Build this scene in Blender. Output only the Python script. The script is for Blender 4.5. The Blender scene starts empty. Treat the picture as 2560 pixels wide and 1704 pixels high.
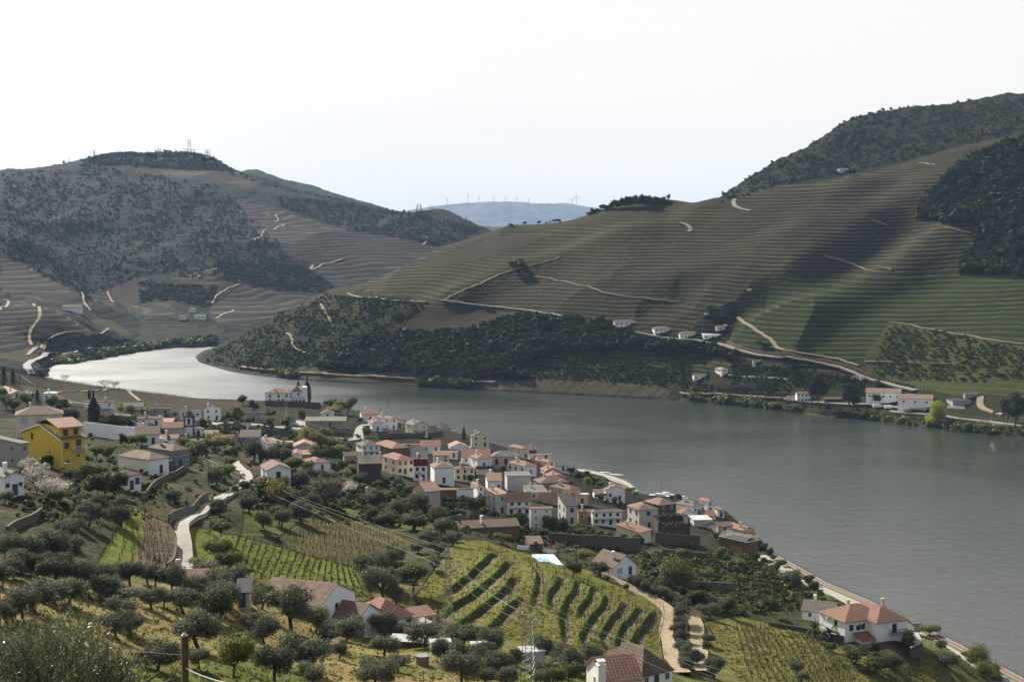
import bpy, bmesh, math, random
import numpy as np
from mathutils import Vector, Matrix
R = math.radians
random.seed(7); rng = np.random.default_rng(7)
sc = bpy.context.scene
C = sc.collection

# ------------------------------------------------------------------ camera
F = 3556.0; H = 108.0; VH = 620.0
PITCH = math.atan((852 - VH) / F)
CP, SP = math.cos(PITCH), math.sin(PITCH)
cam = bpy.data.cameras.new("camera"); co = bpy.data.objects.new("camera", cam); C.objects.link(co)
cam.sensor_width = 36.0; cam.lens = 50.0; cam.clip_start = 0.5; cam.clip_end = 60000
co.location = (0, 0, H); co.rotation_euler = (math.pi/2 - PITCH, 0, 0)
sc.camera = co
sc.render.resolution_x = 1024; sc.render.resolution_y = 681

# ------------------------------------------------------------------ sky and sun
SAZ, SEL = R(-33), R(35)
w = bpy.data.worlds.new("World"); sc.world = w; w.use_nodes = True
nt = w.node_tree; nt.nodes.clear()
def N(t, kind, **kw):
    n = t.nodes.new(kind)
    for k, v in kw.items():
        if k.startswith('i_'):
            n.inputs[k[2:].replace('_', ' ')].default_value = v
        else: setattr(n, k, v)
    return n
sky = N(nt, 'ShaderNodeTexSky'); sky.sky_type = 'NISHITA'; sky.sun_disc = False
sky.sun_elevation = SEL; sky.sun_rotation = SAZ; sky.air_density = 1.0; sky.dust_density = 1.5; sky.altitude = 150
tc = N(nt, 'ShaderNodeTexCoord')
mp = N(nt, 'ShaderNodeMapping'); mp.inputs['Scale'].default_value = (1.0, 1.0, 4.2); mp.inputs['Rotation'].default_value = (0.1, 0.32, 0.5)
no = N(nt, 'ShaderNodeTexNoise'); no.inputs['Scale'].default_value = 2.1; no.inputs['Detail'].default_value = 7; no.inputs['Roughness'].default_value = 0.55; no.inputs['Distortion'].default_value = 0.5
ra = N(nt, 'ShaderNodeMapRange'); ra.inputs[1].default_value = 0.30; ra.inputs[2].default_value = 0.72; ra.inputs[3].default_value = 0.90; ra.inputs[4].default_value = 0.99
mx = N(nt, 'ShaderNodeMix'); mx.data_type = 'RGBA'; mx.inputs[7].default_value = (9, 9, 9, 1)
bg = N(nt, 'ShaderNodeBackground'); bg.inputs[1].default_value = 0.10
wo = N(nt, 'ShaderNodeOutputWorld')
L = nt.links.new
L(tc.outputs['Generated'], mp.inputs[0]); L(mp.outputs[0], no.inputs[0]); L(no.outputs['Fac'], ra.inputs[0])
L(ra.outputs[0], mx.inputs[0]); L(sky.outputs[0], mx.inputs[6]); # thin cloud is brightest towards the sun and dims away from it
sd0 = (math.sin(SAZ)*math.cos(SEL), math.cos(SAZ)*math.cos(SEL), math.sin(SEL))
dp = N(nt, 'ShaderNodeVectorMath', operation='DOT_PRODUCT'); dp.inputs[1].default_value = sd0; L(tc.outputs['Generated'], dp.inputs[0])
cr_ = N(nt, 'ShaderNodeValToRGB'); e = cr_.color_ramp.elements
e[0].position = 0.0; e[0].color = (0.20, 0.24, 0.315, 1); e[1].position = 1.0; e[1].color = (1, 0.98, 0.95, 1)
e.new(0.30).color = (0.27, 0.31, 0.385, 1); e.new(0.55).color = (0.49, 0.466, 0.425, 1); e.new(0.70).color = (0.595, 0.562, 0.51, 1); e.new(0.90).color = (0.60, 0.585, 0.56, 1)
hm = N(nt, 'ShaderNodeMath', operation='MULTIPLY_ADD'); hm.inputs[1].default_value = 0.5; hm.inputs[2].default_value = 0.5; L(dp.outputs['Value'], hm.inputs[0]); L(hm.outputs[0], cr_.inputs[0])
vm = N(nt, 'ShaderNodeVectorMath', operation='SCALE'); vm.inputs['Scale'].default_value = 9.6; L(cr_.outputs[0], vm.inputs[0]); 
sz_ = N(nt, 'ShaderNodeSeparateXYZ'); L(tc.outputs['Generated'], sz_.inputs[0]); ze = N(nt, 'ShaderNodeMapRange'); ze.inputs[1].default_value = 0.28; ze.inputs[2].default_value = 0.85; ze.inputs[3].default_value = 1.0; ze.inputs[4].default_value = 0.32; L(sz_.outputs[2], ze.inputs[0])
vz = N(nt, 'ShaderNodeVectorMath', operation='SCALE'); L(vm.outputs[0], vz.inputs[0]); L(ze.outputs[0], vz.inputs['Scale']); L(vz.outputs[0], mx.inputs[7])
L(mx.outputs[2], bg.inputs[0]); L(bg.outputs[0], wo.inputs[0])
sd = Vector((math.sin(SAZ)*math.cos(SEL), math.cos(SAZ)*math.cos(SEL), math.sin(SEL)))
sl = bpy.data.lights.new("sun", 'SUN'); sl.energy = 5.0; sl.angle = R(0.6); sl.color = (1.0, 0.94, 0.83)
so = bpy.data.objects.new("sun", sl); C.objects.link(so); so.location = (0, 0, 900)
so.rotation_euler = (-sd).to_track_quat('-Z', 'Y').to_euler()
sc.view_settings.view_transform = 'Standard'; sc.view_settings.look = 'None'
sc.view_settings.exposure = 0.85; sc.view_settings.gamma = 1.0
try:
    sc.cycles.volume_bounces = 1; sc.cycles.max_bounces = 6; sc.cycles.volume_step_rate = 4
except Exception: pass

# ------------------------------------------------------------------ picture <-> world
def ray(u, v):                      # direction with y = 1
    cx = (u - 1280) / F; cy = (852 - v) / F
    y = CP + SP * cy; z = -SP + CP * cy
    return cx / y, z / y
def pt(u, v, y):                    # point of a known depth
    t, s = ray(u, v); return (t*y, y, H + s*y)
def ptz(u, v, z):                   # point of a known height
    t, s = ray(u, v); y = (z - H) / s; return (t*y, y, z)
def proj(x, y, z):
    dz = z - H; dep = y*CP - dz*SP; up = y*SP + dz*CP
    return 1280 + F*x/dep, 852 - F*up/dep
K = 2560/2356
ZO = {'D':(0,0,1/K),'L':(0,850,3.681),'M':(600,900,3.681),'V':(1140,1050,3.681),'F':(0,1250,3.453),'G':(600,1278,3.681),
      'H':(1200,1278,3.681),'I':(1700,1050,3.681),'J':(1920,1278,3.681),'P':(0,340,2.7395),'Q':(850,340,2.7395),
      'R':(1700,200,2.7395),'S':(1700,660,2.7395),'X':(0,0,1.0)}
def Z(k, *xy):
    ox, oy, s = ZO[k]
    if len(xy) == 2: return (ox + xy[0]/s, oy + xy[1]/s)
    return [(ox + a/s, oy + b/s) for a, b in xy[0]]

# ------------------------------------------------------------------ numpy noise
def _h(ix, iy, seed):
    n = (ix.astype(np.int64)*374761393 + iy.astype(np.int64)*668265263 + seed*1442695041) & 0xffffffff
    n = ((n ^ (n >> 13)) * 1274126177) & 0xffffffff
    return ((n ^ (n >> 16)) & 0xffff) / 65535.0
def vnoise(x, y, seed=0):
    x = np.asarray(x, float); y = np.asarray(y, float)
    ix = np.floor(x); iy = np.floor(y); fx = x-ix; fy = y-iy
    fx = fx*fx*fx*(fx*(fx*6-15)+10); fy = fy*fy*fy*(fy*(fy*6-15)+10)
    a = _h(ix, iy, seed); b = _h(ix+1, iy, seed); c = _h(ix, iy+1, seed); d = _h(ix+1, iy+1, seed)
    return (a*(1-fx)+b*fx)*(1-fy) + (c*(1-fx)+d*fx)*fy
def fbm(x, y, oct=4, seed=0, gain=0.5):
    s = 0; a = 1; t = 0
    for i in range(oct):
        s = s + a*(vnoise(x*2**i, y*2**i, seed+i*17)-0.5); t += a; a *= gain
    return s/t*2
def sstep(a, b, x):
    t = np.clip((x-a)/(b-a), 0, 1); return t*t*(3-2*t)
def inpoly(px, py, poly):
    res = np.zeros(px.shape, bool); n = len(poly); j = n-1
    for i in range(n):
        xi, yi = poly[i]; xj, yj = poly[j]
        if yi != yj:
            c = ((yi > py) != (yj > py)) & (px < (xj-xi)*(py-yi)/(yj-yi)+xi)
            res ^= c
        j = i
    return res
def segdist(px, py, pts, signed=False):
    best = np.full(px.shape, 1e9); sg = np.ones(px.shape)
    for (x0, y0), (x1, y1) in zip(pts[:-1], pts[1:]):
        dx, dy = x1-x0, y1-y0; l = dx*dx+dy*dy+1e-9
        t = np.clip(((px-x0)*dx+(py-y0)*dy)/l, 0, 1)
        ex = px-x0-t*dx; ey = py-y0-t*dy; d = np.hypot(ex, ey)
        m = d < best; best = np.where(m, d, best)
        if signed: sg = np.where(m, np.sign(dx*ey-dy*ex), sg)
    return best*sg if signed else best

# ------------------------------------------------------------------ object helpers
def tag(o, label=None, cat=None, group=None, kind=None):
    if label: o['label'] = label
    if cat: o['category'] = cat
    if group: o['group'] = group
    if kind: o['kind'] = kind
    return o
def link(o, parent=None):
    C.objects.link(o)
    if parent is not None: o.parent = parent
    return o
def empty(name, loc, rz=0, label=None, cat=None, group=None):
    o = bpy.data.objects.new(name, None); o.location = loc; o.rotation_euler = (0, 0, rz); o.empty_display_size = 1
    link(o); return tag(o, label, cat, group)
def npmesh(name, V, Fq, mat=None, smooth=False, mats=None, midx=None):
    me = bpy.data.meshes.new(name); V = np.asarray(V, np.float32); Fq = np.asarray(Fq, np.int32)
    nf, k = Fq.shape
    me.vertices.add(len(V)); me.vertices.foreach_set('co', V.ravel())
    me.loops.add(nf*k); me.loops.foreach_set('vertex_index', Fq.ravel())
    me.polygons.add(nf); me.polygons.foreach_set('loop_start', np.arange(0, nf*k, k, dtype=np.int32))
    try: me.polygons.foreach_set('loop_total', np.full(nf, k, np.int32))
    except Exception: pass
    if smooth: me.polygons.foreach_set('use_smooth', np.ones(nf, bool))
    for m in (mats or ([mat] if mat else [])): me.materials.append(m)
    if midx is not None: me.polygons.foreach_set('material_index', np.asarray(midx, np.int32))
    me.update(); return me
class MB:
    """collects simple shapes into one mesh"""
    def __init__(s): s.v = []; s.f = []; s.uv = []; s.smooth = False
    def face(s, pts, uv=None):
        b = len(s.v); s.v += [tuple(p) for p in pts]; s.f.append(list(range(b, b+len(pts))))
        s.uv += uv if uv else [(0, 0)]*len(pts)
    def box(s, x0, x1, y0, y1, z0, z1):
        c = [(x0,y0,z0),(x1,y0,z0),(x1,y1,z0),(x0,y1,z0),(x0,y0,z1),(x1,y0,z1),(x1,y1,z1),(x0,y1,z1)]
        for q in ((3,2,1,0),(4,5,6,7),(0,1,5,4),(1,2,6,5),(2,3,7,6),(3,0,4,7)): s.face([c[i] for i in q])
        return s
    def bar(s, a, b, r, n=5, r2=None):
        a = Vector(a); b = Vector(b); d = (b-a)
        if d.length < 1e-6: return s
        d.normalize(); x = d.orthogonal().normalized(); y = d.cross(x); r2 = r if r2 is None else r2
        A = [a + x*math.cos(k*2*math.pi/n)*r + y*math.sin(k*2*math.pi/n)*r for k in range(n)]
        B = [b + x*math.cos(k*2*math.pi/n)*r2 + y*math.sin(k*2*math.pi/n)*r2 for k in range(n)]
        for k in range(n): s.face([A[k], A[(k+1)%n], B[(k+1)%n], B[k]])
        s.face(A[::-1]); s.face(B); return s
    def mesh(s, name, mat):
        me = bpy.data.meshes.new(name); me.from_pydata(s.v, [], s.f)
        if any(u != (0, 0) for u in s.uv):
            l = me.uv_layers.new(name='UVMap'); l.data.foreach_set('uv', np.array(s.uv, np.float32).ravel())
        if mat: me.materials.append(mat)
        me.update(); return me
    def build(s, name, mat, parent=None, label=None):
        o = bpy.data.objects.new(name, s.mesh(name, mat)); link(o, parent)
        if label: o['label'] = label
        return o
# ------------------------------------------------------------------ materials
def newmat(name):
    m = bpy.data.materials.new(name); m.use_nodes = True; t = m.node_tree
    b = t.nodes['Principled BSDF']; return m, t, b
def mix(t, fac, a, b, mode='MIX'):
    n = t.nodes.new('ShaderNodeMix'); n.data_type = 'RGBA'; n.blend_type = mode
    for inp, val in ((0, fac), (6, a), (7, b)):
        if hasattr(val, 'links'): t.links.new(val, n.inputs[inp])
        else: n.inputs[inp].default_value = val if inp == 0 else (*val, 1)
    return n.outputs[2]
def noise(t, scale, detail=4, rough=0.55, vec=None, dist=0.0, out='Fac'):
    n = t.nodes.new('ShaderNodeTexNoise'); n.inputs['Scale'].default_value = scale; n.inputs['Detail'].default_value = detail
    n.inputs['Roughness'].default_value = rough; n.inputs['Distortion'].default_value = dist
    if vec is not None: t.links.new(vec, n.inputs['Vector'])
    return n.outputs[out]
def rng_(t, val, a, b, c=0.0, d=1.0):
    n = t.nodes.new('ShaderNodeMapRange')
    for i, x in enumerate((a, b, c, d)): n.inputs[i+1].default_value = x
    t.links.new(val, n.inputs[0]); return n.outputs[0]
def math_(t, op, a, b=None, c=None):
    n = t.nodes.new('ShaderNodeMath'); n.operation = op
    for i, val in enumerate((a, b, c)):
        if val is None: continue
        if hasattr(val, 'links'): t.links.new(val, n.inputs[i])
        else: n.inputs[i].default_value = val
    return n.outputs[0]
def coords(t, kind='Object', scale=None):
    n = t.nodes.new('ShaderNodeTexCoord')
    if kind == 'Pos':
        g = t.nodes.new('ShaderNodeNewGeometry'); o = g.outputs['Position']
    else: o = n.outputs[kind]
    if scale:
        m = t.nodes.new('ShaderNodeMapping'); m.inputs['Scale'].default_value = scale; t.links.new(o, m.inputs[0]); o = m.outputs[0]
    return o
def bump(t, b, h, strength=0.3, dist=0.1):
    n = t.nodes.new('ShaderNodeBump'); n.inputs['Strength'].default_value = strength; n.inputs['Distance'].default_value = dist
    t.links.new(h, n.inputs['Height']); t.links.new(n.outputs[0], b.inputs['Normal'])
MC = {}
def plain(name, col, rough=0.8, var=0.18, scale=1.5, bmp=0.0, spec=0.2):
    """weathered plain surface"""
    if name in MC: return MC[name]
    m, t, b = newmat(name); p = coords(t, 'Pos')
    n = noise(t, scale, 6, 0.6, p); n2 = noise(t, scale*7, 3, 0.6, p)
    f = rng_(t, n, 0.3, 0.7); dark = tuple(c*(1-var*2) for c in col); li = tuple(min(1, c*(1+var)) for c in col)
    c1 = mix(t, f, dark, li); c2 = mix(t, math_(t, 'MULTIPLY', rng_(t, n2, 0.35, 0.65), 0.4), c1, col)
    t.links.new(c2, b.inputs['Base Color']); b.inputs['Roughness'].default_value = rough; b.inputs['Specular IOR Level'].default_value = spec
    if bmp: bump(t, b, n2, bmp, 0.05)
    MC[name] = m; return m
def wallmat(name, col):
    """rendered wall with rain streaks and stained foot"""
    if name in MC: return MC[name]
    m, t, b = newmat(name); p = coords(t, 'Pos')
    st = noise(t, 1.0, 5, 0.6, coords(t, 'Pos', (1.6, 1.6, 0.22)))
    bl = noise(t, 0.35, 6, 0.65, p)
    c1 = mix(t, rng_(t, st, 0.52, 0.78, 0, 0.45), col, tuple(c*0.55 for c in col))
    c2 = mix(t, rng_(t, bl, 0.5, 0.8, 0, 0.35), c1, (col[0]*0.8, col[1]*0.76, col[2]*0.68))
    t.links.new(c2, b.inputs['Base Color']); b.inputs['Roughness'].default_value = 0.9; b.inputs['Specular IOR Level'].default_value = 0.1
    bump(t, b, noise(t, 14, 3, 0.6, p), 0.12, 0.03)
    MC[name] = m; return m
def roofmat(name, col, col2, tile=0.24, row=0.4, big=False):
    """clay tiles: rolls along the slope (uv in metres), rows across it"""
    if name in MC: return MC[name]
    m, t, b = newmat(name)
    uv = coords(t, 'UV'); sx = t.nodes.new('ShaderNodeSeparateXYZ'); t.links.new(uv, sx.inputs[0])
    wu = math_(t, 'SINE', math_(t, 'MULTIPLY', sx.outputs[0], 2*math.pi/tile))
    fr = math_(t, 'FRACT', math_(t, 'MULTIPLY', sx.outputs[1], 1/row))
    p = coords(t, 'Pos'); big_n = noise(t, 0.45, 6, 0.7, p)
    vo = t.nodes.new('ShaderNodeTexVoronoi'); vo.inputs['Scale'].default_value = 1.0
    mpn = t.nodes.new('ShaderNodeMapping'); mpn.inputs['Scale'].default_value = (1/tile, 1/row, 1); t.links.new(uv, mpn.inputs[0]); t.links.new(mpn.outputs[0], vo.inputs['Vector'])
    sp = t.nodes.new('ShaderNodeSeparateColor'); t.links.new(vo.outputs['Color'], sp.inputs[0])
    c1 = mix(t, rng_(t, big_n, 0.36, 0.66), col, col2)
    c2 = mix(t, math_(t, 'MULTIPLY', sp.outputs[0], 0.55), c1, tuple(c*0.62 for c in col2))
    gr = math_(t, 'MAXIMUM', rng_(t, fr, 0.72 if big else 0.82, 1.0, 0, 0.9 if big else 0.55), rng_(t, wu, -0.3, -1.0, 0, 0.6 if big else 0.45))
    c3 = mix(t, gr, c2, tuple(c*(0.15 if big else 0.35) for c in col2))
    t.links.new(c3, b.inputs['Base Color']); b.inputs['Roughness'].default_value = 0.85; b.inputs['Specular IOR Level'].default_value = 0.15
    h = math_(t, 'ADD', math_(t, 'MULTIPLY', wu, 0.5), math_(t, 'MULTIPLY', fr, -0.8))
    bump(t, b, h, 0.5 if big else 0.4, 0.05)
    MC[name] = m; return m
def leafmat(name, c1, c2, c3, transl=0.25, rough=0.55, spec=0.3):
    """foliage: every leaf face has a tint of its own"""
    if name in MC: return MC[name]
    m, t, b = newmat(name); g = t.nodes.new('ShaderNodeNewGeometry'); oi = t.nodes.new('ShaderNodeObjectInfo')
    v = g.outputs['Random Per Island']
    a = mix(t, rng_(t, v, 0, 0.75), c1, c2); a = mix(t, rng_(t, v, 0.8, 1.0), a, c3)
    hsv = t.nodes.new('ShaderNodeHueSaturation'); t.links.new(a, hsv.inputs['Color'])
    t.links.new(rng_(t, oi.outputs['Random'], 0, 1, 0.48, 0.515), hsv.inputs['Hue']); t.links.new(rng_(t, oi.outputs['Random'], 0, 1, 1.25, 0.78), hsv.inputs['Value'])
    out = hsv.outputs[0]
    t.links.new(out, b.inputs['Base Color']); b.inputs['Roughness'].default_value = rough; b.inputs['Specular IOR Level'].default_value = spec
    tr = t.nodes.new('ShaderNodeBsdfTranslucent'); t.links.new(out, tr.inputs[0]); ms = t.nodes.new('ShaderNodeMixShader'); ms.inputs[0].default_value = transl
    om = t.nodes['Material Output']; t.links.new(b.outputs[0], ms.inputs[1]); t.links.new(tr.outputs[0], ms.inputs[2]); t.links.new(ms.outputs[0], om.inputs[0])
    MC[name] = m; return m
# ------------------------------------------------------------------ the land: one height sheet through measured points
P3 = []
def cz(*rows):
    for u, v, z in rows: P3.append(ptz(u, v, z))
def cy(*rows):
    for u, v, y in rows: P3.append(pt(u, v, y))
def cw(*rows):                       # u (bearing), depth, height
    for u, y, z in rows: P3.append((ray(u, 700)[0]*y, y, z))
for u in (-700, 300, 1280, 2300, 3300): cw((u, 5, 106), (u, 15, 102.2), (u, 30, 97.6))
for u, dz in ((-700, 2), (300, 0), (1280, -1), (2300, -3), (3300, -4)): cw((u, 60, 86+dz), (u, 100, 73+dz*1.5))
cz((-300,1700,66),(0,1700,65),(300,1700,62),(600,1700,57.5),(900,1700,50),(1200,1700,43),(1500,1700,37),(1700,1700,30),(1900,1700,22),(2100,1700,17),(2300,1700,12.5),(2480,1700,6))
cz((0,1600,66),(300,1600,61),(600,1600,54),(830,1600,44),(980,1590,37),(1100,1600,40),(1200,1600,39),(1500,1600,33),(1700,1600,23),(1900,1600,20),(2100,1608,17),(2250,1608,16),(2330,1590,12),(2420,1620,9))
cz((0,1500,66),(300,1500,60),(600,1500,52),(700,1530,48),(900,1480,42),(1060,1500,40),(1200,1500,39),(1350,1500,37),(1500,1500,32),(1650,1500,25),(1780,1500,20),(1900,1500,16),(2040,1540,12))
cz((0,1400,64),(200,1400,60),(400,1400,52),(600,1400,46),(800,1400,41),(1000,1400,40),(1180,1400,40),(1300,1420,37),(1400,1400,31),(1600,1400,20),(1750,1400,14),(1850,1400,9))
cz((0,1300,64),(200,1300,60),(400,1300,55),(600,1300,47),(800,1300,41),(1000,1300,36),(1150,1310,35),(1300,1350,24),(1400,1300,17),(1600,1300,13),(1750,1300,9),(1850,1310,4))
cz((0,1200,62),(130,1200,58),(300,1200,55),(440,1200,50),(600,1200,46),(800,1200,37),(1000,1200,27),(1200,1200,19),(1400,1200,11),(1560,1230,5),(1700,1250,8),(1770,1266,7),(1820,1302,7),(1885,1345,6))
cz((0,1130,56),(200,1130,52),(400,1130,46),(600,1130,37),(800,1130,28),(1000,1130,20),(1200,1130,13),(1340,1150,7),(1440,1190,3))
cz((0,1080,50),(200,1080,46),(400,1080,39),(600,1080,31),(800,1080,23),(1000,1080,18),(1150,1090,10))
cz((0,1030,44),(200,1030,37),(400,1030,29),(600,1030,23),(800,1030,19),(930,1040,14))
cz((0,1000,39),(200,1000,32),(400,1000,25),(600,1000,20),(700,1004,19),(780,1005,17))
cz((0,960,33),(60,960,29),(180,962,25),(300,974,19),(440,990,15),(560,1001,14),(20,930,26))
cz((-300,1000,42),(-300,1200,64),(-300,1400,66),(-700,1000,50),(-700,1300,70),(-700,1600,74))
cz((1936,1388,3.2),(2069,1460,3.2),(2178,1506,3.2),(2400,1610,3.2),(2477,1653,3.2),(2560,1697,3.2),(2700,1770,3.2))
# far left bank and the loop of road
cz((75,930,7),(60,905,8),(120,872,8),(230,846,8),(340,856,7),(430,858,7),(-100,930,14),(-300,930,30),(0,880,14),(-300,860,40))
cy((60,850,1365),(130,800,1440),(130,762,1530),(40,760,1500),(0,740,1580),(220,800,1600),(300,820,1640),(-200,760,1500),(-200,640,1900),(-200,500,2500),(-300,430,2900))
for u in (200, 400, 600):
    cy((u,700,1950),(u,650,2090),(u,550,2430),(u,500,2640),(u,450,2880))
for u in (300, 450): cy((u,830,1650),(u,790,1740),(u,750,1830))
cy((560,820,1700),(600,760,1830),(700,720,1950),(800,690,2050),(800,650,2180),(800,600,2350),(800,550,2600),(1000,620,2330),(1000,580,2550),(900,530,2850))
cy((0,500,2350),(60,580,2050),(150,660,1880),(250,718,1780),(0,560,2200),(0,620,1980),(0,680,1780),(110,555,2520),(210,630,2280),(60,500,2700))
cy((0,426,3000),(73,424,3050),(157,411,3100),(255,387,3200),(401,383,3250),(485,382,3250),(529,393,3260),(584,429,3300),(620,448,3250),(712,471,3150),(860,500,3050),(959,519,3000),(1032,532,2950),(1124,539,2850),(1178,559,2750),(1215,577,2700),(1260,600,2650))
cw((0,3700,190),(400,3950,230),(600,3800,160),(900,3700,120),(1200,3300,60),(1300,2850,60),(1400,2600,55),(1500,2900,60),(-300,3700,190),(1700,3000,80),(2000,3000,120),(2300,3200,150),(2700,3200,150))
# right hill
cy((1700,930,1030),(1700,900,1042),(1700,850,1070),(1700,800,1095),(1700,750,1125),(1700,700,1158),(1700,650,1195),(1700,600,1240),(1700,550,1290),(1673,501,1345))
cy((1450,930,1055),(1450,880,1080),(1450,830,1105),(1450,780,1132),(1450,730,1165),(1450,680,1205),(1450,630,1250),(1450,580,1300),(1450,535,1355),(1521,510,1360),(1580,500,1365),(1630,497,1365),(1402,549,1365))
cz((2000,1000,6),(2247,1020,5),(2100,1010,5.5),(1850,990,6))
cy((1950,930,995),(1950,880,1015),(1950,830,1035),(1950,780,1060),(1950,730,1090),(1950,680,1120),(1950,630,1155),(1950,580,1195),(1950,530,1240),(1950,490,1280),(1990,458,1330))
cy((2200,950,965),(2200,900,985),(2200,850,1005),(2200,800,1030),(2200,750,1060),(2200,700,1095),(2200,650,1130),(2200,600,1170),(2200,550,1210),(2200,500,1260),(2200,450,1310),(2271,404,1370),(2130,437,1350),(1870,480,1340),(1782,503,1350))
cy((2560,1000,875),(2560,950,905),(2560,900,925),(2560,850,950),(2560,800,975),(2560,750,1005),(2560,700,1035),(2560,650,1070),(2560,600,1110),(2560,550,1150),(2560,500,1190),(2560,450,1230),(2560,400,1280),(2560,350,1330),(2560,328,1365),(2400,362,1370))
cz((2560,1060,5),(2450,1040,5))
for v, y in ((1000,860),(900,905),(800,950),(700,1005),(600,1070),(500,1150),(400,1240),(300,1350)): cy((2950,v,y))
cy((1200,940,1098),(1200,900,1115),(1200,850,1140),(1200,800,1170),(1200,750,1205),(1200,700,1245),(1200,650,1290),(1200,620,1330),(1195,588,1385),(1271,566,1385),(1087,626,1375),(1080,700,1270))
cy((900,920,1160),(900,880,1180),(900,840,1205),(900,800,1235),(900,760,1270),(900,720,1315),(945,691,1345),(826,718,1345))
cy((700,900,1215),(700,860,1245),(700,820,1285),(695,783,1335),(560,890,1292),(560,847,1335))
cw((560,1430,6),(700,1480,12),(900,1560,20),(945,1560,30),(1100,1600,40),(1200,1700,50),(1200,2000,45),(1000,1900,30),(1400,1700,70),(1500,2100,60),(1673,1560,110),(1673,1900,95),(1750,1620,125),(800,1750,15),(1200,2300,60),(1350,1550,95))
cy((1804,494,1720),(1956,381,1800),(2119,278,1880),(2282,249,1950),(2420,242,1980),(2560,241,1990),(2282,340,1640),(2450,300,1650),(2560,285,1650),(2100,370,1680),(1950,430,1640),(2900,235,2000))
cw((2271,1450,190),(2400,1440,205),(2560,1435,215),(2130,1440,170),(1990,1420,150),(1870,1430,140),(2282,2500,240),(2560,2500,250),(1956,2300,170),(1800,2100,110),(2900,2500,240),(3100,1500,230))
P3 = np.array(P3)
_T = P3[:,0]/P3[:,1]; _Y = np.log(P3[:,1]); _c2 = 0.02**2
def _phi(dt, dy): return np.sqrt(dt*dt*2.2 + dy*dy + _c2)
_n = len(P3); _A = np.zeros((_n+3, _n+3)); _A[:_n,:_n] = _phi(_T[:,None]-_T[None], _Y[:,None]-_Y[None]) + np.eye(_n)*-0.002
_A[:_n,_n] = 1; _A[:_n,_n+1] = _T; _A[:_n,_n+2] = _Y; _A[_n:,:_n] = _A[:_n,_n:].T
_W = np.linalg.solve(_A, np.concatenate([P3[:,2], [0,0,0]]))
def base_z(t, ly):
    out = np.zeros(t.size); tt = t.ravel(); yy = ly.ravel()
    for a in range(0, t.size, 20000):
        s = slice(a, a+20000)
        out[s] = _phi(tt[s][:,None]-_T[None], yy[s][:,None]-_Y[None]) @ _W[:_n] + _W[_n] + _W[_n+1]*tt[s] + _W[_n+2]*yy[s]
    return out.reshape(t.shape)

# shoreline of the river (picture points on the water level)
WP = Z('X', [(-200,960),(100,962),(300,992),(500,1014),(650,1024),(800,1030),(900,1048),(1000,1064),(1150,1098),(1250,1128),(1350,1156),(1420,1188),
     (1444,1188),(1561,1214),(1604,1244),(1612,1256),(1700,1262),(1780,1283),(1830,1308),(1900,1358),(1936,1402),(2069,1484),(2178,1532),(2300,1598),(2477,1682),(2600,1745),(2900,1900),
     (3400,2050),(3400,1190),(2900,1130),(2560,1098),(2466,1085),(2412,1078),(2320,1066),(2247,1057),(2174,1048),(2120,1043),(2060,1042),(2003,1032),(1919,1020),(1809,1010),(1700,1000),
     (1500,990),(1300,980),(1238,977),(1116,970),(1007,964),(872,957),(790,953),(730,947),(681,942),(640,938),(579,929),(530,915),(497,904),(489,892),(500,884),(512,880),(560,884),(700,884),
     (740,868),(620,865),(516,866),(407,870),(340,880),(272,891),(225,900),(190,906),(135,911),(117,919),(122,940),(60,948),(-200,952)])
WXY = [ptz(u, v, 0)[:2] for u, v in WP]
WCL = WXY + [WXY[0]]

TH = np.linspace(-0.47, 0.47, 1080)
def seg(a, b, n): return np.linspace(math.log(a), math.log(b), n, endpoint=False)
LY = np.concatenate([seg(4,100,40), seg(100,240,190), seg(240,700,330), seg(700,1000,150), seg(1000,1420,300), seg(1420,2100,130), seg(2100,3400,150), seg(3400,4600,16), [math.log(4600)]])
GT, GY = np.meshgrid(TH, LY)                       # rows = depth
YY = np.exp(GY); XX = GT*YY
ZB = base_z(GT, GY)
inw = inpoly(XX, YY, WXY)
msk = (YY > 330) & (YY < 2200)
SD = np.full(XX.shape, 999.0); SD[msk] = segdist(XX[msk], YY[msk], WCL)
SD[inw] *= -1
# relief: spurs and gullies on the far slopes
far = sstep(900, 1250, YY)*sstep(10, 60, ZB)
ang = R(35); gx = XX*math.cos(ang)-YY*math.sin(ang)*0.35; gy = XX*math.sin(ang)*0.35+YY*math.cos(ang)*0.5
rid = lambda s, sd_: 1-np.abs(fbm(gx/s, gy/s, 3, sd_))*2.6
crest_r = (XX > -100) & (YY < 1500)
ZB = ZB + far*np.where(YY > 1500, 15, 5)*(rid(np.where(YY > 1500, 300.0, 150.0), 3)-0.6)*np.where(YY>3000, 0.35, 1)*sstep(0,0.06,np.abs(GY-math.log(3150)))
ZB = ZB + far*np.where(YY > 1500, 3.5, 1.2)*fbm(XX/55, YY/70, 3, 9)
near = 1-sstep(600, 900, YY)
ZB = ZB + near*sstep(80,140,YY)*(0.9*fbm(XX/22, YY/22, 3, 21) + 0.25*fbm(XX/5, YY/5, 2, 22))
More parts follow.
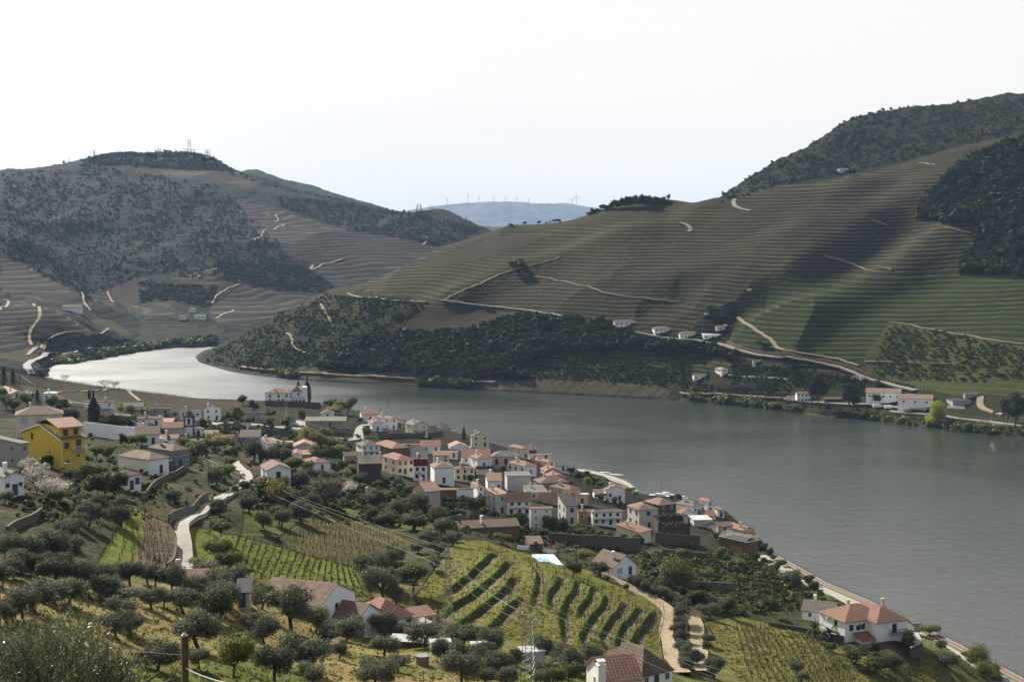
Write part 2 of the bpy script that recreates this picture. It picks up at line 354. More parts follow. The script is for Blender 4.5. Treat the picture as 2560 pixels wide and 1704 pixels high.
# explicit spurs of the right hill (lit crests running down to the left)
SPUR = [(Z('D',[(2140,430),(2050,480),(1985,540),(1900,590),(1780,640),(1690,668)]), 6, 30), (Z('D',[(2215,520),(2140,570),(2060,625),(1960,680),(1840,740),(1760,790)]), 7, 28),
        (Z('D',[(1990,430),(1900,470),(1830,530),(1700,590),(1560,640),(1400,690)]), 5, 26), (Z('D',[(1640,470),(1560,520),(1350,570),(1200,620),(1050,690)]), 4, 22), (Z('D',[(1060,690),(960,720),(850,770)]), 3, 22)]
GULL = [(Z('D',[(2080,530),(1990,600),(1890,650),(1780,670)]), 6, 26), (Z('D',[(1850,480),(1720,560),(1640,640),(1500,700)]), 4, 30), (Z('D',[(1760,660),(1700,700),(1670,760),(1640,800)]), 6, 22), (Z('D',[(2150,640),(2000,700),(1900,760)]), 4, 26)]
def depth_at(u, v):                                # first meeting of a picture ray with the height sheet
    t, s = ray(u, v); j = np.interp(t, TH, np.arange(len(TH))); j0 = int(min(max(j, 0), len(TH)-2)); f = j-j0
    col = ZG[:, j0]*(1-f)+ZG[:, j0+1]*f; yy = np.exp(LY); d = (H+s*yy)-col
    k = np.nonzero((d[1:] <= 0) & (d[:-1] > 0) & (yy[1:] > DMIN))[0]
    if len(k) == 0: return None
    k = k[0]; a = d[k]/(d[k]-d[k+1]); return float(yy[k]*(1-a)+yy[k+1]*a)
DMIN = 60
ZG = ZB
def hit(u, v, dz=0.0):
    y = depth_at(u, v)
    if y is None: y = 600.0
    x, yy, z = pt(u, v, y); return Vector((x, yy, z+dz))
def ground(x, y):
    i = np.interp(math.log(max(y, 4.1)), LY, np.arange(len(LY))); j = np.interp(x/y, TH, np.arange(len(TH)))
    i0 = int(min(i, len(LY)-2)); j0 = int(min(j, len(TH)-2)); a = i-i0; b = j-j0
    return float((ZG[i0,j0]*(1-b)+ZG[i0,j0+1]*b)*(1-a)+(ZG[i0+1,j0]*(1-b)+ZG[i0+1,j0+1]*b)*a)
add = np.zeros_like(ZB)
for pl, h, wd in SPUR + [(g[0], -g[1], g[2]) for g in GULL]:
    q = [tuple(hit(*p)[:2]) for p in pl]
    m = (YY > 950) & (YY < 1500); dd = segdist(XX[m], YY[m], q); add[m] += 1.35*h*np.exp(-(dd/wd)**2)
ZB = ZB + add
# banks of the river
ZL = np.minimum(ZB, 0.7+np.where((YY < 700) & (XX > 20) & (XX < 115), 1.7, 0.62)*np.maximum(SD, 0)+0.5*fbm(XX/6, YY/6, 2, 5)*(SD < 20))
ZL = np.maximum(ZL, 0.5)
_ed = [ptz(u, v, 3.4)[:2] for u, v in ((1936,1385),(1985,1411),(2069,1458),(2178,1504),(2300,1563),(2400,1612),(2477,1653),(2560,1697),(2680,1760))]
_m = (YY > 250) & (YY < 560) & (XX > 60); _d = segdist(XX[_m], YY[_m], _ed); _z = ZL[_m]; ZL[_m] = np.where(_d < 24, np.minimum(_z, 3.0+np.maximum(0, _d-9.6)*0.9), _z)
ZG = np.where(SD <= 0, np.maximum(-5, SD*0.5), ZL)
UU, VV = proj(XX, YY, ZG)

# ---- land cover, as surface attributes
cov = np.zeros(XX.shape+(3,)); ter = np.zeros(XX.shape); row = np.zeros(XX.shape); scr = np.zeros(XX.shape)
sp_ = np.full(XX.shape, 3.1)                      # terrace step in metres
ju = 9*fbm(XX/28, YY/28, 3, 41)*np.clip(YY/900, 0.3, 1.2); jv = 6*fbm(XX/24, YY/24, 3, 43)*np.clip(YY/900, 0.3, 1.2)
PU, PV = UU+ju, VV+jv
def zone(poly, col, t=None, r=None, s=None, step=None, cond=None, jit=True, k='D', mixf=1.0):
    pl = Z(k, poly); m = inpoly(PU if jit else UU, PV if jit else VV, pl)
    if cond is not None: m &= cond
    cov[m] = cov[m]*(1-mixf)+np.array(col)*mixf
    if t is not None: ter[m] = t
    if r is not None: row[m] = r
    if s is not None: scr[m] = s
    if step is not None: sp_[m] = step
SOIL=(0.104,0.090,0.053); SOILR=(0.15,0.105,0.075); GRN=(0.085,0.105,0.028); SCR=(0.036,0.043,0.02); SCRL=(0.026,0.045,0.024); DRY=(0.19,0.15,0.06); GRASS=(0.135,0.14,0.04)
cov[:] = DRY; scr[:] = 0.4
fr_ = (YY > 700); lm = (YY > 1420) & (XX < 150); rh = (YY > 850) & ~lm & (YY < 1600)
m = YY < 1250; cov[m] = (0.060, 0.062, 0.028); scr[m] = 1.0
m &= fbm(XX/14, YY/14, 4, 91) > 0.12; cov[m] = (0.10, 0.078, 0.048)                      # village side
cov[lm] = SCRL; scr[lm] = 1.0; ter[lm] = 0.35; sp_[lm] = 6.5
m = (YY > 820) & (SD > -5) & (UU > 470) & (VV < 1110) & (YY < 1560); m &= ((XX/YY > -0.245)); RHILL = m & ((YY > 1000) | (UU > 1600)); 
cov[RHILL] = SOIL; ter[RHILL] = 1.0; scr[RHILL] = 0.3
cr = RHILL
mm = (YY > 1430) & (XX > 150); cov[mm] = (0.080,0.088,0.044); scr[mm] = 1.3; ter[mm] = 0
GL = (0.118,0.112,0.04)
zone([(960,600),(1170,510),(1300,500),(1350,470),(1540,450),(1640,455),(1760,480),(1690,500),(1560,508),(1440,510),(1300,520),(1150,545),(1050,590)], (0.13,0.115,0.055), 0.15, 1.0, 0.2, cond=cr)
zone([(820,675),(880,640),(1000,590),(1120,545),(1180,535),(1450,508),(1640,475),(1690,490),(1600,530),(1480,560),(1340,590),(1230,615),(1130,640),(1040,685),(960,692),(850,680)], GL, 0.9, 0.2, 0.2, cond=cr)
zone([(960,612),(1130,548),(1280,538),(1210,565),(1090,600),(960,622)], (0.15,0.12,0.07), 0.1, 0.9, 0.1, cond=cr)
zone([(440,830),(511,795),(640,715),(760,655),(830,668),(960,690),(985,710),(850,772),(720,850),(640,862),(480,835)], (0.08,0.085,0.03), 0.45, 0, 1.2, 3.0, cond=cr)
zone([(760,655),(830,668),(800,680),(640,720),(640,708)], (0.15,0.12,0.065), 0.1, 0.6, 0.2, cond=cr)
zone([(840,770),(990,705),(1190,722),(1080,760),(900,773)], SOILR, 0.2, 1.0, 0.1, cond=cr, jit=False)
zone([(640,862),(720,850),(850,773),(1080,765),(1190,728),(1420,745),(1450,775),(1640,800),(1700,830),(1990,870),(2100,890),(1990,960),(1500,905),(900,880),(600,860)], SCR, 0.1, 0, 1.3, cond=cr)
zone([(1180,850),(1260,815),(1440,800),(1620,810),(1720,850),(1620,890),(1250,885)], (0.09,0.115,0.03), 1.0, 0, 0.7, 2.6, cond=cr)
zone([(1690,720),(1780,655),(1850,638),(2060,633),(2220,622),(2400,632),(2400,800),(2240,775),(2050,745),(2000,820),(1990,850),(1870,825),(1720,800),(1665,785)], (0.082,0.115,0.024), 0.9, 0.1, 0.3, 3.3, cond=cr)
zone([(2045,742),(2240,772),(2400,800),(2400,900),(2180,905),(2000,865),(1990,820)], (0.17,0.20,0.05), 0.5, 0, 0.2, 3, cond=cr)
zone([(2400,300),(2280,338),(2190,385),(2150,430),(2100,500),(2180,515),(2240,510),(2250,560),(2215,600),(2210,632),(2400,640)], SCR, 0, 0, 1.3, cond=cr)
zone([(1580,770),(1650,700),(1700,700),(1670,785)], SCR, 0.6, 0, 1.0, 3, cond=cr)
zone([(1690,840),(1990,880),(2200,905),(2400,930),(2400,1010),(2000,960),(1560,920),(1500,900)], (0.10,0.11,0.035), 0.2, 0, 0.7, 2.5, cond=cr)
# steep brown railway bank along the water
m = cr & (SD > 0) & (SD < 13+5*fbm(XX/30, YY/30, 2, 12)) & (UU > 740) & (UU < 1660+90*fbm(XX/25, YY/12, 2, 13)); cov[m] = (0.26,0.215,0.155); ter[m] = 0; scr[m] = 0.6
m = cr & (SD > 0) & (SD < 2.2); cov[m] = (0.22,0.2,0.17); ter[m] = 0
# left massif
PB = (0.098,0.082,0.07)
for pl in ([(0,590),(90,605),(150,650),(205,698),(120,700),(0,672)], [(0,690),(60,690),(150,715),(225,760),(200,778),(110,775),(70,805),(0,815)], [(190,668),(245,662),(268,700),(200,702)],
           [(540,455),(640,475),(760,520),(980,555),(1030,572),(870,640),(770,655),(705,600),(610,560),(560,500)], [(485,700),(560,655),(690,670),(730,680),(640,725),(560,748),(480,735)],
           [(375,628),(515,618),(505,650),(430,650)], [(300,700),(400,690),(400,722),(320,738)]):
    zone(pl, PB, 1.0, 0.2, 0.3, 5.4, cond=YY > 1250)
zone([(245,640),(335,635),(322,690),(300,715),(262,685)], (0.15,0.105,0.08), 0.2, 0.4, 0.2, cond=YY > 1300)
zone([(240,378),(530,388),(650,445),(500,422),(420,408),(260,395)], (0.13,0.095,0.06), 0.4, 0.2, 0.4, cond=YY > 1500)
zone([(368,393),(470,397),(470,405),(385,403)], (0.24,0.20,0.12), 0, 0, 0.1, cond=YY > 1500, jit=False)
zone([(470,408),(600,415),(620,420),(520,422)], (0.22,0.17,0.10), 0, 0, 0.1, cond=YY > 1500)
zone([(180,384),(250,350),(420,345),(490,360),(540,395),(430,392),(300,382)], (0.03,0.038,0.022), 0, 0, 1.4, cond=YY > 1500)
zone([(212,727),(250,735),(305,762),(280,768),(220,757)], (0.15,0.17,0.06), 0, 0.5, 0.1, cond=YY > 1300)
zone([(330,745),(520,742),(500,795),(300,795)], (0.08,0.10,0.03), 0.5, 0, 0.8, 4, cond=YY > 1500)
zone([(90,770),(250,765),(330,790),(300,800),(180,812),(95,822)], (0.035,0.045,0.02), 0, 0, 1.0, cond=YY > 1200)
# headland vineyard by the river
zone([(40,862),(130,868),(300,892),(520,922),(600,920),(480,948),(250,935),(60,925)], (0.12,0.09,0.055), 0.3, 1.0, 0.3, 1.8, cond=YY < 1000)
# foreground covers
NF = YY < 520
zone([(0,1330),(230,1310),(420,1300),(640,1375),(980,1480),(1060,1440),(1300,1500),(1700,1580),(1700,1700),(0,1700)], GRASS, 0, 0, 0.5, cond=NF)
gm = NF & (VV > 1340*K) & (UU < 1400*K); a_ = sstep(-0.3, 0.2, fbm(XX/16, YY/16, 4, 77))[gm][:,None]; cov[gm] = cov[gm]*(1-a_)+np.array((0.25,0.19,0.085))*a_
GV=(0.15,0.16,0.03)
zone([(225,1290),(300,1165),(345,1180),(330,1240),(300,1320),(240,1320)], GV, 0, 0.1, 0.3, cond=NF)
zone([(330,1180),(395,1205),(412,1255),(372,1315),(295,1320),(330,1240)], (0.17,0.125,0.085), 0, 0.1, 0.3, cond=NF)
zone([(440,1210),(560,1235),(830,1310),(850,1378),(640,1348),(560,1325),(430,1300)], GV, 0, 0.1, 0.3, cond=NF)
zone([(640,1240),(730,1168),(900,1220),(945,1250),(830,1312),(700,1275)], (0.115,0.098,0.045), 0, 0.3, 0.6, cond=NF)
zone([(955,1372),(1060,1225),(1180,1265),(1420,1325),(1530,1395),(1565,1480),(1530,1560),(1300,1500),(1050,1445)], (0.15,0.145,0.036), 0, 0.1, 0.5, cond=NF)
zone([(1620,1430),(1700,1415),(1840,1450),(1940,1485),(2130,1568),(2200,1700),(1700,1700),(1620,1500)], (0.165,0.15,0.05), 0, 0.1, 0.5, cond=NF)
zone([(1480,1275),(1700,1275),(1840,1330),(1900,1400),(1650,1420),(1480,1335)], (0.07,0.085,0.026), 0, 0, 1.0, cond=NF)
zone([(1760,1270),(1850,1320),(1920,1385),(1850,1400),(1770,1330)], (0.12,0.16,0.03), 0, 0, 0.7, cond=NF)
m = (YY < 480) & (XX > 60) & (UU > 2300); cov[m] = (0.17,0.15,0.055)
# village ground: trodden earth and walls' feet
zone([(880,1040),(1200,1010),(1400,1120),(1750,1240),(1740,1290),(1500,1260),(1050,1240),(880,1130)], (0.050,0.046,0.032), 0, 0, 0.8, cond=YY<760)
zone([(560,1170),(640,1150),(900,1180),(1000,1220),(900,1218),(730,1165),(640,1235),(560,1230)], (0.10,0.11,0.032), 0, 0, 0.8, cond=NF)

# terraces as steps in the ground
wr = 1.7*fbm(XX/210, YY/210, 2, 61) + 0.65*fbm(XX/75, YY/75, 2, 63)
ph = ZG/sp_ + wr*1.1
f_ = ph-np.floor(ph); g_ = np.where(f_ < 0.45, 0.10*f_/0.45, 0.10+0.90*(f_-0.45)/0.55)
amp = ter*np.clip((SD-8)/10, 0, 1)
ZG = ZG + amp*sp_*(g_-f_)*np.where(YY > 1420, 0.8, 0.9)
# bumpy scrub and tussocks
sb = np.clip(scr, 0, 1.4)*np.clip((SD-2)/6, 0, 1)
ZG = ZG + sb*np.where(YY > 1420, 2.6, np.where(YY > 850, 1.0, 0.16))*np.maximum(0, fbm(XX/np.where(YY>1420, 11, np.where(YY>850, 5, 1.6)), YY/np.where(YY>1420, 11, np.where(YY>850, 5, 1.6)), 2, 88))
# the curved grass banks of the near vineyard: each one a step, high side to the picture's left
BANKS = [[(145,400),(60,480),(-120,640),(-300,760)], [(268,470),(180,590),(60,690),(-120,830),(-330,960)], [(338,620),(230,750),(100,860),(-60,980),(-260,1090)], [(372,810),(250,930),(140,1060),(40,1160)],
         [(470,500),(535,620),(520,720),(480,860)], [(745,620),(700,720),(640,800),(635,910)], [(895,650),(870,760),(790,880),(740,1000),(770,1200)], [(1045,710),(1000,840),(900,990)],
         [(1178,800),(1110,930),(990,1070),(930,1190),(965,1290)], [(1330,850),(1280,960),(1190,1070),(1110,1190),(1150,1270)], [(1470,900),(1400,1010),(1300,1130),(1255,1250),(1290,1310)], [(1600,930),(1545,1030),(1450,1150),(1400,1250),(1430,1320)]]
BW = [[hit(*Z('H', *p)) for p in b] for b in BANKS]
bx = (YY > 180) & (YY < 480) & (XX > -60) & (XX < 130)
bz = np.zeros(bx.sum()); bd = np.full(bx.sum(), 99.0)
for b in BW:
    s = -segdist(XX[bx], YY[bx], [tuple(p[:2]) for p in b], True)     # > 0 on the high side
    ln = np.array([p[:2] for p in b]); 
    e0 = np.hypot(XX[bx]-ln[0,0], YY[bx]-ln[0,1]); e1 = np.hypot(XX[bx]-ln[-1,0], YY[bx]-ln[-1,1])
    bz += 1.0*sstep(-0.45, 0.45, s)*np.clip(1-(s-0.6)/3.2, 0, 1)*np.clip(np.minimum(e0, e1)/5+0.1, 0, 1)*(s < 8)
    m2 = np.abs(s) < np.abs(bd); bd = np.where(m2, s, bd)
ZG[bx] += bz
cb = cov[bx]; onb = (np.abs(bd) < 0.6); cb[onb] = (0.06,0.075,0.02)
foot = (bd < -0.6) & (bd > -1.7); cb[foot] = (0.215,0.165,0.115); cov[bx] = cb
sc2 = scr[bx]; sc2[onb] = 0.9; scr[bx] = sc2

# mesh
def terrain_mat():
    m, t, b = newmat('land'); p = coords(t, 'Pos')
    at = lambda n, o='Color': (lambda a: (setattr(a, 'attribute_name', n), a.outputs[o])[1])(t.nodes.new('ShaderNodeAttribute'))
    cv = at('cov'); par = at('par'); ph_ = at('ph', 'Fac'); sx = t.nodes.new('ShaderNodeSeparateColor'); t.links.new(par, sx.inputs[0])
    terr, rowa, scrb = sx.outputs[0], sx.outputs[1], sx.outputs[2]
    n1 = noise(t, 0.035, 5, 0.65, p); n2 = noise(t, 0.22, 5, 0.7, p); n3 = noise(t, 1.3, 4, 0.7, p)
    fr = math_(t, 'FRACT', ph_)
    c = mix(t, rng_(t, n1, 0.35, 0.65, 0.35, 0.0), cv, mix(t, 1.0, cv, (0.75,1.05,0.6), 'MULTIPLY'))
    # dry and dark blotches
    c = mix(t, math_(t, 'MULTIPLY', rng_(t, n2, 0.42, 0.72), math_(t, 'ADD', math_(t, 'MULTIPLY', scrb, 0.55), 0.12)), c, mix(t, 1.0, c, (0.42,0.46,0.36), 'MULTIPLY'))
    c = mix(t, math_(t, 'MULTIPLY', rng_(t, n3, 0.55, 0.8), 0.45), c, mix(t, 1.0, c, (1.6,1.5,1.2), 'MULTIPLY'))
    c = mix(t, math_(t, 'MULTIPLY', rng_(t, n3, 0.45, 0.25), 0.5), c, mix(t, 1.0, c, (0.5,0.52,0.42), 'MULTIPLY'))
    nm_ = noise(t, 0.075, 6, 0.75, p); c = mix(t, math_(t, 'MULTIPLY', rng_(t, nm_, 0.44, 0.62), math_(t, 'MULTIPLY', scrb, 0.9)), c, mix(t, 1.0, c, (0.38,0.42,0.40), 'MULTIPLY'))
    c = mix(t, math_(t, 'MULTIPLY', rng_(t, nm_, 0.42, 0.30), math_(t, 'MULTIPLY', scrb, 0.6)), c, mix(t, 1.0, c, (1.7,1.6,1.35), 'MULTIPLY'))
    # bench edge of dry grass, sunlit paleness painted in; row of vines behind it
    edge = math_(t, 'MULTIPLY', math_(t, 'MULTIPLY', rng_(t, fr, 0.30, 0.36), rng_(t, fr, 0.56, 0.50)), terr)
    edge = math_(t, 'MULTIPLY', edge, rng_(t, nm_, 0.38, 0.58, 1.0, 0.45))
    vine = math_(t, 'MULTIPLY', math_(t, 'MULTIPLY', rng_(t, fr, 0.12, 0.16), rng_(t, fr, 0.28, 0.24)), terr)
    vine = math_(t, 'MULTIPLY', vine, rng_(t, n3, 0.4, 0.55, 0.2, 0.8))
    c = mix(t, math_(t, 'MULTIPLY', edge, rng_(t, n2, 0.3, 0.6, 0.35, 0.95)), c, mix(t, 0.6, mix(t, 1.0, c, (1.9,1.9,1.7), 'MULTIPLY'), (0.17,0.15,0.085)))
    c = mix(t, vine, c, (0.04,0.034,0.022))
    # rows of vines running down the slope
    wv = t.nodes.new('ShaderNodeTexWave'); wv.inputs['Scale'].default_value = 0.16; wv.inputs['Distortion'].default_value = 1.2; wv.inputs['Detail'].default_value = 2; wv.inputs['Detail Scale'].default_value = 0.3
    mpn = t.nodes.new('ShaderNodeMapping'); mpn.inputs['Rotation'].default_value = (0, 0, R(-20)); t.links.new(p, mpn.inputs[0]); t.links.new(mpn.outputs[0], wv.inputs[0])
    c = mix(t, math_(t, 'MULTIPLY', math_(t, 'MULTIPLY', rowa, rng_(t, wv.outputs['Fac'], 0.55, 0.85)), 0.45), c, mix(t, 1.0, c, (0.45,0.43,0.36), 'MULTIPLY'))
    t.links.new(c, b.inputs['Base Color']); b.inputs['Roughness'].default_value = 0.95; b.inputs['Specular IOR Level'].default_value = 0.05
    bump(t, b, math_(t, 'ADD', math_(t, 'MULTIPLY', n2, 2.6), math_(t, 'ADD', n3, math_(t, 'MULTIPLY', nm_, math_(t, 'MULTIPLY', scrb, 9.0)))), 0.8, 0.5)
    return m
LAND = terrain_mat()
ny, nx = XX.shape
idx = np.arange(ny*nx).reshape(ny, nx)
Q = np.stack([idx[:-1,:-1], idx[:-1,1:], idx[1:,1:], idx[1:,:-1]], -1).reshape(-1, 4)
me = npmesh('ground', np.stack([XX, YY, ZG], -1).reshape(-1, 3), Q, LAND, smooth=True)
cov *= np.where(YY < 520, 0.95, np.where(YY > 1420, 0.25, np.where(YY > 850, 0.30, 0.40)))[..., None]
a = me.attributes.new('cov', 'FLOAT_COLOR', 'POINT'); a.data.foreach_set('color', np.concatenate([cov, np.ones(XX.shape+(1,))], -1).astype(np.float32).ravel())
a = me.attributes.new('par', 'FLOAT_COLOR', 'POINT'); a.data.foreach_set('color', np.stack([ter, row, scr/1.4, np.ones_like(ter)], -1).astype(np.float32).ravel())
a = me.attributes.new('ph', 'FLOAT', 'POINT'); a.data.foreach_set('value', ph.astype(np.float32).ravel())
g = bpy.data.objects.new('ground', me); link(g); tag(g, kind='structure')

# river
def water_mat():
    m, t, b = newmat('river_water'); p = coords(t, 'Pos')
    b.inputs['Base Color'].default_value = (0.036, 0.045, 0.038, 1); b.inputs['IOR'].default_value = 1.58; b.inputs['Specular IOR Level'].default_value = 0.75
    patch = noise(t, 0.0045, 3, 0.5, coords(t, 'Pos', (1, 1.7, 1)), 1.5)
    h1 = noise(t, 1.1, 3, 0.6, coords(t, 'Pos', (1.0, 1.2, 1))); h2 = noise(t, 0.12, 3, 0.6, p)
    am = rng_(t, patch, 0.36, 0.64, 0.55, 1.0)
    h = math_(t, 'MULTIPLY', math_(t, 'ADD', h1, math_(t, 'MULTIPLY', h2, 1.6)), am)
    sp = t.nodes.new('ShaderNodeSeparateXYZ'); t.links.new(p, sp.inputs[0]); wnd = rng_(t, sp.outputs[0], -60, -230, 0, 0.24)
    t.links.new(math_(t, 'ADD', rng_(t, patch, 0.38, 0.62, 0.09, 0.17), wnd), b.inputs['Roughness'])
    bump(t, b, h, 0.34, 0.5)
    return m
wb = MB(); wb.face([(-2600, 300, 0), (2600, 300, 0), (2600, 4600, 0), (-2600, 4600, 0)])
tag(wb.build('river', water_mat()), kind='structure')

# far ridges
def ridge(name, pts, y, base, depth, seed, col, rough=0.03, stripes=False):
    us = np.linspace(pts[0][0], pts[-1][0], 260); vs = np.interp(us, [p[0] for p in pts], [p[1] for p in pts])
    t_ = np.array([ray(u, v) for u, v in zip(us, vs)]); ks = np.concatenate([np.linspace(-1, 0, 60), np.linspace(0.06, 1, 14)])
    TT, KK = np.meshgrid(t_[:,0], ks); SS = np.meshgrid(t_[:,1], ks)[0]
    Yw = y+KK*depth; X = TT*y; top = H+SS*y
    Zw = base+(top-base)*(1-np.abs(KK)**1.25)
    Zw += np.minimum(1, np.abs(KK)*6)*(top-base)*0.16*fbm(X/(depth*0.22), Yw/(depth*0.3), 5, seed)*(KK<0) + (top-base)*0.012*fbm(X/(depth*0.02), Yw*0, 3, seed+3)
    n, k = X.shape; id_ = np.arange(n*k).reshape(n, k)
    q = np.stack([id_[:-1,:-1], id_[:-1,1:], id_[1:,1:], id_[1:,:-1]], -1).reshape(-1, 4)
    m, t, b = newmat(name+'_cover'); p = coords(t, 'Pos'); s = 1/depth
    c = mix(t, rng_(t, noise(t, s*14, 6, 0.65, p), 0.42, 0.62), col, tuple(c*1.5 for c in col))
    c = mix(t, rng_(t, noise(t, s*26, 4, 0.6, coords(t, 'Pos', (1, 1, 3))), 0.66, 0.72, 0, 0.8), c, (0.34, 0.3, 0.22) if stripes else (0.1,0.08,0.05))
    t.links.new(c, b.inputs['Base Color']); b.inputs['Roughness'].default_value = 1; b.inputs['Specular IOR Level'].default_value = 0
    o = bpy.data.objects.new(name, npmesh(name, np.stack([X, Yw, Zw], -1).reshape(-1, 3), q, m, True)); link(o); return tag(o, kind='structure')
ridge('hills', [(440,470),(560,445),(600,427),(640,423),(679,437),(712,448),(766,461),(800,471),(860,489),(959,518),(1040,548),(1150,590)], 4900, 40, 1100, 5, (0.04,0.05,0.03))
ridge('hills', [(1000,600),(1080,575),(1150,567),(1215,565),(1290,568),(1400,580),(1500,600)], 6500, 20, 900, 6, (0.05,0.055,0.035))
ridge('mountain', [(820,560),(940,540),(1018,526),(1069,517),(1110,512),(1160,507),(1200,506),(1233,503),(1280,504),(1325,507),(1360,510),(1400,508),(1440,511),(1470,517),(1560,530),(1700,556)], 14000, 60, 3200, 8, (0.10,0.11,0.10), stripes=True)

# haze
hz = MB().box(-5200, 5200, -60, 17800, -7, 640)
m = bpy.data.materials.new('air'); m.use_nodes = True; t = m.node_tree; t.nodes.clear()
pv = N(t, 'ShaderNodeVolumePrincipled'); pv.inputs['Color'].default_value = (0.44, 0.64, 1.0, 1); pv.inputs['Density'].default_value = 3.8e-5; pv.inputs['Anisotropy'].default_value = 0.0
om = N(t, 'ShaderNodeOutputMaterial'); t.links.new(pv.outputs[0], om.inputs['Volume'])
try: m.cycles.homogeneous_volume = True
except Exception: pass
HAZE = hz.build('haze', m); tag(HAZE, kind='stuff'); HAZE.display_type = 'WIRE'
# ------------------------------------------------------------------ plants
def leaves(centers, normals, size, rg, asp=0.5):
    n = len(centers); nr = normals/np.linalg.norm(normals, axis=1, keepdims=True)
    r = rg.normal(size=(n, 3)); ax = np.cross(nr, r); ax /= np.linalg.norm(ax, axis=1, keepdims=True)+1e-9; bx_ = np.cross(nr, ax)
    s = size*rg.uniform(0.6, 1.35, (n, 1)); a = ax*s; b = bx_*s*asp
    V = np.stack([centers-a, centers+b, centers+a, centers-b], 1).reshape(-1, 3)
    return V, np.arange(4*n).reshape(n, 4)
def crown_pts(lobes, n, rg, shell=0.5, cut=0.25):
    w_ = np.array([l[3]*l[4]*l[5] for l in lobes])**0.67; w_ = w_/w_.sum(); k = rg.choice(len(lobes), n, p=w_)
    d = rg.normal(size=(n, 3)); d /= np.linalg.norm(d, axis=1, keepdims=True)
    lump = 1+0.22*np.sin(d[:,0]*7+k*2.1)*np.sin(d[:,1]*6+k)*1.2+0.15*np.sin(d[:,2]*9+k*3)
    r = (shell+(1-shell)*rg.uniform(0, 1, n)**0.6)*lump*rg.uniform(0.85, 1.12, n)
    L_ = np.array(lobes)[k]; c = L_[:,:3]+d*L_[:,3:6]*r[:,None]
    nrm = d*0.8+rg.normal(size=(n, 3))*0.75+np.array([0, 0, 0.35]); ok = c[:,2] > cut
    return c[ok], nrm[ok]
def rand_lobes(rg, n, w, h, base, sz):
    out = []
    for i in range(n):
        a = rg.uniform(0, 2*math.pi); q = math.sqrt(rg.uniform(0, 1))*w*0.5*0.72
        s = sz*rg.uniform(0.75, 1.15); z = base+(h-base)*rg.uniform(0.3, 0.78)
        out.append((q*math.cos(a), q*math.sin(a), z, s, s*rg.uniform(0.85, 1.1), s*rg.uniform(0.62, 0.85)))
    return out
LM = dict(
 olive=leafmat('olive_leaf', (0.062,0.070,0.038), (0.130,0.138,0.078), (0.21,0.215,0.16), 0.25, 0.65, 0.15),
 broad=leafmat('spring_leaf', (0.065,0.085,0.014), (0.13,0.15,0.022), (0.2,0.2,0.04), 0.35),
 yellow=leafmat('pale_leaf', (0.13,0.14,0.025), (0.2,0.19,0.045), (0.26,0.22,0.08), 0.35),
 citrus=leafmat('dark_leaf', (0.036,0.050,0.014), (0.070,0.092,0.020), (0.13,0.14,0.03), 0.15, 0.65, 0.12),
 dark=leafmat('needle_leaf', (0.018,0.026,0.013), (0.032,0.042,0.019), (0.05,0.06,0.025), 0.1, 0.7, 0.15),
 scrub=leafmat('scrub_leaf', (0.027,0.042,0.017), (0.052,0.072,0.024), (0.09,0.09,0.035), 0.15, 0.8, 0.1),
 blossom=leafmat('blossom_petal', (0.42,0.38,0.34), (0.6,0.56,0.5), (0.14,0.15,0.05), 0.3),
 lime=leafmat('lime_leaf', (0.26,0.30,0.03), (0.36,0.38,0.05), (0.42,0.42,0.08), 0.45),
 bare=leafmat('bare_twig', (0.12,0.095,0.07), (0.19,0.155,0.12), (0.24,0.2,0.15), 0.1),
 pink=leafmat('pink_petal', (0.36,0.24,0.3), (0.5,0.36,0.42), (0.1,0.1,0.05), 0.3))
BARK = plain('bark', (0.075,0.06,0.045), 0.95, 0.3, 3)
def trunk_mesh(rg, h, r, spread, limbs=4, lean=0.15, fork=0.35):
    m = MB(); b = Vector((0, 0, -0.6)); k = Vector((rg.uniform(-lean, lean)*h, rg.uniform(-lean, lean)*h, h*fork))
    mid = (b+k)/2+Vector((rg.uniform(-.1, .1), rg.uniform(-.1, .1), 0.1*h)); m.bar(b, mid, r*1.5, 7, r*1.05); m.bar(mid, k, r*1.05, 7, r*0.85)
    for i in range(limbs):
        a = i*2*math.pi/limbs+rg.uniform(-.5, .5); q = spread*rg.uniform(0.5, 1); e = k+Vector((math.cos(a)*q*0.5, math.sin(a)*q*0.5, h*0.25)); m.bar(k, e, r*0.6, 5, r*0.42)
        e2 = e+Vector((math.cos(a)*q*0.5, math.sin(a)*q*0.5, h*rg.uniform(.15, .32))); m.bar(e, e2, r*0.42, 4, r*0.15)
        for j in range(2):
            a2 = a+rg.uniform(-1, 1); m.bar(e, e+Vector((math.cos(a2)*q*0.4, math.sin(a2)*q*0.4, h*rg.uniform(.1, .3))), r*0.25, 3, r*0.08)
    return m.mesh('trunk', BARK)
PROTO = {}
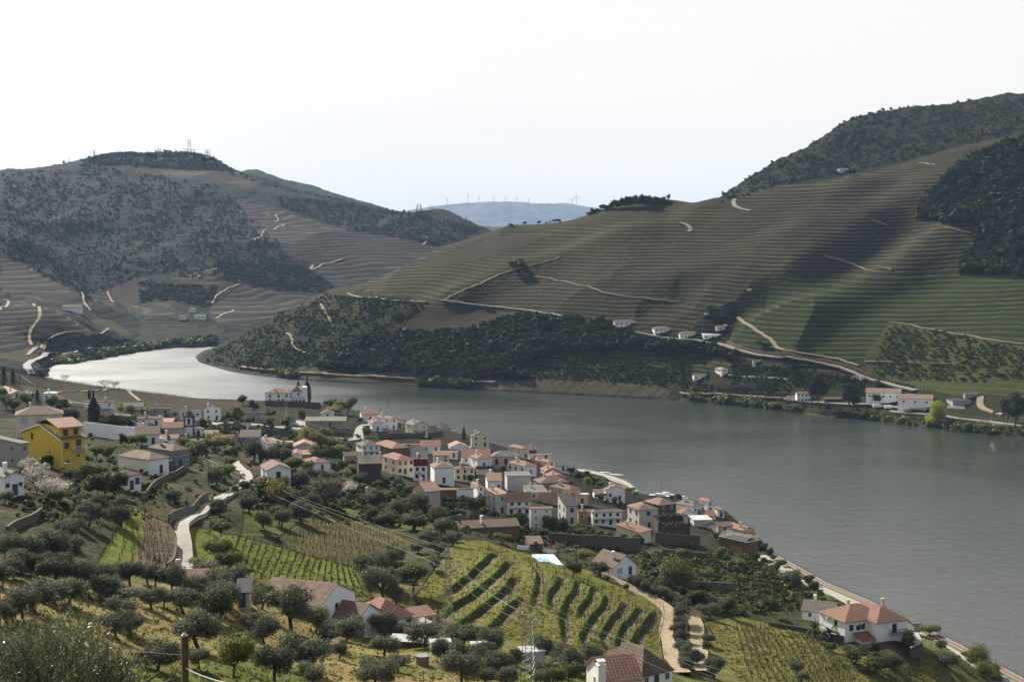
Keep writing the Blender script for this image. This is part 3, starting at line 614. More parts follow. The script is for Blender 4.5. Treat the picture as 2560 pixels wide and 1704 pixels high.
def proto(kind, i):
    key = (kind, i)
    if key in PROTO: return PROTO[key]
    rg = np.random.default_rng(hash(kind) % 1 + sum(map(ord, kind))*13+i*101)
    tr = None; asp = 0.5
    if kind == 'olive':      # unit: crown about 1 wide, tree about 0.95 high
        lb = rand_lobes(rg, 10, 0.95, 0.86, 0.08, 0.25)
        c, n = crown_pts(lb, 9000, rg, 0.45, 0.14); sz = 0.024; asp = 0.42; mat = LM['olive']; tr = trunk_mesh(rg, 0.8, 0.04, 0.5, 5, 0.07)
    elif kind in ('broad', 'yellow', 'citrus', 'pink', 'lime'):
        lb = rand_lobes(rg, 8, 1.0, 1.0, 0.25 if kind != 'citrus' else 0.1, 0.25)
        c, n = crown_pts(lb, 7500 if kind != 'yellow' else 5200, rg, 0.5, 0.1); sz = 0.022; asp = 0.7; mat = LM[kind]; tr = trunk_mesh(rg, 0.9, 0.03, 0.5, 5, 0.08, 0.3)
    elif kind == 'bush':
        lb = rand_lobes(rg, 7, 1.0, 0.7, 0.0, 0.26); c, n = crown_pts(lb, 2200, rg, 0.5, -0.1); sz = 0.04; asp = 0.6; mat = LM['citrus']; tr = trunk_mesh(rg, 0.5, 0.02, 0.4, 4)
    elif kind == 'willow':
        lb = [(0,0,0.42,0.42,0.4,0.36),(-0.2,0,0.3,0.34,0.3,0.3),(0.22,0,0.28,0.32,0.3,0.28),(0,-0.2,0.25,0.34,0.3,0.25)]; c, n = crown_pts(lb, 12000, rg, 0.55, -0.1); sz = 0.018; mat = LM['broad']; tr = trunk_mesh(rg, 0.5, 0.02, 0.4, 5)
    elif kind in ('blossom', 'bare'):
        lb = rand_lobes(rg, 9, 1.0, 1.0, 0.25, 0.24); c, n = crown_pts(lb, 900 if kind == 'blossom' else 1100, rg, 0.3, 0.2); sz = 0.026 if kind == 'blossom' else 0.05; asp = 0.8 if kind == 'blossom' else 0.07; mat = LM[kind]; tr = trunk_mesh(rg, 0.95, 0.025, 0.75, 7, 0.05, 0.25)
    elif kind == 'cypress':  # unit height 1
        n_ = 3600; z = rg.uniform(0.02, 1, n_); a = rg.uniform(0, 2*math.pi, n_); r = 0.135*np.sin(np.clip(z*1.05+0.12, 0, 1)*math.pi)**0.55*(1-z**5)*rg.uniform(0.75, 1.05, n_)*(1+0.12*np.sin(a*5+z*9))
        c = np.stack([r*np.cos(a), r*np.sin(a), z], 1); n = np.stack([np.cos(a), np.sin(a), 0.3+0*a], 1)+rg.normal(size=(n_, 3))*0.5; sz = 0.02; mat = LM['dark']; tr = MB().bar((0,0,-.1), (0,0,.9), 0.02, 6, 0.003).mesh('trunk', BARK)
    elif kind == 'conifer':
        P = []; NN = []
        for k in range(15):
            z = 0.12+k*0.058; R_ = (1-z)*0.36*rg.uniform(0.8, 1.15)
            for j in range(9):
                a = j*2*math.pi/9+k*0.7+rg.uniform(-.2, .2); q = rg.uniform(0.05, 1, 26); 
                P.append(np.stack([R_*q*math.cos(a), R_*q*math.sin(a), z-0.05*q+rg.normal(size=26)*0.008], 1)+rg.normal(size=(26, 3))*0.012); NN.append(rg.normal(size=(26, 3))*0.6+np.array([0, 0, 1]))
        c = np.concatenate(P); n = np.concatenate(NN); sz = 0.022; mat = LM['dark']; tr = MB().bar((0,0,-.1), (0,0,1.0), 0.02, 6, 0.003).mesh('trunk', BARK)
    elif kind == 'gum':      # tall dark round-headed tree
        lb = rand_lobes(rg, 12, 0.8, 1.0, 0.22, 0.19); c, n = crown_pts(lb, 4200, rg, 0.5, 0.1); sz = 0.026; mat = LM['dark']; tr = trunk_mesh(rg, 0.95, 0.028, 0.4, 6, 0.05, 0.2)
    elif kind == 'far':      # distant round tree, few leaves
        lb = rand_lobes(rg, 5, 1.0, 0.9, 0.15, 0.27); c, n = crown_pts(lb, 240, rg, 0.5, 0.0); sz = 0.10; asp = 0.7; mat = LM['scrub']; tr = MB().bar((0,0,-.3), (0,0,.5), 0.03, 4).mesh('trunk', BARK)
    elif kind == 'fargrove':
        lb = rand_lobes(rg, 4, 1.0, 0.8, 0.1, 0.28); c, n = crown_pts(lb, 200, rg, 0.5, 0.0); sz = 0.11; asp = 0.7; mat = LM['citrus']; tr = MB().bar((0,0,-.3), (0,0,.5), 0.03, 4).mesh('trunk', BARK)
    elif kind == 'reed':
        n_ = 500; q = rg.normal(size=(n_, 2))*0.16; z = rg.uniform(0.1, 0.95, n_); c = np.stack([q[:,0]*(1+z*.6), q[:,1]*(1+z*.6), z], 1); n = np.stack([rg.normal(size=n_), rg.normal(size=n_), 0.1*rg.normal(size=n_)], 1); sz = 0.05; asp = 0.12; mat = LM['yellow']
        m = MB()
        for k in range(26):
            x, y = rg.normal(size=2)*0.13; m.bar((x, y, -.05), (x*1.5, y*1.5, rg.uniform(.6, 1)), 0.006, 3, 0.002)
        tr = m.mesh('stems', LM['bare'])
    V, Fq = leaves(c, n, sz, rg, asp)
    PROTO[key] = (npmesh(kind+'_crown', V, Fq, mat), tr); return PROTO[key]
NPR = dict(olive=6, broad=4, yellow=3, citrus=4, bush=3, far=6, fargrove=5)
PLANTS = []                                   # (kind, root, u, v, size) for the labels
FULL = dict(olive=('olive_tree', 'olive tree'), broad=('leafy_tree', 'tree'), yellow=('pale_tree', 'tree'), lime=('bright_tree', 'tree'), citrus=('citrus_tree', 'tree'), pink=('blossom_tree', 'tree'), bush=('bush', 'bush'),
            willow=('willow_bush', 'bush'), blossom=('blossom_tree', 'tree'), bare=('bare_tree', 'tree'), cypress=('cypress_tree', 'cypress'), conifer=('conifer_tree', 'conifer'), gum=('dark_tree', 'tree'), far=('hill_tree', 'tree'), fargrove=('orchard_tree', 'tree'), reed=('reed_clump', 'reeds'))
_pc = 0
def plant(kind, P, size, height=None, label=None, group=None, parts=True, uv=None):
    global _pc
    _pc += 1; cm, tm = proto(kind, _pc % NPR.get(kind, 2)); nm, cat = FULL[kind]
    r = empty(nm, P, random.uniform(0, 6.28), label, cat, group); s = size; r.scale = (s, s, height or s*random.uniform(0.92, 1.08))
    c = bpy.data.objects.new('crown', cm); link(c, r)
    if tm and parts: link(bpy.data.objects.new('trunk' if kind != 'reed' else 'stems', tm), r)
    if not label: PLANTS.append((kind, r, *(uv or proj(*P)), size))
    return r
def trees(zone_, kind, lst, hmul=None, sizemul=1.0):
    for e in lst:
        x, yc, w_ = e[:3]; yb = e[3] if len(e) > 3 else yc+0.55*w_
        sc_ = ZO[zone_][2]; u, v = Z(zone_, x, yb); P = hit(u, v)
        size = max(0.8, w_/sc_*P.y/F*sizemul*((1.45 if zone_ in 'FG' else 1.3) if kind in ('olive', 'broad', 'yellow', 'citrus') else 1.1))
        h = min(size*1.5, (yb-yc+w_*0.42)/sc_*P.y/F*1.0) if len(e) > 3 else None
        if kind == 'conifer': size *= 1.35
        plant(kind, P, size, h, uv=Z(zone_, x, yc))
trees('F', 'olive', [(905,680,230,850),(1050,800,260,905),(1300,790,200,940),(1410,790,150,915),(1560,820,220,965),(1700,1030,330,1290),(1400,1270,290,1470),(1850,880,280),(1930,830,260),(1750,560,210,650),
  (50,420,190),(240,440,220),(430,420,250),(590,440,220),(110,570,180),(480,600,230),(690,640,230),(280,780,320,960),(480,740,260,905),(620,720,220,900),(1270,640,150),(1120,640,200),(930,640,200),(1480,690,200),(1700,740,190),(1880,740,220),(2010,690,180),
  (600,265,190),(670,185,120),(770,130,180),(1040,60,150,230),(1900,70,120,130),(1060,960,210),(1000,1060,200),(1120,1080,160),(30,660,160),(160,520,170),(330,560,170),(2150,1060,150),(1720,1370,150),(760,600,150),(860,120,110),(180,900,220),(60,980,180),(1350,660,170),(2190,1020,110)])
trees('G', 'olive', [(210,1010,210,1230),(450,880,350),(230,790,200),(610,1200,360,1480),(330,1400,290),(920,1190,110,1360),(720,1000,220),(830,1080,200,1240),(1010,1020,250,1200),(1330,1080,200),(1340,1190,220,1340),(1480,1100,130),(1700,1070,250,1250),(1850,1190,170,1370),(2070,1090,250,1235),(2090,1320,220),(2050,1460,290),(1460,1350,190,1475),(1250,1500,270),(2300,1400,180),(2280,1200,200),
  (1200,540,220),(1320,480,200),(1430,410,160),(1300,690,250),(1640,310,120,380),(1740,200,180,310),(1850,150,150),(1960,250,120),(1600,80,190,165),(1320,40,140,125),(1210,25,120,100),(1830,20,140),(1790,480,110),(1830,350,120),(380,60,150),(560,30,150),(1370,620,150),(1420,760,160),(2180,1180,150),(1180,1420,150),(660,1500,200)])
trees('H', 'olive', [(90,1180,200),(180,1400,250),(580,1260,200),(770,1330,230),(590,1450,210),(900,1380,180),(1050,1320,190),(1270,1510,190),(1110,490,155,590),(2110,900,180,980),(2150,1430,190),(2100,1170,110),(2100,1245,90),(60,1290,180),(700,1420,170),(980,1440,150),(250,1500,190),(40,1500,180),(560,1530,150)])
for x, y, q in ((1400,630,95),(1450,655,105),(1520,685,110),(1580,700,100),(1640,740,110),(1700,765,110),(1760,790,110),(1820,825,110),(1875,855,115),(1850,925,150),(1855,1010,130),(1820,1080,130),(1835,1160,125),(1850,1240,130),(1890,1290,140),(1925,1345,170),(1995,1335,130),(1900,1400,120)):
    trees('H', 'olive', [(x, y, q)])
trees('J', 'olive', [(230,650,170),(1660,1340,165,1430),(260,1410,110,1480),(310,1500,120,1560)])
trees('M', 'olive', [(90,1310,170),(370,1430,150),(560,1390,180),(550,1100,170),(390,1150,130),(700,1070,170),(820,1080,150),(780,1220,270),(1240,1270,180),(1220,1370,130,1500),(1350,1410,140,1510),(1430,1370,180),(1590,1450,190,1560),(1610,1330,190),(1830,1430,150),(1870,1500,140),(620,990,130),(130,830,190),(380,880,180),(250,890,140),(650,1310,160),(470,1260,150),(1500,1330,130),(1700,1360,110),(1100,1090,110),(900,1150,110)])
trees('L', 'olive', [(1600,1410,150,1500),(920,1480,160),(1100,1510,160),(1140,1430,100),(2005,1520,140),(2300,1450,140),(1990,1260,150),(660,690,140),(60,570,120),(130,590,120),(2250,1330,90),(50,1440,120),(2300,1500,150)])
trees('F', 'broad', [(1910,250,150),(1880,470,180),(2010,1250,240,1530),(1930,960,200),(1980,560,170),(1860,190,70)])
trees('G', 'broad', [(220,110,130),(60,700,130),(20,1180,120),(1590,640,200),(1690,120,80),(1480,560,120),(60,560,90)])
trees('H', 'broad', [(820,1500,200),(700,1540,150),(2300,830,150,960),(200,230,120,290),(960,400,110,470),(2190,400,120),(1350,700,60)])
trees('H', 'willow', [(1790,500,320)]); trees('H', 'citrus', [(2020,770,170,850),(1880,740,100),(330,1290,120,1430),(550,200,130,235),(640,130,130),(770,140,130),(900,190,150,240),(1020,240,90),(1135,260,110,300),(1325,270,90),(1450,265,80),(1400,210,60),(240,120,140),(330,90,120),(860,540,130)])
trees('J', 'citrus', [(810,1310,200,1395),(960,1400,190,1480),(985,1250,130),(1150,1360,150,1450),(1050,1410,110),(1270,1190,140),(590,1240,80),(20,880,130),(370,630,90),(420,700,100),(470,760,80),(20,380,60)])
trees('J', 'broad', [(1490,1080,150,1150),(1290,1040,80),(1600,1225,90,1285),(1700,1215,90,1275),(1760,1190,70),(1830,1310,90,1370),(1640,1130,110),(2090,1470,110),(110,1000,55),(510,820,80),(580,850,80)]); trees('J', 'willow', [(1940,1270,230),(1975,1410,180),(1500,1020,150),(1560,1090,130),(1620,1140,130),(2080,1480,150),(1880,1180,110)])
trees('J', 'reed', [(310,830,130,900),(290,760,100,840)])
trees('M', 'broad', [(400,790,140,880),(500,1000,140),(990,430,130),(930,440,110),(830,410,90),(1250,1150,50),(1290,1140,60),(240,1180,180),(470,980,90),(1370,1290,150),(330,800,80),(1110,560,50),(200,1480,110)])
trees('M', 'yellow', [(320,1230,230),(560,670,120,700),(720,740,200,860),(840,740,150,850),(920,820,140,900),(640,750,170),(890,460,150,520),(280,570,90),(440,560,80),(780,690,120),(640,700,120),(690,860,120),(20,520,60),(1690,1490,90),(590,735,120)])
trees('M', 'blossom', [(1000,1170,170,1260)]); trees('M', 'pink', [(210,1140,120)])
trees('M', 'citrus', [(2130,1075,90),(800,870,100),(280,500,80),(580,515,80),(1160,635,60),(1180,670,75),(1910,1300,100),(2200,1310,120),(870,990,90),(950,990,90),(1930,1350,80),(2120,1330,90),(120,420,90),(30,370,80),(700,880,80),(1060,1030,70),(1350,1130,60),(1540,1210,80),(870,400,70)])
trees('M', 'bare', [(1790,600,70,650),(1880,600,70,660),(1930,620,60,670),(880,370,60,400)]); trees('M', 'conifer', [(2060,640,90,750)])
trees('L', 'citrus', [(950,1300,290,1440),(860,1250,180),(1050,1330,180),(460,1100,140,1170),(1000,760,120),(1120,770,130),(1190,760,120),(930,790,90),(560,600,110),(480,590,100),(380,290,90,330),(1880,770,80),(1150,920,100),(1060,880,60)])
trees('L', 'broad', [(2060,1210,150),(2110,1140,90),(1800,1040,150),(1780,990,110),(640,1250,120),(560,600,80),(260,560,120),(30,510,110),(1700,940,100),(1250,940,100),(1310,930,90),(2150,1380,70),(540,1440,150),(890,1050,100),(980,1060,100)])
trees('L', 'yellow', [(1990,930,220,1030),(1200,650,150,720),(1310,650,100,710),(1110,640,90),(2180,700,120),(1610,670,70,720),(1500,660,60),(2100,700,70),(1900,960,120)])
trees('L', 'blossom', [(330,1200,250,1400),(450,1330,240,1500),(250,1150,150),(560,1360,180)]); trees('L', 'bare', [(960,400,120,445),(1050,400,100,445),(600,340,80,385),(640,1380,120),(2020,1080,50)])
trees('L', 'conifer', [(345,490,110,590)])
for x, yt, yb, q, k in ((865,462,812,1.0,'cypress'),(120,250,420,1,'conifer'),(35,230,430,1,'conifer'),(822,440,540,1,'cypress')):
    u, v = Z('L', x, yb); P = hit(u, v); h = (yb-yt)/3.681*P.y/F; plant(k, P, h*(1.15 if k == 'cypress' else 1), h, uv=Z('L', x, yt))
for x, yt, yb, q in ((620,148,400,1.1),(536,165,290,0.9)):
    u, v = Z('M', x, yb); P = hit(u, v); h = (yb-yt)/3.681*P.y/F; plant('cypress', P, h*0.95*q, h, uv=Z('M', x, yt))
trees('V', 'yellow', [(1210,590,90),(1195,1215,120,1290),(1640,680,55)]); trees('V', 'broad', [(1060,580,50),(1610,635,70,668),(1330,600,60),(1290,560,60),(1110,995,90),(760,760,40)])
trees('V', 'citrus', [(1270,570,80),(1180,510,80),(1060,470,60),(1325,700,95,742),(1450,745,60),(1520,770,50),(140,520,80),(430,445,50),(190,780,110),(270,760,90),(130,760,80),(420,950,110),(500,930,90),(590,920,110),(550,990,70),(860,950,110),(1000,970,110),(770,1030,100,1080),(2040,710,60),(1990,715,40),(1130,520,60),(1230,530,50),(1380,760,50),(880,640,30),(1700,1130,60),(2110,1150,50),(340,860,60),(1900,640,1)][:-1])
trees('I', 'citrus', [(340,1070,60),(770,1150,70,1180),(830,1210,70,1250),(860,1270,50),(90,1150,50),(1180,1480,60)]); trees('I', 'broad', [(890,1350,90),(960,1320,60),(830,1310,50),(30,1250,110),(560,1340,70)]); trees('I', 'olive', [(1020,1430,130)])
# far bank
def ftrees(kind, zone_, lst):
    for e in lst:
        x, yt, yb, q = e; u, v = Z(zone_, x, yb); s = ZO[zone_][2]; lim = 3700 if zone_ == 'P' else 2200
        for dv in range(0, 60):
            y_ = depth_at(u, v+dv)
            if y_ is not None and y_ < lim: break
        P = hit(u, v+dv+(0.6 if dv else 0)); plant(kind, P, q/s*P.y/F, (yb-yt)/s*P.y/F, uv=Z(zone_, x, yt))
ftrees('gum', 'S', [(950,720,985,170),(905,760,960,110),(1165,800,1000,130),(1130,740,840,110),(1200,840,1010,100),(780,670,780,100),(2310,860,1130,210),(2240,900,1090,130),(190,730,830,40),(20,690,800,40)])
ftrees('lime', 'S', [(1765,940,1108,135),(1712,1035,1112,100)]); ftrees('yellow', 'S', [(1825,1060,1110,70)]); ftrees('citrus', 'S', [(1365,885,950,110),(1060,970,1040,120),(1150,990,1050,120),(1240,1000,1060,110),(1340,790,840,80),(570,520,575,60),(540,520,570,50),(600,530,575,40),(1290,990,1050,90),(980,990,1030,80)])
ftrees('broad', 'S', [(665,940,995,90),(770,950,1010,110),(2080,1090,1155,80),(1960,1080,1140,90),(1880,1090,1135,60),(420,920,970,60),(295,895,950,60),(90,830,880,60),(2190,1100,1150,60),(180,285,310,40),(190,275,305,50)]); ftrees('bare', 'S', [(1555,980,1030,40),(1665,980,1035,30),(2065,1040,1085,30),(2110,1050,1090,30),(1920,1030,1075,30),(1245,900,940,40)]); ftrees('blossom', 'S', [(475,165,195,40),(180,332,362,35),(310,410,435,40),(505,685,715,30)])
ftrees('far', 'Q', [(1175,595,622,38),(1265,572,600,30),(1360,565,598,35),(1413,580,596,18),(1440,575,595,25),(1470,550,585,32),(1498,545,575,40),(1733,468,510,38),(1805,448,480,16),(2250,395,440,28),(2010,385,410,22),(2218,400,425,25),(1220,825,920,110),(1185,850,915,60),(1255,870,910,50),(1700,500,525,40),(1770,480,505,40),(1000,1155,1190,40),(1035,1165,1200,35)])
ftrees('far', 'R', [(1370,152,170,20),(1390,135,165,30),(1445,128,155,24),(1980,108,122,28),(1170,600,660,75),(300,755,800,0.1*300),(1920,535,620,60),(1985,520,600,50),(445,665,685,18),(1190,190,205,30),(1308,168,182,22)])
for i in range(64):
    x = 1700+(i % 32)*17.5+random.uniform(-7, 7); y = np.interp(x, [1700,1880,2000,2110,2200,2260], [505,425,390,388,410,430]); b_ = np.interp(x, [1700,2040,2260], [525,490,455]) if i < 32 else b_; ftrees('far', 'Q', [(x, y+random.uniform(0, 20)+(i//32)*18, b_+(i//32)*6-6, random.uniform(38, 60))])
ftrees('far', 'P', [(440,165,195,22),(612,130,160,18),(655,125,155,20),(1168,98,125,26),(1280,102,125,24),(1320,108,130,24),(1345,112,135,22),(1655,245,280,40),(1690,262,290,30)])
for i in range(44):                     # wood on the left summit, tree by tree along the sky
    x = 560+i*24+random.uniform(-6, 6); y = np.interp(x, [560,700,850,1100,1330,1450,1600], [165,132,118,120,117,147,245]); ftrees('far', 'P', [(x, y-random.uniform(2, 14), y+18, random.uniform(18, 34))])
for i in range(46):
    x = 1720+i*26; y = np.interp(x, [1720,1950,2356,2480,2700,2920], [300,360,440,490,530,545]); 
    if x < 2900: ftrees('far', 'P', [(x+random.uniform(-8, 8), y-random.uniform(4, 16), y+12, random.uniform(14, 26))])
# orchard on the far slope: rows of round trees
cnt = 0; OP = Z('D', [(2052,752),(2150,760),(2240,780),(2356,805),(2356,880),(2250,893),(2120,885),(2010,858),(2010,815)])
for j in range(15):
    for i in range(46):
        u = 2180+i*9.6+(j % 2)*4+random.uniform(-3, 3); v = 818+j*10.5+0.055*(u-2180)*0.4+random.uniform(-2.5, 2.5)
        if cnt < 290 and inpoly(np.array([u]), np.array([v]), OP)[0] and random.random() < 0.72:
            P = hit(u, v); q = random.uniform(9.5, 13)*P.y/F; plant('fargrove', P, q, q*random.uniform(0.8, 1.0), 'round dark green tree in the rows of the far bank orchard', 'orchard trees in rows on the far slope', parts=False); cnt += 1
# masses nobody could count: scrub woods
EXC = [(1534,785,1622,838),(1624,795,1822,862),(1725,900,1830,962),(2160,955,2460,1030),(1975,970,2120,1010)]
def wood(name, polys, n, smin, smax, matk, seed, hm=0.9, cond=None, nleaf=46):
    rg = np.random.default_rng(seed); base = []
    for i in range(6):
        lb = rand_lobes(rg, 4, 1.0, 0.85, 0.0, 0.3); c, nn = crown_pts(lb, nleaf, rg, 0.6, -0.1); base.append(leaves(c, nn, 0.2 if nleaf < 50 else 0.12, rg, 0.8))
    VV_ = []; FF_ = []; off = 0
    for poly, share in polys:
        k = 0; us = [p[0] for p in poly]; vs = [p[1] for p in poly]; target = int(n*share); tries = 0
        while k < target and tries < target*6:
            tries += 1; u = rg.uniform(min(us), max(us)); v = rg.uniform(min(vs), max(vs))
            if not inpoly(np.array([u]), np.array([v]), poly)[0]: continue
            if any(q[0] < u < q[2] and q[1] < v < q[3] for q in EXC): continue
            if vnoise(u/26, v/16, seed) < rg.uniform(0.0, 0.6): continue
            y = depth_at(u, v)
            if y is None: continue
            P = pt(u, v, y)
            if P[2] < 9.5 and 740 < u < 1700 and y > 850 and not 1040 < u < 1185: continue
            s = rg.uniform(smin, smax)*rg.uniform(0.7, 1.3)*y/F; V, Q_ = base[k % 6]; a = rg.uniform(0, 6.28)
            X = V[:,0]*math.cos(a)-V[:,1]*math.sin(a); Y_ = V[:,0]*math.sin(a)+V[:,1]*math.cos(a)
            VV_.append(np.stack([X*s+P[0], Y_*s+P[1], V[:,2]*s*hm+P[2]-0.1*s], 1)); FF_.append(Q_+off); off += len(V); k += 1
    o = bpy.data.objects.new(name, npmesh(name, np.concatenate(VV_), np.concatenate(FF_), LM[matk])); link(o); return tag(o, kind='stuff')
wood('woodland', [(Z('D', [(650,862),(720,848),(850,773),(1080,765),(1200,728),(1420,745),(1460,780),(1640,800),(1700,825),(1620,815),(1440,800),(1260,815),(1180,850),(1240,880),(900,878),(640,868)]), 0.72), (Z('D', [(2356,315),(2280,342),(2190,388),(2150,430),(2105,495),(2180,515),(2240,510),(2250,560),(2215,600),(2210,628),(2356,633)]), 0.28)], 4200, 12, 27, 'scrub', 3)
wood('scrub', [(Z('D', [(470,830),(511,800),(640,722),(740,680),(960,692),(985,708),(850,770),(720,850),(640,862),(480,835)]), 0.2), (Z('D', [(1190,850),(1260,815),(1440,800),(1620,812),(1720,850),(1620,890),(1250,885)]), 0.12), (Z('D', [(1580,770),(1640,710),(1700,690),(1680,730),(1668,785)]), 0.04),
  (Z('D', [(1600,860),(1700,835),(1990,875),(1980,900),(1900,930),(1600,905)]), 0.1), (Z('D', [(1640,470),(1800,350),(1960,255),(2100,232),(2356,230),(2356,300),(2090,368),(1960,398),(1830,418),(1700,455)]), 0.24), (Z('D', [(1600,895),(1850,925),(2100,960),(2356,985),(2356,1003),(2000,955),(1700,920)]), 0.06), (Z('D', [(455,812),(640,858),(760,872),(1540,915),(1000,885),(700,862)]), 0.06), (Z('D', [(960,872),(1080,880),(1080,898),(970,888)]), 0.08)], 11000, 3.5, 9.5, 'scrub', 8, nleaf=24)
wood('forest', [(Z('D', [(180,384),(250,352),(420,347),(490,362),(540,395),(430,390),(300,380)]), 0.14), (Z('D', [(0,400),(240,385),(500,425),(640,560),(760,680),(700,670),(560,650),(330,630),(200,690),(0,580)]), 0.42), (Z('D', [(640,450),(800,470),(960,490),(1110,530),(1030,568),(760,518),(640,472)]), 0.12), (Z('D', [(320,650),(500,660),(480,710),(400,690),(320,700)]), 0.07),
  (Z('D', [(90,780),(240,770),(330,790),(500,770),(500,790),(200,810),(110,818)]), 0.09), (Z('D', [(500,600),(700,610),(770,660),(640,670),(500,640)]), 0.08), (Z('D', [(85,840),(250,800),(460,790),(300,805),(140,835),(110,860)]), 0.08)], 12500, 3, 9, 'scrub', 12, nleaf=20)
# ------------------------------------------------------------------ houses
WC = dict(W=(0.81,0.81,0.80), C=(0.68,0.62,0.47), Y=(0.56,0.42,0.06), P=(0.56,0.42,0.39), B=(0.085,0.2,0.42), N=(0.17,0.2,0.26), G=(0.33,0.31,0.28), D=(0.085,0.07,0.055), O=(0.62,0.44,0.29), K=(0.17,0.10,0.07), R=(0.16,0.03,0.025), S=(0.52,0.50,0.46), U=(0.30,0.19,0.12))
WN = dict(W='white_render', C='cream_render', Y='yellow_render', P='pink_render', B='blue_render', N='slate_blue_render', G='grey_render', D='dark_stone', O='peach_render', K='brown_brick', R='dark_red_cladding', S='stained_render', U='ochre_plaster')
def WM(k): return wallmat(WN[k], WC[k])
RC = dict(r=((0.345,0.185,0.13),(0.25,0.15,0.11)), p=((0.46,0.29,0.22),(0.34,0.22,0.17)), b=((0.25,0.165,0.12),(0.14,0.11,0.085)), g=((0.24,0.225,0.2),(0.14,0.13,0.115)), k=((0.04,0.04,0.042),(0.07,0.07,0.07)), w=((0.66,0.66,0.66),(0.5,0.5,0.5)), t=((0.32,0.21,0.16),(0.19,0.135,0.11)))
RN = dict(r='red_tiles', p='pale_pink_tiles', b='old_brown_tiles', g='grey_tiles', k='black_sheet', w='white_sheet', t='weathered_tiles')
def RM(k, big=False): return roofmat(RN[k]+('_near' if big else ''), *RC[k], tile=0.6 if big else 0.24, row=0.62 if big else 0.4, big=big)
GLASS, gt, gb = newmat('window_glass'); gb.inputs['Base Color'].default_value = (0.022, 0.025, 0.03, 1); gb.inputs['Roughness'].default_value = 0.12; gb.inputs['Specular IOR Level'].default_value = 0.5
WOODD = plain('dark_wood', (0.06, 0.04, 0.03), 0.7); WHITEP = plain('white_paint', (0.72, 0.72, 0.70), 0.5, 0.05); STONE = plain('granite_trim', (0.4, 0.38, 0.34), 0.9); SHUT = plain('grey_shutter', (0.45,0.45,0.45), 0.6, 0.06)
IRON = plain('painted_iron', (0.05, 0.05, 0.05), 0.5); GALV = plain('galvanised_steel', (0.22, 0.225, 0.225), 0.45, 0.08); CONC = plain('concrete', (0.36, 0.345, 0.31), 0.9, 0.2, 0.6, 0.2)
def win_protos():
    P = {}
    for nm, wd, ht, mt in (('n', 0.95, 1.25, WHITEP), ('d', 0.95, 1.25, WOODD), ('s', 0.6, 0.6, STONE), ('t', 1.05, 2.1, WOODD), ('w', 1.7, 1.3, SHUT)):
        f = MB(); q = 0.09; a, b = wd/2, ht/2
        f.box(-a-q, a+q, -0.05, 0.03, b, b+q).box(-a-q, a+q, -0.11, 0.03, -b-q, -b).box(-a-q, -a, -0.05, 0.03, -b, b).box(a, a+q, -0.05, 0.03, -b, b)
        if nm in 'ndw': f.box(-0.025, 0.025, -0.045, 0.01, -b, b)
        p = MB().box(-a, a, -0.02, 0.02, -b, b)
        P[nm] = (f.mesh('window', mt), p.mesh('pane', SHUT if nm == 'w' else GLASS))
    return P
WP_ = win_protos()
FARWIN = MB().box(-0.5, 0.5, -0.03, 0.02, -0.65, 0.65).mesh('window', GLASS)
DOORM = MB().box(-0.5, 0.5, -0.06, 0.03, 0, 2.1).mesh('door', plain('door_green', (0.05, 0.07, 0.06), 0.6)); HANDM = MB().box(0.34, 0.40, -0.10, -0.06, 1.0, 1.12).mesh('handle', GALV)
CHIM = {}
def chimney_mesh(k):
    if k not in CHIM: CHIM[k] = MB().box(-.3,.3,-.3,.3,-1.6,1.0).box(-.38,.38,-.38,.38,1.0,1.1).box(-.26,.26,-.26,-.2,1.1,1.35).box(-.26,.26,.2,.26,1.1,1.35).box(-.38,.38,-.38,.38,1.35,1.43).mesh('chimney', WM(k))
    return CHIM[k]
def slab(m, pts, th=0.14, base=None):
    """roof plane with thickness; uv in metres along eave and slope"""
    p = [Vector(q) for q in pts]; e = (p[1]-p[0]); e.z = 0; e.normalize(); n = (p[1]-p[0]).cross(p[-1]-p[0]).normalized(); s = n.cross(e).normalized()
    uv = [((q-p[0]).dot(e)+50, (q-p[0]).dot(s)+50) for q in p]
    m.face(p, uv); d = Vector((0, 0, -th)); m.face([q+d for q in p][::-1], [(50.0, 50.0)]*len(p))
    for i in range(len(p)):
        a, b = p[i], p[(i+1) % len(p)]; m.face([a+d, b+d, b, a], [(50.02, 50.02)]*4)
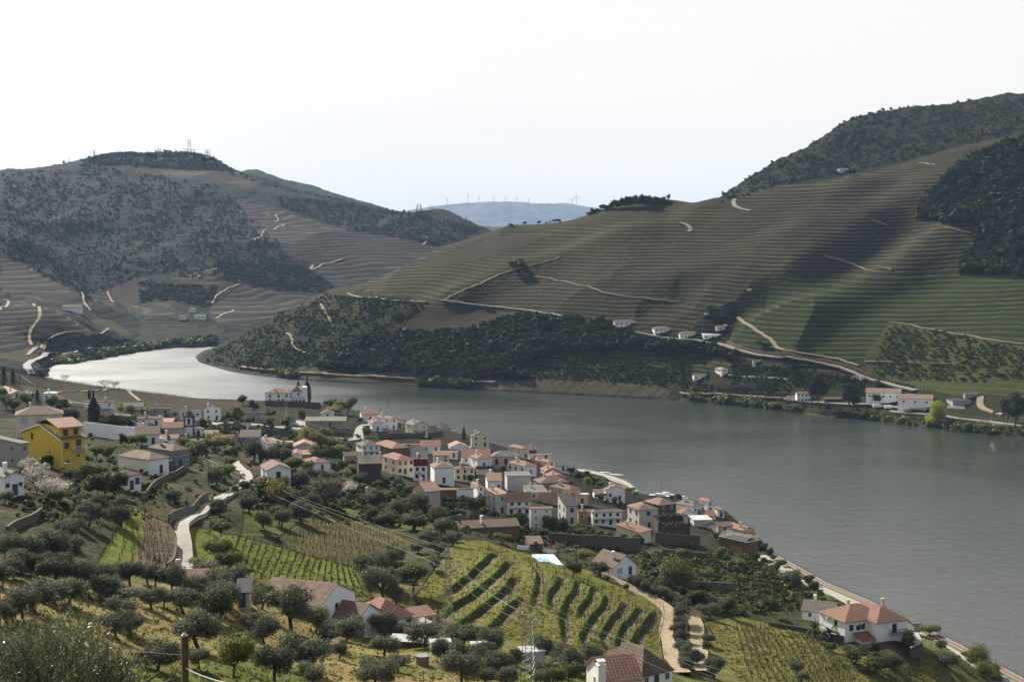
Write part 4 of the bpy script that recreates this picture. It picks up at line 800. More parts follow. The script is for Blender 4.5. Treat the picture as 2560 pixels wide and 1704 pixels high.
def roof_mesh(kind, A, B, h, rh, ov):
    """footprint 0..A by 0..B, eave height h, rise rh"""
    m = MB(); x0, x1, y0, y1 = -ov, A+ov, -ov, B+ov; k = rh/(min(A, B)/2) if kind == 'hip' else 0; z = h+0.16
    if kind == 'hip':
        zl = z-k*ov
        if A >= B: r0, r1 = (B/2, B/2, z+rh), (A-B/2, B/2, z+rh)
        else: r0, r1 = (A/2, A/2, z+rh), (A/2, B-A/2, z+rh)
        c = [(x0,y0,zl),(x1,y0,zl),(x1,y1,zl),(x0,y1,zl)]
        if A >= B: F_ = [[c[0],c[1],r1,r0],[c[1],c[2],r1],[c[2],c[3],r0,r1],[c[3],c[0],r0]]
        else: F_ = [[c[0],c[1],r0],[c[1],c[2],r1,r0],[c[2],c[3],r1],[c[3],c[0],r0,r1]]
        for f in F_: slab(m, f)
    elif kind == 'gabA':
        k = rh/(B/2); zl = z-k*ov; slab(m, [(x0,y0,zl),(x1,y0,zl),(x1,B/2,z+rh),(x0,B/2,z+rh)]); slab(m, [(x1,y1,zl),(x0,y1,zl),(x0,B/2,z+rh),(x1,B/2,z+rh)])
    elif kind == 'gabB':
        k = rh/(A/2); zl = z-k*ov; slab(m, [(x1,y0,zl),(x1,y1,zl),(A/2,y1,z+rh),(A/2,y0,z+rh)]); slab(m, [(x0,y1,zl),(x0,y0,zl),(A/2,y0,z+rh),(A/2,y1,z+rh)])
    elif kind == 'shed': slab(m, [(x0,y0,z-0.05),(x1,y0,z-0.05),(x1,y1,z+rh),(x0,y1,z+rh)])
    elif kind == 'flat': slab(m, [(x0,y0,z),(x1,y0,z),(x1,y1,z+0.05),(x0,y1,z+0.05)])
    return m
def body_mesh(kind, A, B, h, rh, foot=-4.0):
    m = MB(); t = h+0.1
    P = lambda x, y, z: (x, y, z)
    gA, gB = kind == 'gabA', kind == 'gabB'; sh = rh if kind == 'shed' else 0
    m.face([P(0,0,foot),P(A,0,foot),P(A,0,t)]+([P(A/2,0,t+rh)] if gB else [])+[P(0,0,t)])
    m.face([P(A,B,foot),P(0,B,foot),P(0,B,t+sh)]+([P(A/2,B,t+rh)] if gB else [])+[P(A,B,t+sh)])
    m.face([P(0,B,foot),P(0,0,foot),P(0,0,t)]+([P(0,B/2,t+rh)] if gA else [])+[P(0,B,t+sh)])
    m.face([P(A,0,foot),P(A,B,foot),P(A,B,t+sh)]+([P(A,B/2,t+rh)] if gA else [])+[P(A,0,t)])
    m.face([P(0,0,foot),P(0,B,foot),P(A,B,foot),P(A,0,foot)])
    return m
def add_window(par, kind, loc, rz, far=False, sc_=1.0, nm='window'):
    if far:
        o = link(bpy.data.objects.new('window', FARWIN), par); o.location = loc; o.rotation_euler = (0,0,rz); return
    f, p = WP_[kind]; o = link(bpy.data.objects.new('door' if kind == 't' and nm == 'door' else 'window', f), par); o.location = loc; o.rotation_euler = (0,0,rz); o.scale = (sc_,1,sc_)
    link(bpy.data.objects.new('pane', p), o)
HL = []; HOUSES = {}
def corner(zone_, xm, yb, y=None):
    u, v = Z(zone_, xm, yb); 
    if y: return Vector(pt(u, v, y))
    for dv in range(0, 60, 2):
        P = hit(u, v+dv)
        if P.z > 1.2: break
    return P
def span(P, d, u):                        # how far along d from P until the picture column u
    t = ray(u, 852)[0]; den = d[0]-t*d[1]
    return (t*P.y-P.x)/den
def house(zone_, xl, xm, xr, yb, ye, rot, roof, wc, rc, label, rise=None, nR=2, nL=1, fl=None, chim=0, win='n', cat='house', name='house', y=None, depth=None, door=True, ov=0.35, big=False, group=None, foot=-4.0, wk=None, parent=None):
    P = corner(zone_, xm, yb, y); s = ZO[zone_][2]; yb = (proj(*P)[1]-ZO[zone_][1])*s; px = P.y/F; r = R(rot); a = (math.cos(r), math.sin(r)); b = (-math.sin(r), math.cos(r))
    A = abs(span(P, a, Z(zone_, xr, 0)[0])) if xr > xm+2 else (depth or 8)
    B = depth if depth else (abs(span(P, b, Z(zone_, xl, 0)[0])) if xm > xl+2 else 8)
    if xr > xm+2 and depth is None and xm <= xl+2: B = min(max(A*0.75, 5), 9)
    if depth is None and rot < 30: B = min(B, 9.5 if name == 'house' else 8)
    if rot >= 60: A = min(A, 16)
    A = min(A, 60); B = min(B, 45); h = (yb-ye)/s*px/math.cos(PITCH)
    rh = rise if rise is not None else 0.21*(min(A, B) if roof == 'hip' else (B if roof == 'gabA' else A))
    if roof == 'shed' and rise is None: rh = 1.0
    e = empty(name, P, r, label, cat, group or 'houses of the village and its farms' if cat == 'house' else group); far_ = P.y > 800
    body_mesh(roof, A, B, h, rh, foot).build('wall', WM(wc) if wk is None else wk, e); ro = None
    if roof != 'none': ro = roof_mesh(roof, A, B, h, rh, ov).build('roof', RM(rc, big), e)
    nf = fl or max(1, int(round(h/3.0))); fh = h/nf
    for n_, face in ((nR, 0), (nL, 1)):
        Lf = (A, B)[face]
        for f in range(nf):
            zc = f*fh+fh*0.56
            for i in range(n_):
                q = Lf*(i+0.5)/n_+random.uniform(-0.12, 0.12)*min(1.5, Lf/n_)
                isd = door and face == 0 and f == 0 and i == n_//2 and not far_
                loc = (q, -0.02, zc) if face == 0 else (-0.02, q, zc); rz = 0 if face == 0 else -math.pi/2
                if isd:
                    d_ = link(bpy.data.objects.new('door', DOORM), e); d_.location = (q, 0, 0.02); link(bpy.data.objects.new('handle', HANDM), d_)
                elif fh > 1.9: add_window(e, win, loc, rz, far_, min(1.0, fh/2.8))
    if not chim and not big and P.y < 760 and cat == 'house' and roof != 'flat' and random.random() < 0.45: chim = 1
    for c in range(chim):
        q = 0.3+0.4*c; 
        if roof == 'gabB': cx, cyy, zt = A*0.25, B*(0.3+0.35*c), h+rh*0.55
        elif roof == 'flat': cx, cyy, zt = A*q, B*0.6, h+0.2
        else: cx, cyy, zt = A*(0.3+0.4*c), B*0.68, h+rh*0.6
        o = link(bpy.data.objects.new('chimney', chimney_mesh(wc if wc in 'WCSP' else 'S')), ro or e); o.location = (cx, cyy, zt+0.5)
    HL.append((e, A, B, h)); return e, A, B, h
def balcony(e, x0, x1, z, d=1.1, face=0, mat=None):
    m = MB(); mat = mat or WHITEP; r_ = MB()
    m.box(x0, x1, -d, -0.01, z-0.15, z); n = max(3, int((x1-x0)/0.18))
    for i in range(n+1):
        x = x0+0.03+(x1-x0-0.06)*i/n; r_.box(x-0.015, x+0.015, -d+0.02, -d+0.05, z, z+0.9)
    r_.box(x0, x1, -d+0.01, -d+0.07, z+0.9, z+0.96)
    for x in (x0, x1-0.05):
        r_.box(x, x+0.05, -d+0.07, -0.02, z+0.9, z+0.95)
        for j in range(5): r_.box(x+0.01, x+0.04, -d+0.1+j*d*0.18, -d+0.13+j*d*0.18, z, z+0.9)
    o = m.build('balcony', CONC, e); r_.build('railing', mat, o)
    if face: o.rotation_euler = (0, 0, -math.pi/2); 
    return o
h_ = house
HT = [
# left end of the village
('L',-150,150,560,890,690,18,'hip','C','t','large cream house with hipped brown tile roof behind the yellow house',dict(nR=3,nL=2,win='w',big=True,chim=1,door=False)),
('L',1070,1372,1535,1240,1098,52,'hip','W','t','white two storey house with red brown hip roof left of the slate blue house',dict(nR=4,nL=0,win='d',big=True,fl=2)),
('L',1000,1122,1275,1390,1252,48,'hip','W','b','small white house with dark tile roof beside the round dark tree',dict(nR=3,nL=0,win='d',fl=1,big=True)),
('L',1350,1592,1722,1180,1015,50,'hip','N','b','slate blue house with dark hipped roof behind the white two storey house',dict(nR=3,nL=0,fl=2)),
('L',-160,204,240,1180,948,60,'shed','G','g','grey rendered house with stepped pale sheet roofs at the left edge',dict(nR=1,nL=2,win='s')),
('L',-120,46,192,1440,1255,42,'gabB','W','g','white house with grey roof and row of small windows at the lower left edge',dict(nR=3,nL=0,win='s',fl=1)),
('L',1160,1255,1452,960,868,15,'gabA','W','b','white gabled house with dark brown roof behind the long white wall',dict(nR=2,nL=0)),
('L',1460,1500,1690,850,808,12,'gabA','S','r','church nave with red tile roof beside the granite bell tower',dict(nR=2,nL=0,cat='church',name='church',door=False)),
('L',1240,1262,1482,790,722,8,'gabA','W','t','white house with weathered gable roof above the dark hedge',dict(nR=2,nL=0,chim=1)),
('L',1400,1402,1570,800,760,5,'shed','W','p','low white annexe with flat pinkish roof left of the church tower',dict(nR=1,nL=0)),
('L',1368,1380,1560,690,628,6,'hip','G','p','grey house with pale hip roof in the upper row, second from the dark cypress',dict(nR=2,nL=0)),
('L',1640,1652,1838,730,648,6,'gabA','W','p','white house with wide pale pink roof directly behind the church tower',dict(nR=3,nL=0)),
('L',1868,1878,2022,738,632,8,'gabB','W','g','narrow white house with grey gable facing the valley right of the church tower',dict(nR=2,nL=0)),
('L',1790,1796,1852,880,822,8,'gabB','W','g','tiny white gabled shed just right of the church tower',dict(nR=1,nL=0)),
('L',1880,1884,1992,880,858,8,'gabA','S','p','low house with faded pink roof right of the tiny white gabled shed',dict(nR=0,nL=0)),
('L',1470,1476,1622,935,905,10,'gabA','W','p','low white house with pale pink roof below the church nave',dict(nR=1,nL=0)),
('L',1620,1626,1880,950,928,6,'gabA','S','p','long low house with pink tiles in front of the church tower',dict(nR=2,nL=0)),
('L',2000,2004,2140,900,880,0,'gabA','U','t','ochre shed with brown roof left of the bright blue house',dict(nR=0,nL=0,cat='shed',name='shed')),
('L',-20,100,200,530,494,30,'gabB','C','p','cream house with pink roof behind the left hedge at the frame edge',dict(nR=1,nL=1,chim=1)),
('L',200,260,330,530,505,30,'gabB','G','g','small grey house with grey gable beside the dark conifer',dict(nR=1,nL=0)),
('L',400,402,500,560,490,5,'flat','W','w','white flat roofed house with tall chimney right of the dark conifer',dict(nR=2,nL=0,chim=1)),
('L',770,778,1042,640,566,6,'gabA','W','r','white villa with red roof and verandas right of the tall cypress',dict(nR=3,nL=0,chim=2)),
('L',1130,1132,1300,640,612,3,'gabA','S','g','low pale house behind the yellowish tree in the upper row',dict(nR=1,nL=0)),
('L',2152,2156,2230,720,662,4,'gabA','G','g','small grey annexe on the left of the long grey house',dict(nR=1,nL=0)),
('M',2,10,230,568,482,4,'gabA','G','g','long grey house with grey tiles below the white manor',dict(nR=3,nL=0,win='w')),
('M',-44,0,168,775,706,4,'gabA','B','g','bright blue house with grey brown tile roof on the terrace',dict(nR=3,nL=0,chim=1,fl=1)),
('M',180,256,330,862,768,30,'shed','W','t','white house with rusty lean-to beside the bright blue house',dict(nR=1,nL=1)),
('M',480,486,686,845,800,8,'gabB','S','p','pale gabled hall with pinkish roof among the bright trees',dict(nR=0,nL=0)),
('M',740,744,862,530,490,6,'gabB','W','t','small white gabled house below the dark wall of the manor',dict(nR=1,nL=0)),
('M',598,600,962,612,560,3,'shed','G','g','long low grey barn with flat roof in the middle of the upper village',dict(nR=4,nL=0,win='s',cat='barn',name='barn')),
('M',1028,1120,1275,560,497,12,'gabA','W','r','white house with long red roof nearest the green riverside trees',dict(nR=1,nL=1)),
('M',1150,1215,1310,655,582,18,'gabB','W','r','white villa with arched garage, left one of the pair on the drive',dict(nR=1,nL=1,fl=1)),
('M',1240,1390,1440,640,540,40,'hip','W','r','tall white villa with red hip roof behind the arched garage',dict(nR=1,nL=2,chim=1)),
('M',1440,1442,1495,620,575,5,'hip','P','r','small house with red roof squeezed between the tall white villa and the beige house',dict(nR=1,nL=0)),
('M',1480,1592,1725,700,598,28,'gabB','C','g','beige two storey house with grey gable roof above the river',dict(nR=2,nL=1,chim=1,fl=2,win='w')),
('M',2122,2130,2292,800,700,8,'gabB','C','g','grey gabled chalet with spire on the river side of the tall conifer',dict(nR=2,nL=0)),
('M',1045,1130,1280,895,790,22,'hip','W','b','white two storey house with dark hip roof and balconies beside the bright trees',dict(nR=3,nL=1,fl=2)),
('M',1228,1402,1556,872,812,30,'hip','K','r','brown brick hall with large red hip roof and skylights',dict(nR=0,nL=4)),
('M',1450,1455,1650,815,775,4,'gabA','P','p','low pink roofed house behind the brown brick hall',dict(nR=1,nL=0)),
('M',1570,1575,1722,920,830,8,'gabB','S','b','stained gabled house with old brown roof left of the small red roofed house',dict(nR=1,nL=0)),
('M',1655,1668,1840,850,793,6,'gabA','W','r','white house with red gable roof in the back row above the village lane',dict(nR=2,nL=0)),
('M',1898,1940,2092,818,800,10,'gabB','W','p','low white house with pale roof in front of the tall conifer',dict(nR=0,nL=0)),
('M',1868,1874,2000,900,852,5,'gabA','W','p','white house with pale tile roof left of the broad pink roof',dict(nR=2,nL=0)),
('M',2000,2042,2300,950,892,4,'gabA','W','p','house with the broadest pale pink roof in the village centre',dict(nR=3,nL=0,rise=3.0)),
('M',1775,1781,1925,960,872,4,'gabA','C','p','cream two storey house with pink roof left of the lane',dict(nR=2,nL=0,fl=2)),
('M',2115,2185,2312,992,905,22,'hip','W','r','white two storey house with red hip roof before the broad pink roof',dict(nR=1,nL=1)),
('M',1738,1790,1968,1135,990,12,'hip','W','t','white three storey house with brown roof left of the yellow house',dict(nR=3,nL=0,fl=3,win='d')),
('M',1970,1976,2158,1105,1000,4,'hip','C','t','pale yellow house with brown hip roof in the middle of the village',dict(nR=3,nL=0,fl=2,win='d')),
('M',1300,1450,1592,1055,918,30,'hip','C','r','cream house with red roof left of the dark red and white house',dict(nR=3,nL=2,fl=2,win='d')),
('M',1592,1597,1718,1105,905,6,'gabA','W','r','narrow house with white lower floors and dark red cladding above',dict(nR=2,nL=0,fl=3,win='d')),
('M',1030,1095,1292,1115,950,10,'gabA','D','g','large dark stone house with grey roof above the olive trees',dict(nR=0,nL=0,win='s')),
('M',940,960,1112,930,880,12,'gabA','G','b','ruinous low house with brown roof left of the dark stone house',dict(nR=0,nL=0)),
('M',1240,1250,1385,960,892,18,'hip','D','g','small dark house with grey hip roof right of the dark stone house',dict(nR=0,nL=0)),
('M',468,474,556,955,872,8,'gabB','W','r','slim white corner house with red gable and tall window',dict(nR=1,nL=0,fl=1)),
('M',556,560,636,905,868,5,'shed','P','p','pink flat house next to the slim white corner house',dict(nR=0,nL=0)),
('M',560,686,816,1030,945,38,'hip','W','r','white house with arched windows and red roof right of the slim corner house',dict(nR=1,nL=0,fl=1)),
('M',118,250,455,1140,1010,20,'gabB','W','t','big white gabled house by the bend of the lane',dict(nR=1,nL=1,win='t',door=False,big=True)),
('M',1590,1712,1838,1345,1205,28,'gabA','P','p','pink two storey house below the village terraces',dict(nR=2,nL=1,fl=2,win='w',door=False)),
('M',1828,1832,1990,1275,1190,4,'gabA','K','p','brown walled house joined to the right of the pink house',dict(nR=0,nL=0)),
('M',1990,1994,2146,1252,1180,4,'gabA','W','t','low white house joined to the brown walled house',dict(nR=0,nL=0)),
('M',2125,2190,2242,1282,1160,20,'gabB','W','r','narrow white house with small red gable roof beside the low white house',dict(nR=1,nL=0,fl=2)),
('M',1090,1100,1322,1290,1232,14,'gabA','S','g','abandoned low house with grey roof beside the white blossom tree',dict(nR=1,nL=0)),
# village centre seen from the east
('V',315,332,585,440,332,6,'hip','P','g','grand pink house with dark hip roof and brown shutters',dict(nR=3,nL=0,fl=1,win='t',door=False)),
('V',480,610,672,350,262,35,'hip','C','r','cream house with red hip roof at the top of the riverside row',dict(nR=1,nL=2,fl=1)),
('V',672,674,742,305,272,5,'gabA','K','r','brown house with two chimneys behind the cream riverside house',dict(nR=0,nL=0,chim=1)),
('V',672,676,880,360,320,8,'gabA','W','p','white terrace house with long pink roof towards the river',dict(nR=2,nL=0)),
('V',690,850,915,440,388,35,'hip','C','r','cream house with red roof on the last corner before the grey roof',dict(nR=1,nL=1)),
('V',914,918,1050,470,420,12,'gabA','W','g','white house with ragged grey roof next to the quay',dict(nR=1,nL=0)),
('V',470,637,742,508,420,35,'hip','W','r','white house with bright red hip roof in the centre of the village',dict(nR=1,nL=3,fl=1,win='d',chim=1)),
('V',780,822,965,505,470,12,'gabB','P','r','rose walled house with red gable next to the quay gardens',dict(nR=0,nL=0)),
('V',188,194,342,498,448,14,'shed','C','k','low yellow garage with dark sloping roof',dict(nR=0,nL=0,cat='garage',name='garage')),
('V',262,292,418,648,555,6,'gabA','W','p','white house with pink roof joined to the great blank wall',dict(nR=2,nL=0,fl=2,win='d')),
('V',416,472,690,648,512,6,'flat','S','g','great blank grey white wall of a windowless house',dict(nR=0,nL=0)),
('V',690,780,1030,645,578,16,'hip','U','b','ochre walled house with broad old brown roof',dict(nR=2,nL=1)),
('V',810,880,1010,560,530,14,'gabB','P','r','house with orange gable roof behind the broad old brown roof',dict(nR=0,nL=0)),
('V',866,1048,1150,770,640,40,'hip','O','b','peach coloured house with patched brown roof',dict(nR=0,nL=1,fl=2)),
('V',1100,1108,1222,772,685,10,'flat','O','w','small flat roofed peach house beside the patched brown roof',dict(nR=1,nL=0)),
('V',1368,1376,1562,748,640,8,'gabB','W','r','white gabled house with red roof by the end of the quay',dict(nR=2,nL=0,fl=1,chim=1)),
('V',1262,1275,1380,712,662,8,'gabA','W','r','small red roofed wing left of the white gabled quay house',dict(nR=0,nL=0)),
('V',598,672,846,735,665,12,'shed','S','g','low stained house with grey roof between the walls',dict(nR=2,nL=0)),
('V',272,372,474,865,682,35,'shed','S','p','tall dirty white house with thin pink roof above the dark bushes',dict(nR=1,nL=2,fl=2)),
('V',470,476,686,882,730,6,'gabA','W','p','white house with long balconies next to the tall dirty white house',dict(nR=3,nL=0,fl=2,win='d',rise=2.2)),
('V',680,684,882,1000,808,6,'gabA','W','p','white house with pale pink roof above the terraced kitchen garden',dict(nR=2,nL=0,fl=3,win='s')),
('V',880,1010,1122,955,790,14,'shed','S','k','grey white house with black corrugated roof',dict(nR=1,nL=2,fl=2,win='d',rise=2.6)),
('V',770,776,1095,760,742,6,'gabA','S','p','long pale pink roof behind the black corrugated roof',dict(nR=0,nL=0,rise=2.4)),
('V',1122,1128,1272,945,838,8,'gabA','U','t','brown walled house with low roof left of the balcony house',dict(nR=2,nL=0)),
('V',1248,1256,1535,965,845,8,'hip','W','g','white balcony house with mossy grey roof',dict(nR=4,nL=0,fl=2,win='d')),
('V',1535,1686,1870,1000,822,20,'hip','S','t','big stained corner house with weathered roof above the yellow cottage',dict(nR=1,nL=2,fl=2,win='d')),
('V',1590,1870,2036,900,778,28,'hip','D','t','dark stone manor with broad weathered roof behind the corner house',dict(nR=2,nL=1,fl=2)),
('V',1484,1690,1806,1135,1035,52,'shed','C','r','yellow cottage with smooth red roof above the garden wall',dict(nR=0,nL=2,fl=1,win='s',chim=1,rise=1.6)),
('V',1410,1414,1502,1168,1112,8,'shed','K','t','orange brown hut below the yellow cottage',dict(nR=0,nL=0,cat='hut',name='hut')),
('V',1266,1452,1668,1447,1350,36,'gabB','W','b','white gabled house with chimney on the track beside the olive tree',dict(nR=2,nL=1,win='w',chim=1,big=False,rise=2.6)),
('V',600,680,800,1195,1138,10,'gabA','K','b','brown pool house end of the long dark roof',dict(nR=1,nL=0,rise=1.0)),
('I',-40,125,240,875,790,40,'hip','W','g','white house with mossy grey hip roof at the river corner',dict(nR=3,nL=0,fl=1,chim=1)),
('I',195,252,318,860,745,25,'gabB','W','r','tall white house with red roof behind the mossy grey hip roof',dict(nR=1,nL=0,fl=2)),
('I',308,360,422,892,825,14,'flat','W','b','small white house with flat brown roof last above the water',dict(nR=1,nL=0,fl=1)),
('I',-20,10,140,900,855,25,'gabB','W','r','white house with short red roof left of the white sheet roof',dict(nR=0,nL=0)),
('I',70,130,306,972,918,6,'flat','S','w','stained shed under a bright white sheet roof',dict(nR=0,nL=0,cat='shed',name='shed')),
('I',205,245,345,905,880,10,'gabA','C','r','small house with two red roofs above the white sheet roof',dict(nR=0,nL=0)),
('I',205,270,362,1002,968,26,'gabB','W','t','small white house with brown roof right of the white sheet roof',dict(nR=1,nL=0)),
('I',310,350,500,1045,975,20,'gabA','S','t','stained house with brown gable roof by the lamp post',dict(nR=1,nL=1)),
('I',440,575,702,1060,1015,28,'gabB','C','r','house with orange red roof at the very tip of the village',dict(nR=0,nL=0,chim=1)),
('I',600,640,735,1095,1078,12,'gabA','S','p','low pale roofed lean-to just behind the derelict frame roof',dict(nR=0,nL=0)),
# foreground
('G',100,718,1040,1030,893,68,'gabB','W','t','long house with brown striped tile roof half hidden by olive trees',dict(nR=1,nL=0,fl=1,big=True,win='d',rise=3.0,door=False)),
('G',770,1080,1272,1150,990,62,'gabB','W','t','middle wing with striped brown tiles between the long house and the red roofed house',dict(nR=0,nL=0,big=True,rise=2.0)),
('G',1010,1240,1600,1130,1005,30,'hip','W','r','white house with bright red hip roof beside the lattice pylon',dict(nR=3,nL=0,fl=1,big=True,win='d',rise=2.6)),
('H',1110,1490,1790,1640,1500,36,'hip','W','b','white house with near black hip roof at the bottom edge',dict(nR=3,nL=1,fl=1,big=True,rise=3.2)),
('H',990,1130,1500,1690,1560,14,'gabA','W','r','low red roofed wing with a white chimney stack at the bottom edge',dict(nR=1,nL=1,fl=1,big=True,rise=2.6)),
('F',2040,2046,2122,925,795,6,'shed','P','k','pink hut with flat dark roof among the olive trees',dict(nR=1,nL=0,cat='hut',name='hut')),
('F',1340,1400,1780,700,680,8,'gabA','S','t','low tiled roof half hidden behind the olive row below the lane',dict(nR=0,nL=0)),
('J',312,314,640,985,905,-22,'gabA','W','g','low white annexe with grey roof beside the riverside villa',dict(nR=2,nL=0,big=False,rise=1.9,depth=7,door=False)),
('J',1300,1345,1445,1135,1030,20,'shed','G','g','grey garden shed beyond the terrace of the riverside villa',dict(nR=0,nL=0,cat='shed',name='shed')),
# far bank
('S',1280,1512,1560,940,884,74,'gabB','W','t','long white wine warehouse with brown roof and small square windows',dict(nR=0,nL=5,fl=1,door=False,rise=2.2)),
('S',1500,1730,1790,974,926,74,'gabB','W','t','white wine warehouse with dark doors nearest the yellow green tree',dict(nR=0,nL=3,fl=1,door=False,rise=2.2)),
('S',1376,1560,1950,905,890,-10,'flat','G','k','long low grey building with dark flat roof behind the warehouses',dict(nR=0,nL=0,rise=0,depth=12)),
('S',1862,1868,2004,985,935,2,'flat','G','k','concrete box building with dark flat roof right of the warehouses',dict(nR=0,nL=0,depth=12)),
('S',1948,1952,2050,925,888,3,'gabA','G','g','grey gabled shed behind the concrete box building',dict(nR=0,nL=0,cat='shed',name='shed')),
('S',795,802,906,943,886,4,'hip','W','t','white two storey station house with tall windows on the far bank',dict(nR=4,nL=0,fl=2)),
('S',738,742,798,935,908,4,'gabA','S','b','little brown roofed shelter left of the white station house',dict(nR=0,nL=0,cat='shelter',name='shelter')),
('S',985,990,1110,955,922,4,'gabA','D','t','black goods shed with pale roof between the two big dark trees',dict(nR=0,nL=0,cat='shed',name='shed')),
('S',1165,1168,1232,790,772,4,'gabA','W','g','low white house with pale grey roof above the black goods shed',dict(nR=1,nL=0)),
('S',1228,1232,1292,798,778,4,'gabA','W','r','low white house with reddish roof right of its pale roofed neighbour',dict(nR=1,nL=0)),
('S',212,284,330,772,722,20,'hip','W','p','white two storey farmhouse among the gardens of the far bank',dict(nR=1,nL=2,fl=2)),
('S',88,94,215,800,762,4,'gabA','W','b','low white farmhouse left of the two storey farmhouse on the far bank',dict(nR=3,nL=0,fl=1)),
('S',497,500,556,688,662,4,'gabA','S','g','small stone cottage beside the dark tree on the far slope',dict(nR=1,nL=0)),
('S',-2,0,152,515,480,4,'hip','W','b','white row house with seven small windows along the upper road',dict(nR=6,nL=0,fl=1)),
('S',158,160,290,520,485,4,'shed','W','w','white terrace building with dark openings along the upper road',dict(nR=3,nL=0,fl=1)),
('S',248,250,306,462,430,4,'hip','S','b','small pale house under the terraces at the gully mouth',dict(nR=1,nL=0)),
('Q',1878,1880,2044,1322,1278,6,'gabA','W','b','long white house with dark roof at the left end of the upper road hamlet',dict(nR=5,nL=0,fl=2)),
('Q',2150,2152,2276,1368,1322,6,'hip','W','b','square white house with dark windows in the upper road hamlet',dict(nR=4,nL=0,fl=2)),
('P',428,430,556,1192,1168,3,'gabA','W','g','white farm estate below the brown terraces on the far left slope',dict(nR=6,nL=0,fl=1)),
('P',1290,1292,1338,1206,1182,3,'hip','W','g','small white villa beside the dark cypress deep in the valley',dict(nR=2,nL=0,fl=1)),
('P',1328,1330,1406,1254,1234,3,'gabA','W','g','long white farmhouse on the right in the valley',dict(nR=3,nL=0,fl=1)),
('P',1224,1226,1272,1256,1236,3,'gabA','W','g','small white farmhouse on the left in the valley',dict(nR=2,nL=0,fl=1)),
('P',1346,1348,1380,965,952,3,'flat','W','w','tiny white hut alone on the terraces above the valley',dict(nR=0,nL=0,cat='hut',name='hut')),
('P',198,200,232,918,908,3,'flat','W','w','tiny white tank house on the left terraces',dict(nR=0,nL=0,cat='hut',name='hut')),
('R',1086,1090,1135,640,614,3,'gabA','S','g','lone pale cottage beside a dark tree on the right ridge',dict(nR=0,nL=0)),
]
for row_ in HT:
    kw = row_[11]; o_, A_, B_, hh = house(*row_[:10], row_[10], **kw)
    HOUSES[row_[10]] = (o_, A_, B_, hh)
def H_(s): return next(v for k, v in HOUSES.items() if s in k)
for s, z0, d in (('white house with long balconies', 0.52, 1.2), ('white balcony house', 0.5, 1.3), ('white two storey house with dark hip roof', 0.5, 1.1), ('beige two storey house', 0.48, 1.0), ('white villa with red roof and verandas', 0.1, 1.5)):
    e, A_, B_, hh = H_(s); balcony(e, 0.3, A_-0.3, hh*z0, d)
e, A_, B_, hh = H_('dark red cladding'); MB().box(-0.06, A_+0.06, -0.07, -0.012, hh*0.66, hh-0.02).build('upper_cladding', WM('R'), e); balcony(e, A_*0.1, A_*0.6, hh*0.33, 0.9)
e, A_, B_, hh = H_('red hip roof beside the lattice pylon'); b_ = MB().box(A_-0.5, A_+3.6, -0.6, 4, hh*0.25, hh*0.25+0.2).build('balcony', CONC, e); slabm = MB(); slab(slabm, [(A_-0.8,-1,hh-0.1),(A_+4,-1,hh-0.1),(A_+4,3,hh+0.9),(A_-0.8,3,hh+0.9)]); slabm.build('porch_roof', RM('r', True), e)
for x in (A_+1.7, A_+3.4): MB().box(x, x+0.2, -0.8, -0.6, hh*0.25, hh).build('porch_post', WHITEP, e)
e, A_, B_, hh = H_('red roofed wing with a white chimney'); MB().box(-0.9, 0.3, -0.6, 0.7, -1, hh+2.6).box(-1.0, 0.4, -0.7, 0.8, hh+2.6, hh+2.8).box(-0.75, 0.15, -0.45, -0.3, hh+2.8, hh+3.3).box(-0.75, 0.15, 0.4, 0.55, hh+2.8, hh+3.3).box(-0.9, 0.3, -0.6, 0.7, hh+3.3, hh+3.42).build('chimney', WM('W'), e)
e, A_, B_, hh = H_('grand pink house'); 
for k_ in range(3): MB().box(A_*(k_+.5)/3-0.75, A_*(k_+.5)/3+0.75, -0.09, -0.065, hh*0.25, hh*0.32).build('window_sill', STONE, e)
e, A_, B_, hh = H_('chalet with spire'); MB().bar((A_/2, 0, hh+1.6), (A_/2, 0, hh+4.4), 0.12, 5, 0.02).build('spire', IRON, e)

# warehouse lettering band: small dark letters that cannot be read at this distance
# yellow house
P = corner('L', 570, 1195); r = R(42); s_ = P.y/F/3.681
ax_ = (math.cos(r), math.sin(r)); bx_ = (-math.sin(r), math.cos(r))
A = abs(span(P, ax_, Z('L', 765, 0)[0])); B = abs(span(P, bx_, Z('L', 190, 0)[0])); h = (1195-905)*s_
e = empty('house', P, r, 'bright yellow three storey house with white trim and balcony', 'house', 'houses of the village and its farms')
WMY = WM('Y'); body_mesh('gabA', A, B, h, 2.3, -5).build('wall', WMY, e)
roof_mesh('gabA', A, B, h, 2.3, 0.5).build('roof', RM('b', True), e)
up = MB(); u0, u1 = B*0.04, B*0.60; hu = h+2.6; up.box(0.02, A-0.6, u0, u1, h-0.5, hu); up.build('upper_storey', WMY, e)
rm_ = MB(); slab(rm_, [(-0.6, u0-0.6, hu), (A+0.2, u0-0.6, hu), (A+0.2, (u0+u1)/2, hu+1.5), (-0.6, (u0+u1)/2, hu+1.5)]); slab(rm_, [(A+0.2, u1+0.5, hu), (-0.6, u1+0.5, hu), (-0.6, (u0+u1)/2, hu+1.5), (A+0.2, (u0+u1)/2, hu+1.5)])
rm_.build('upper_roof', RM('p', True), e)
tr_ = MB()
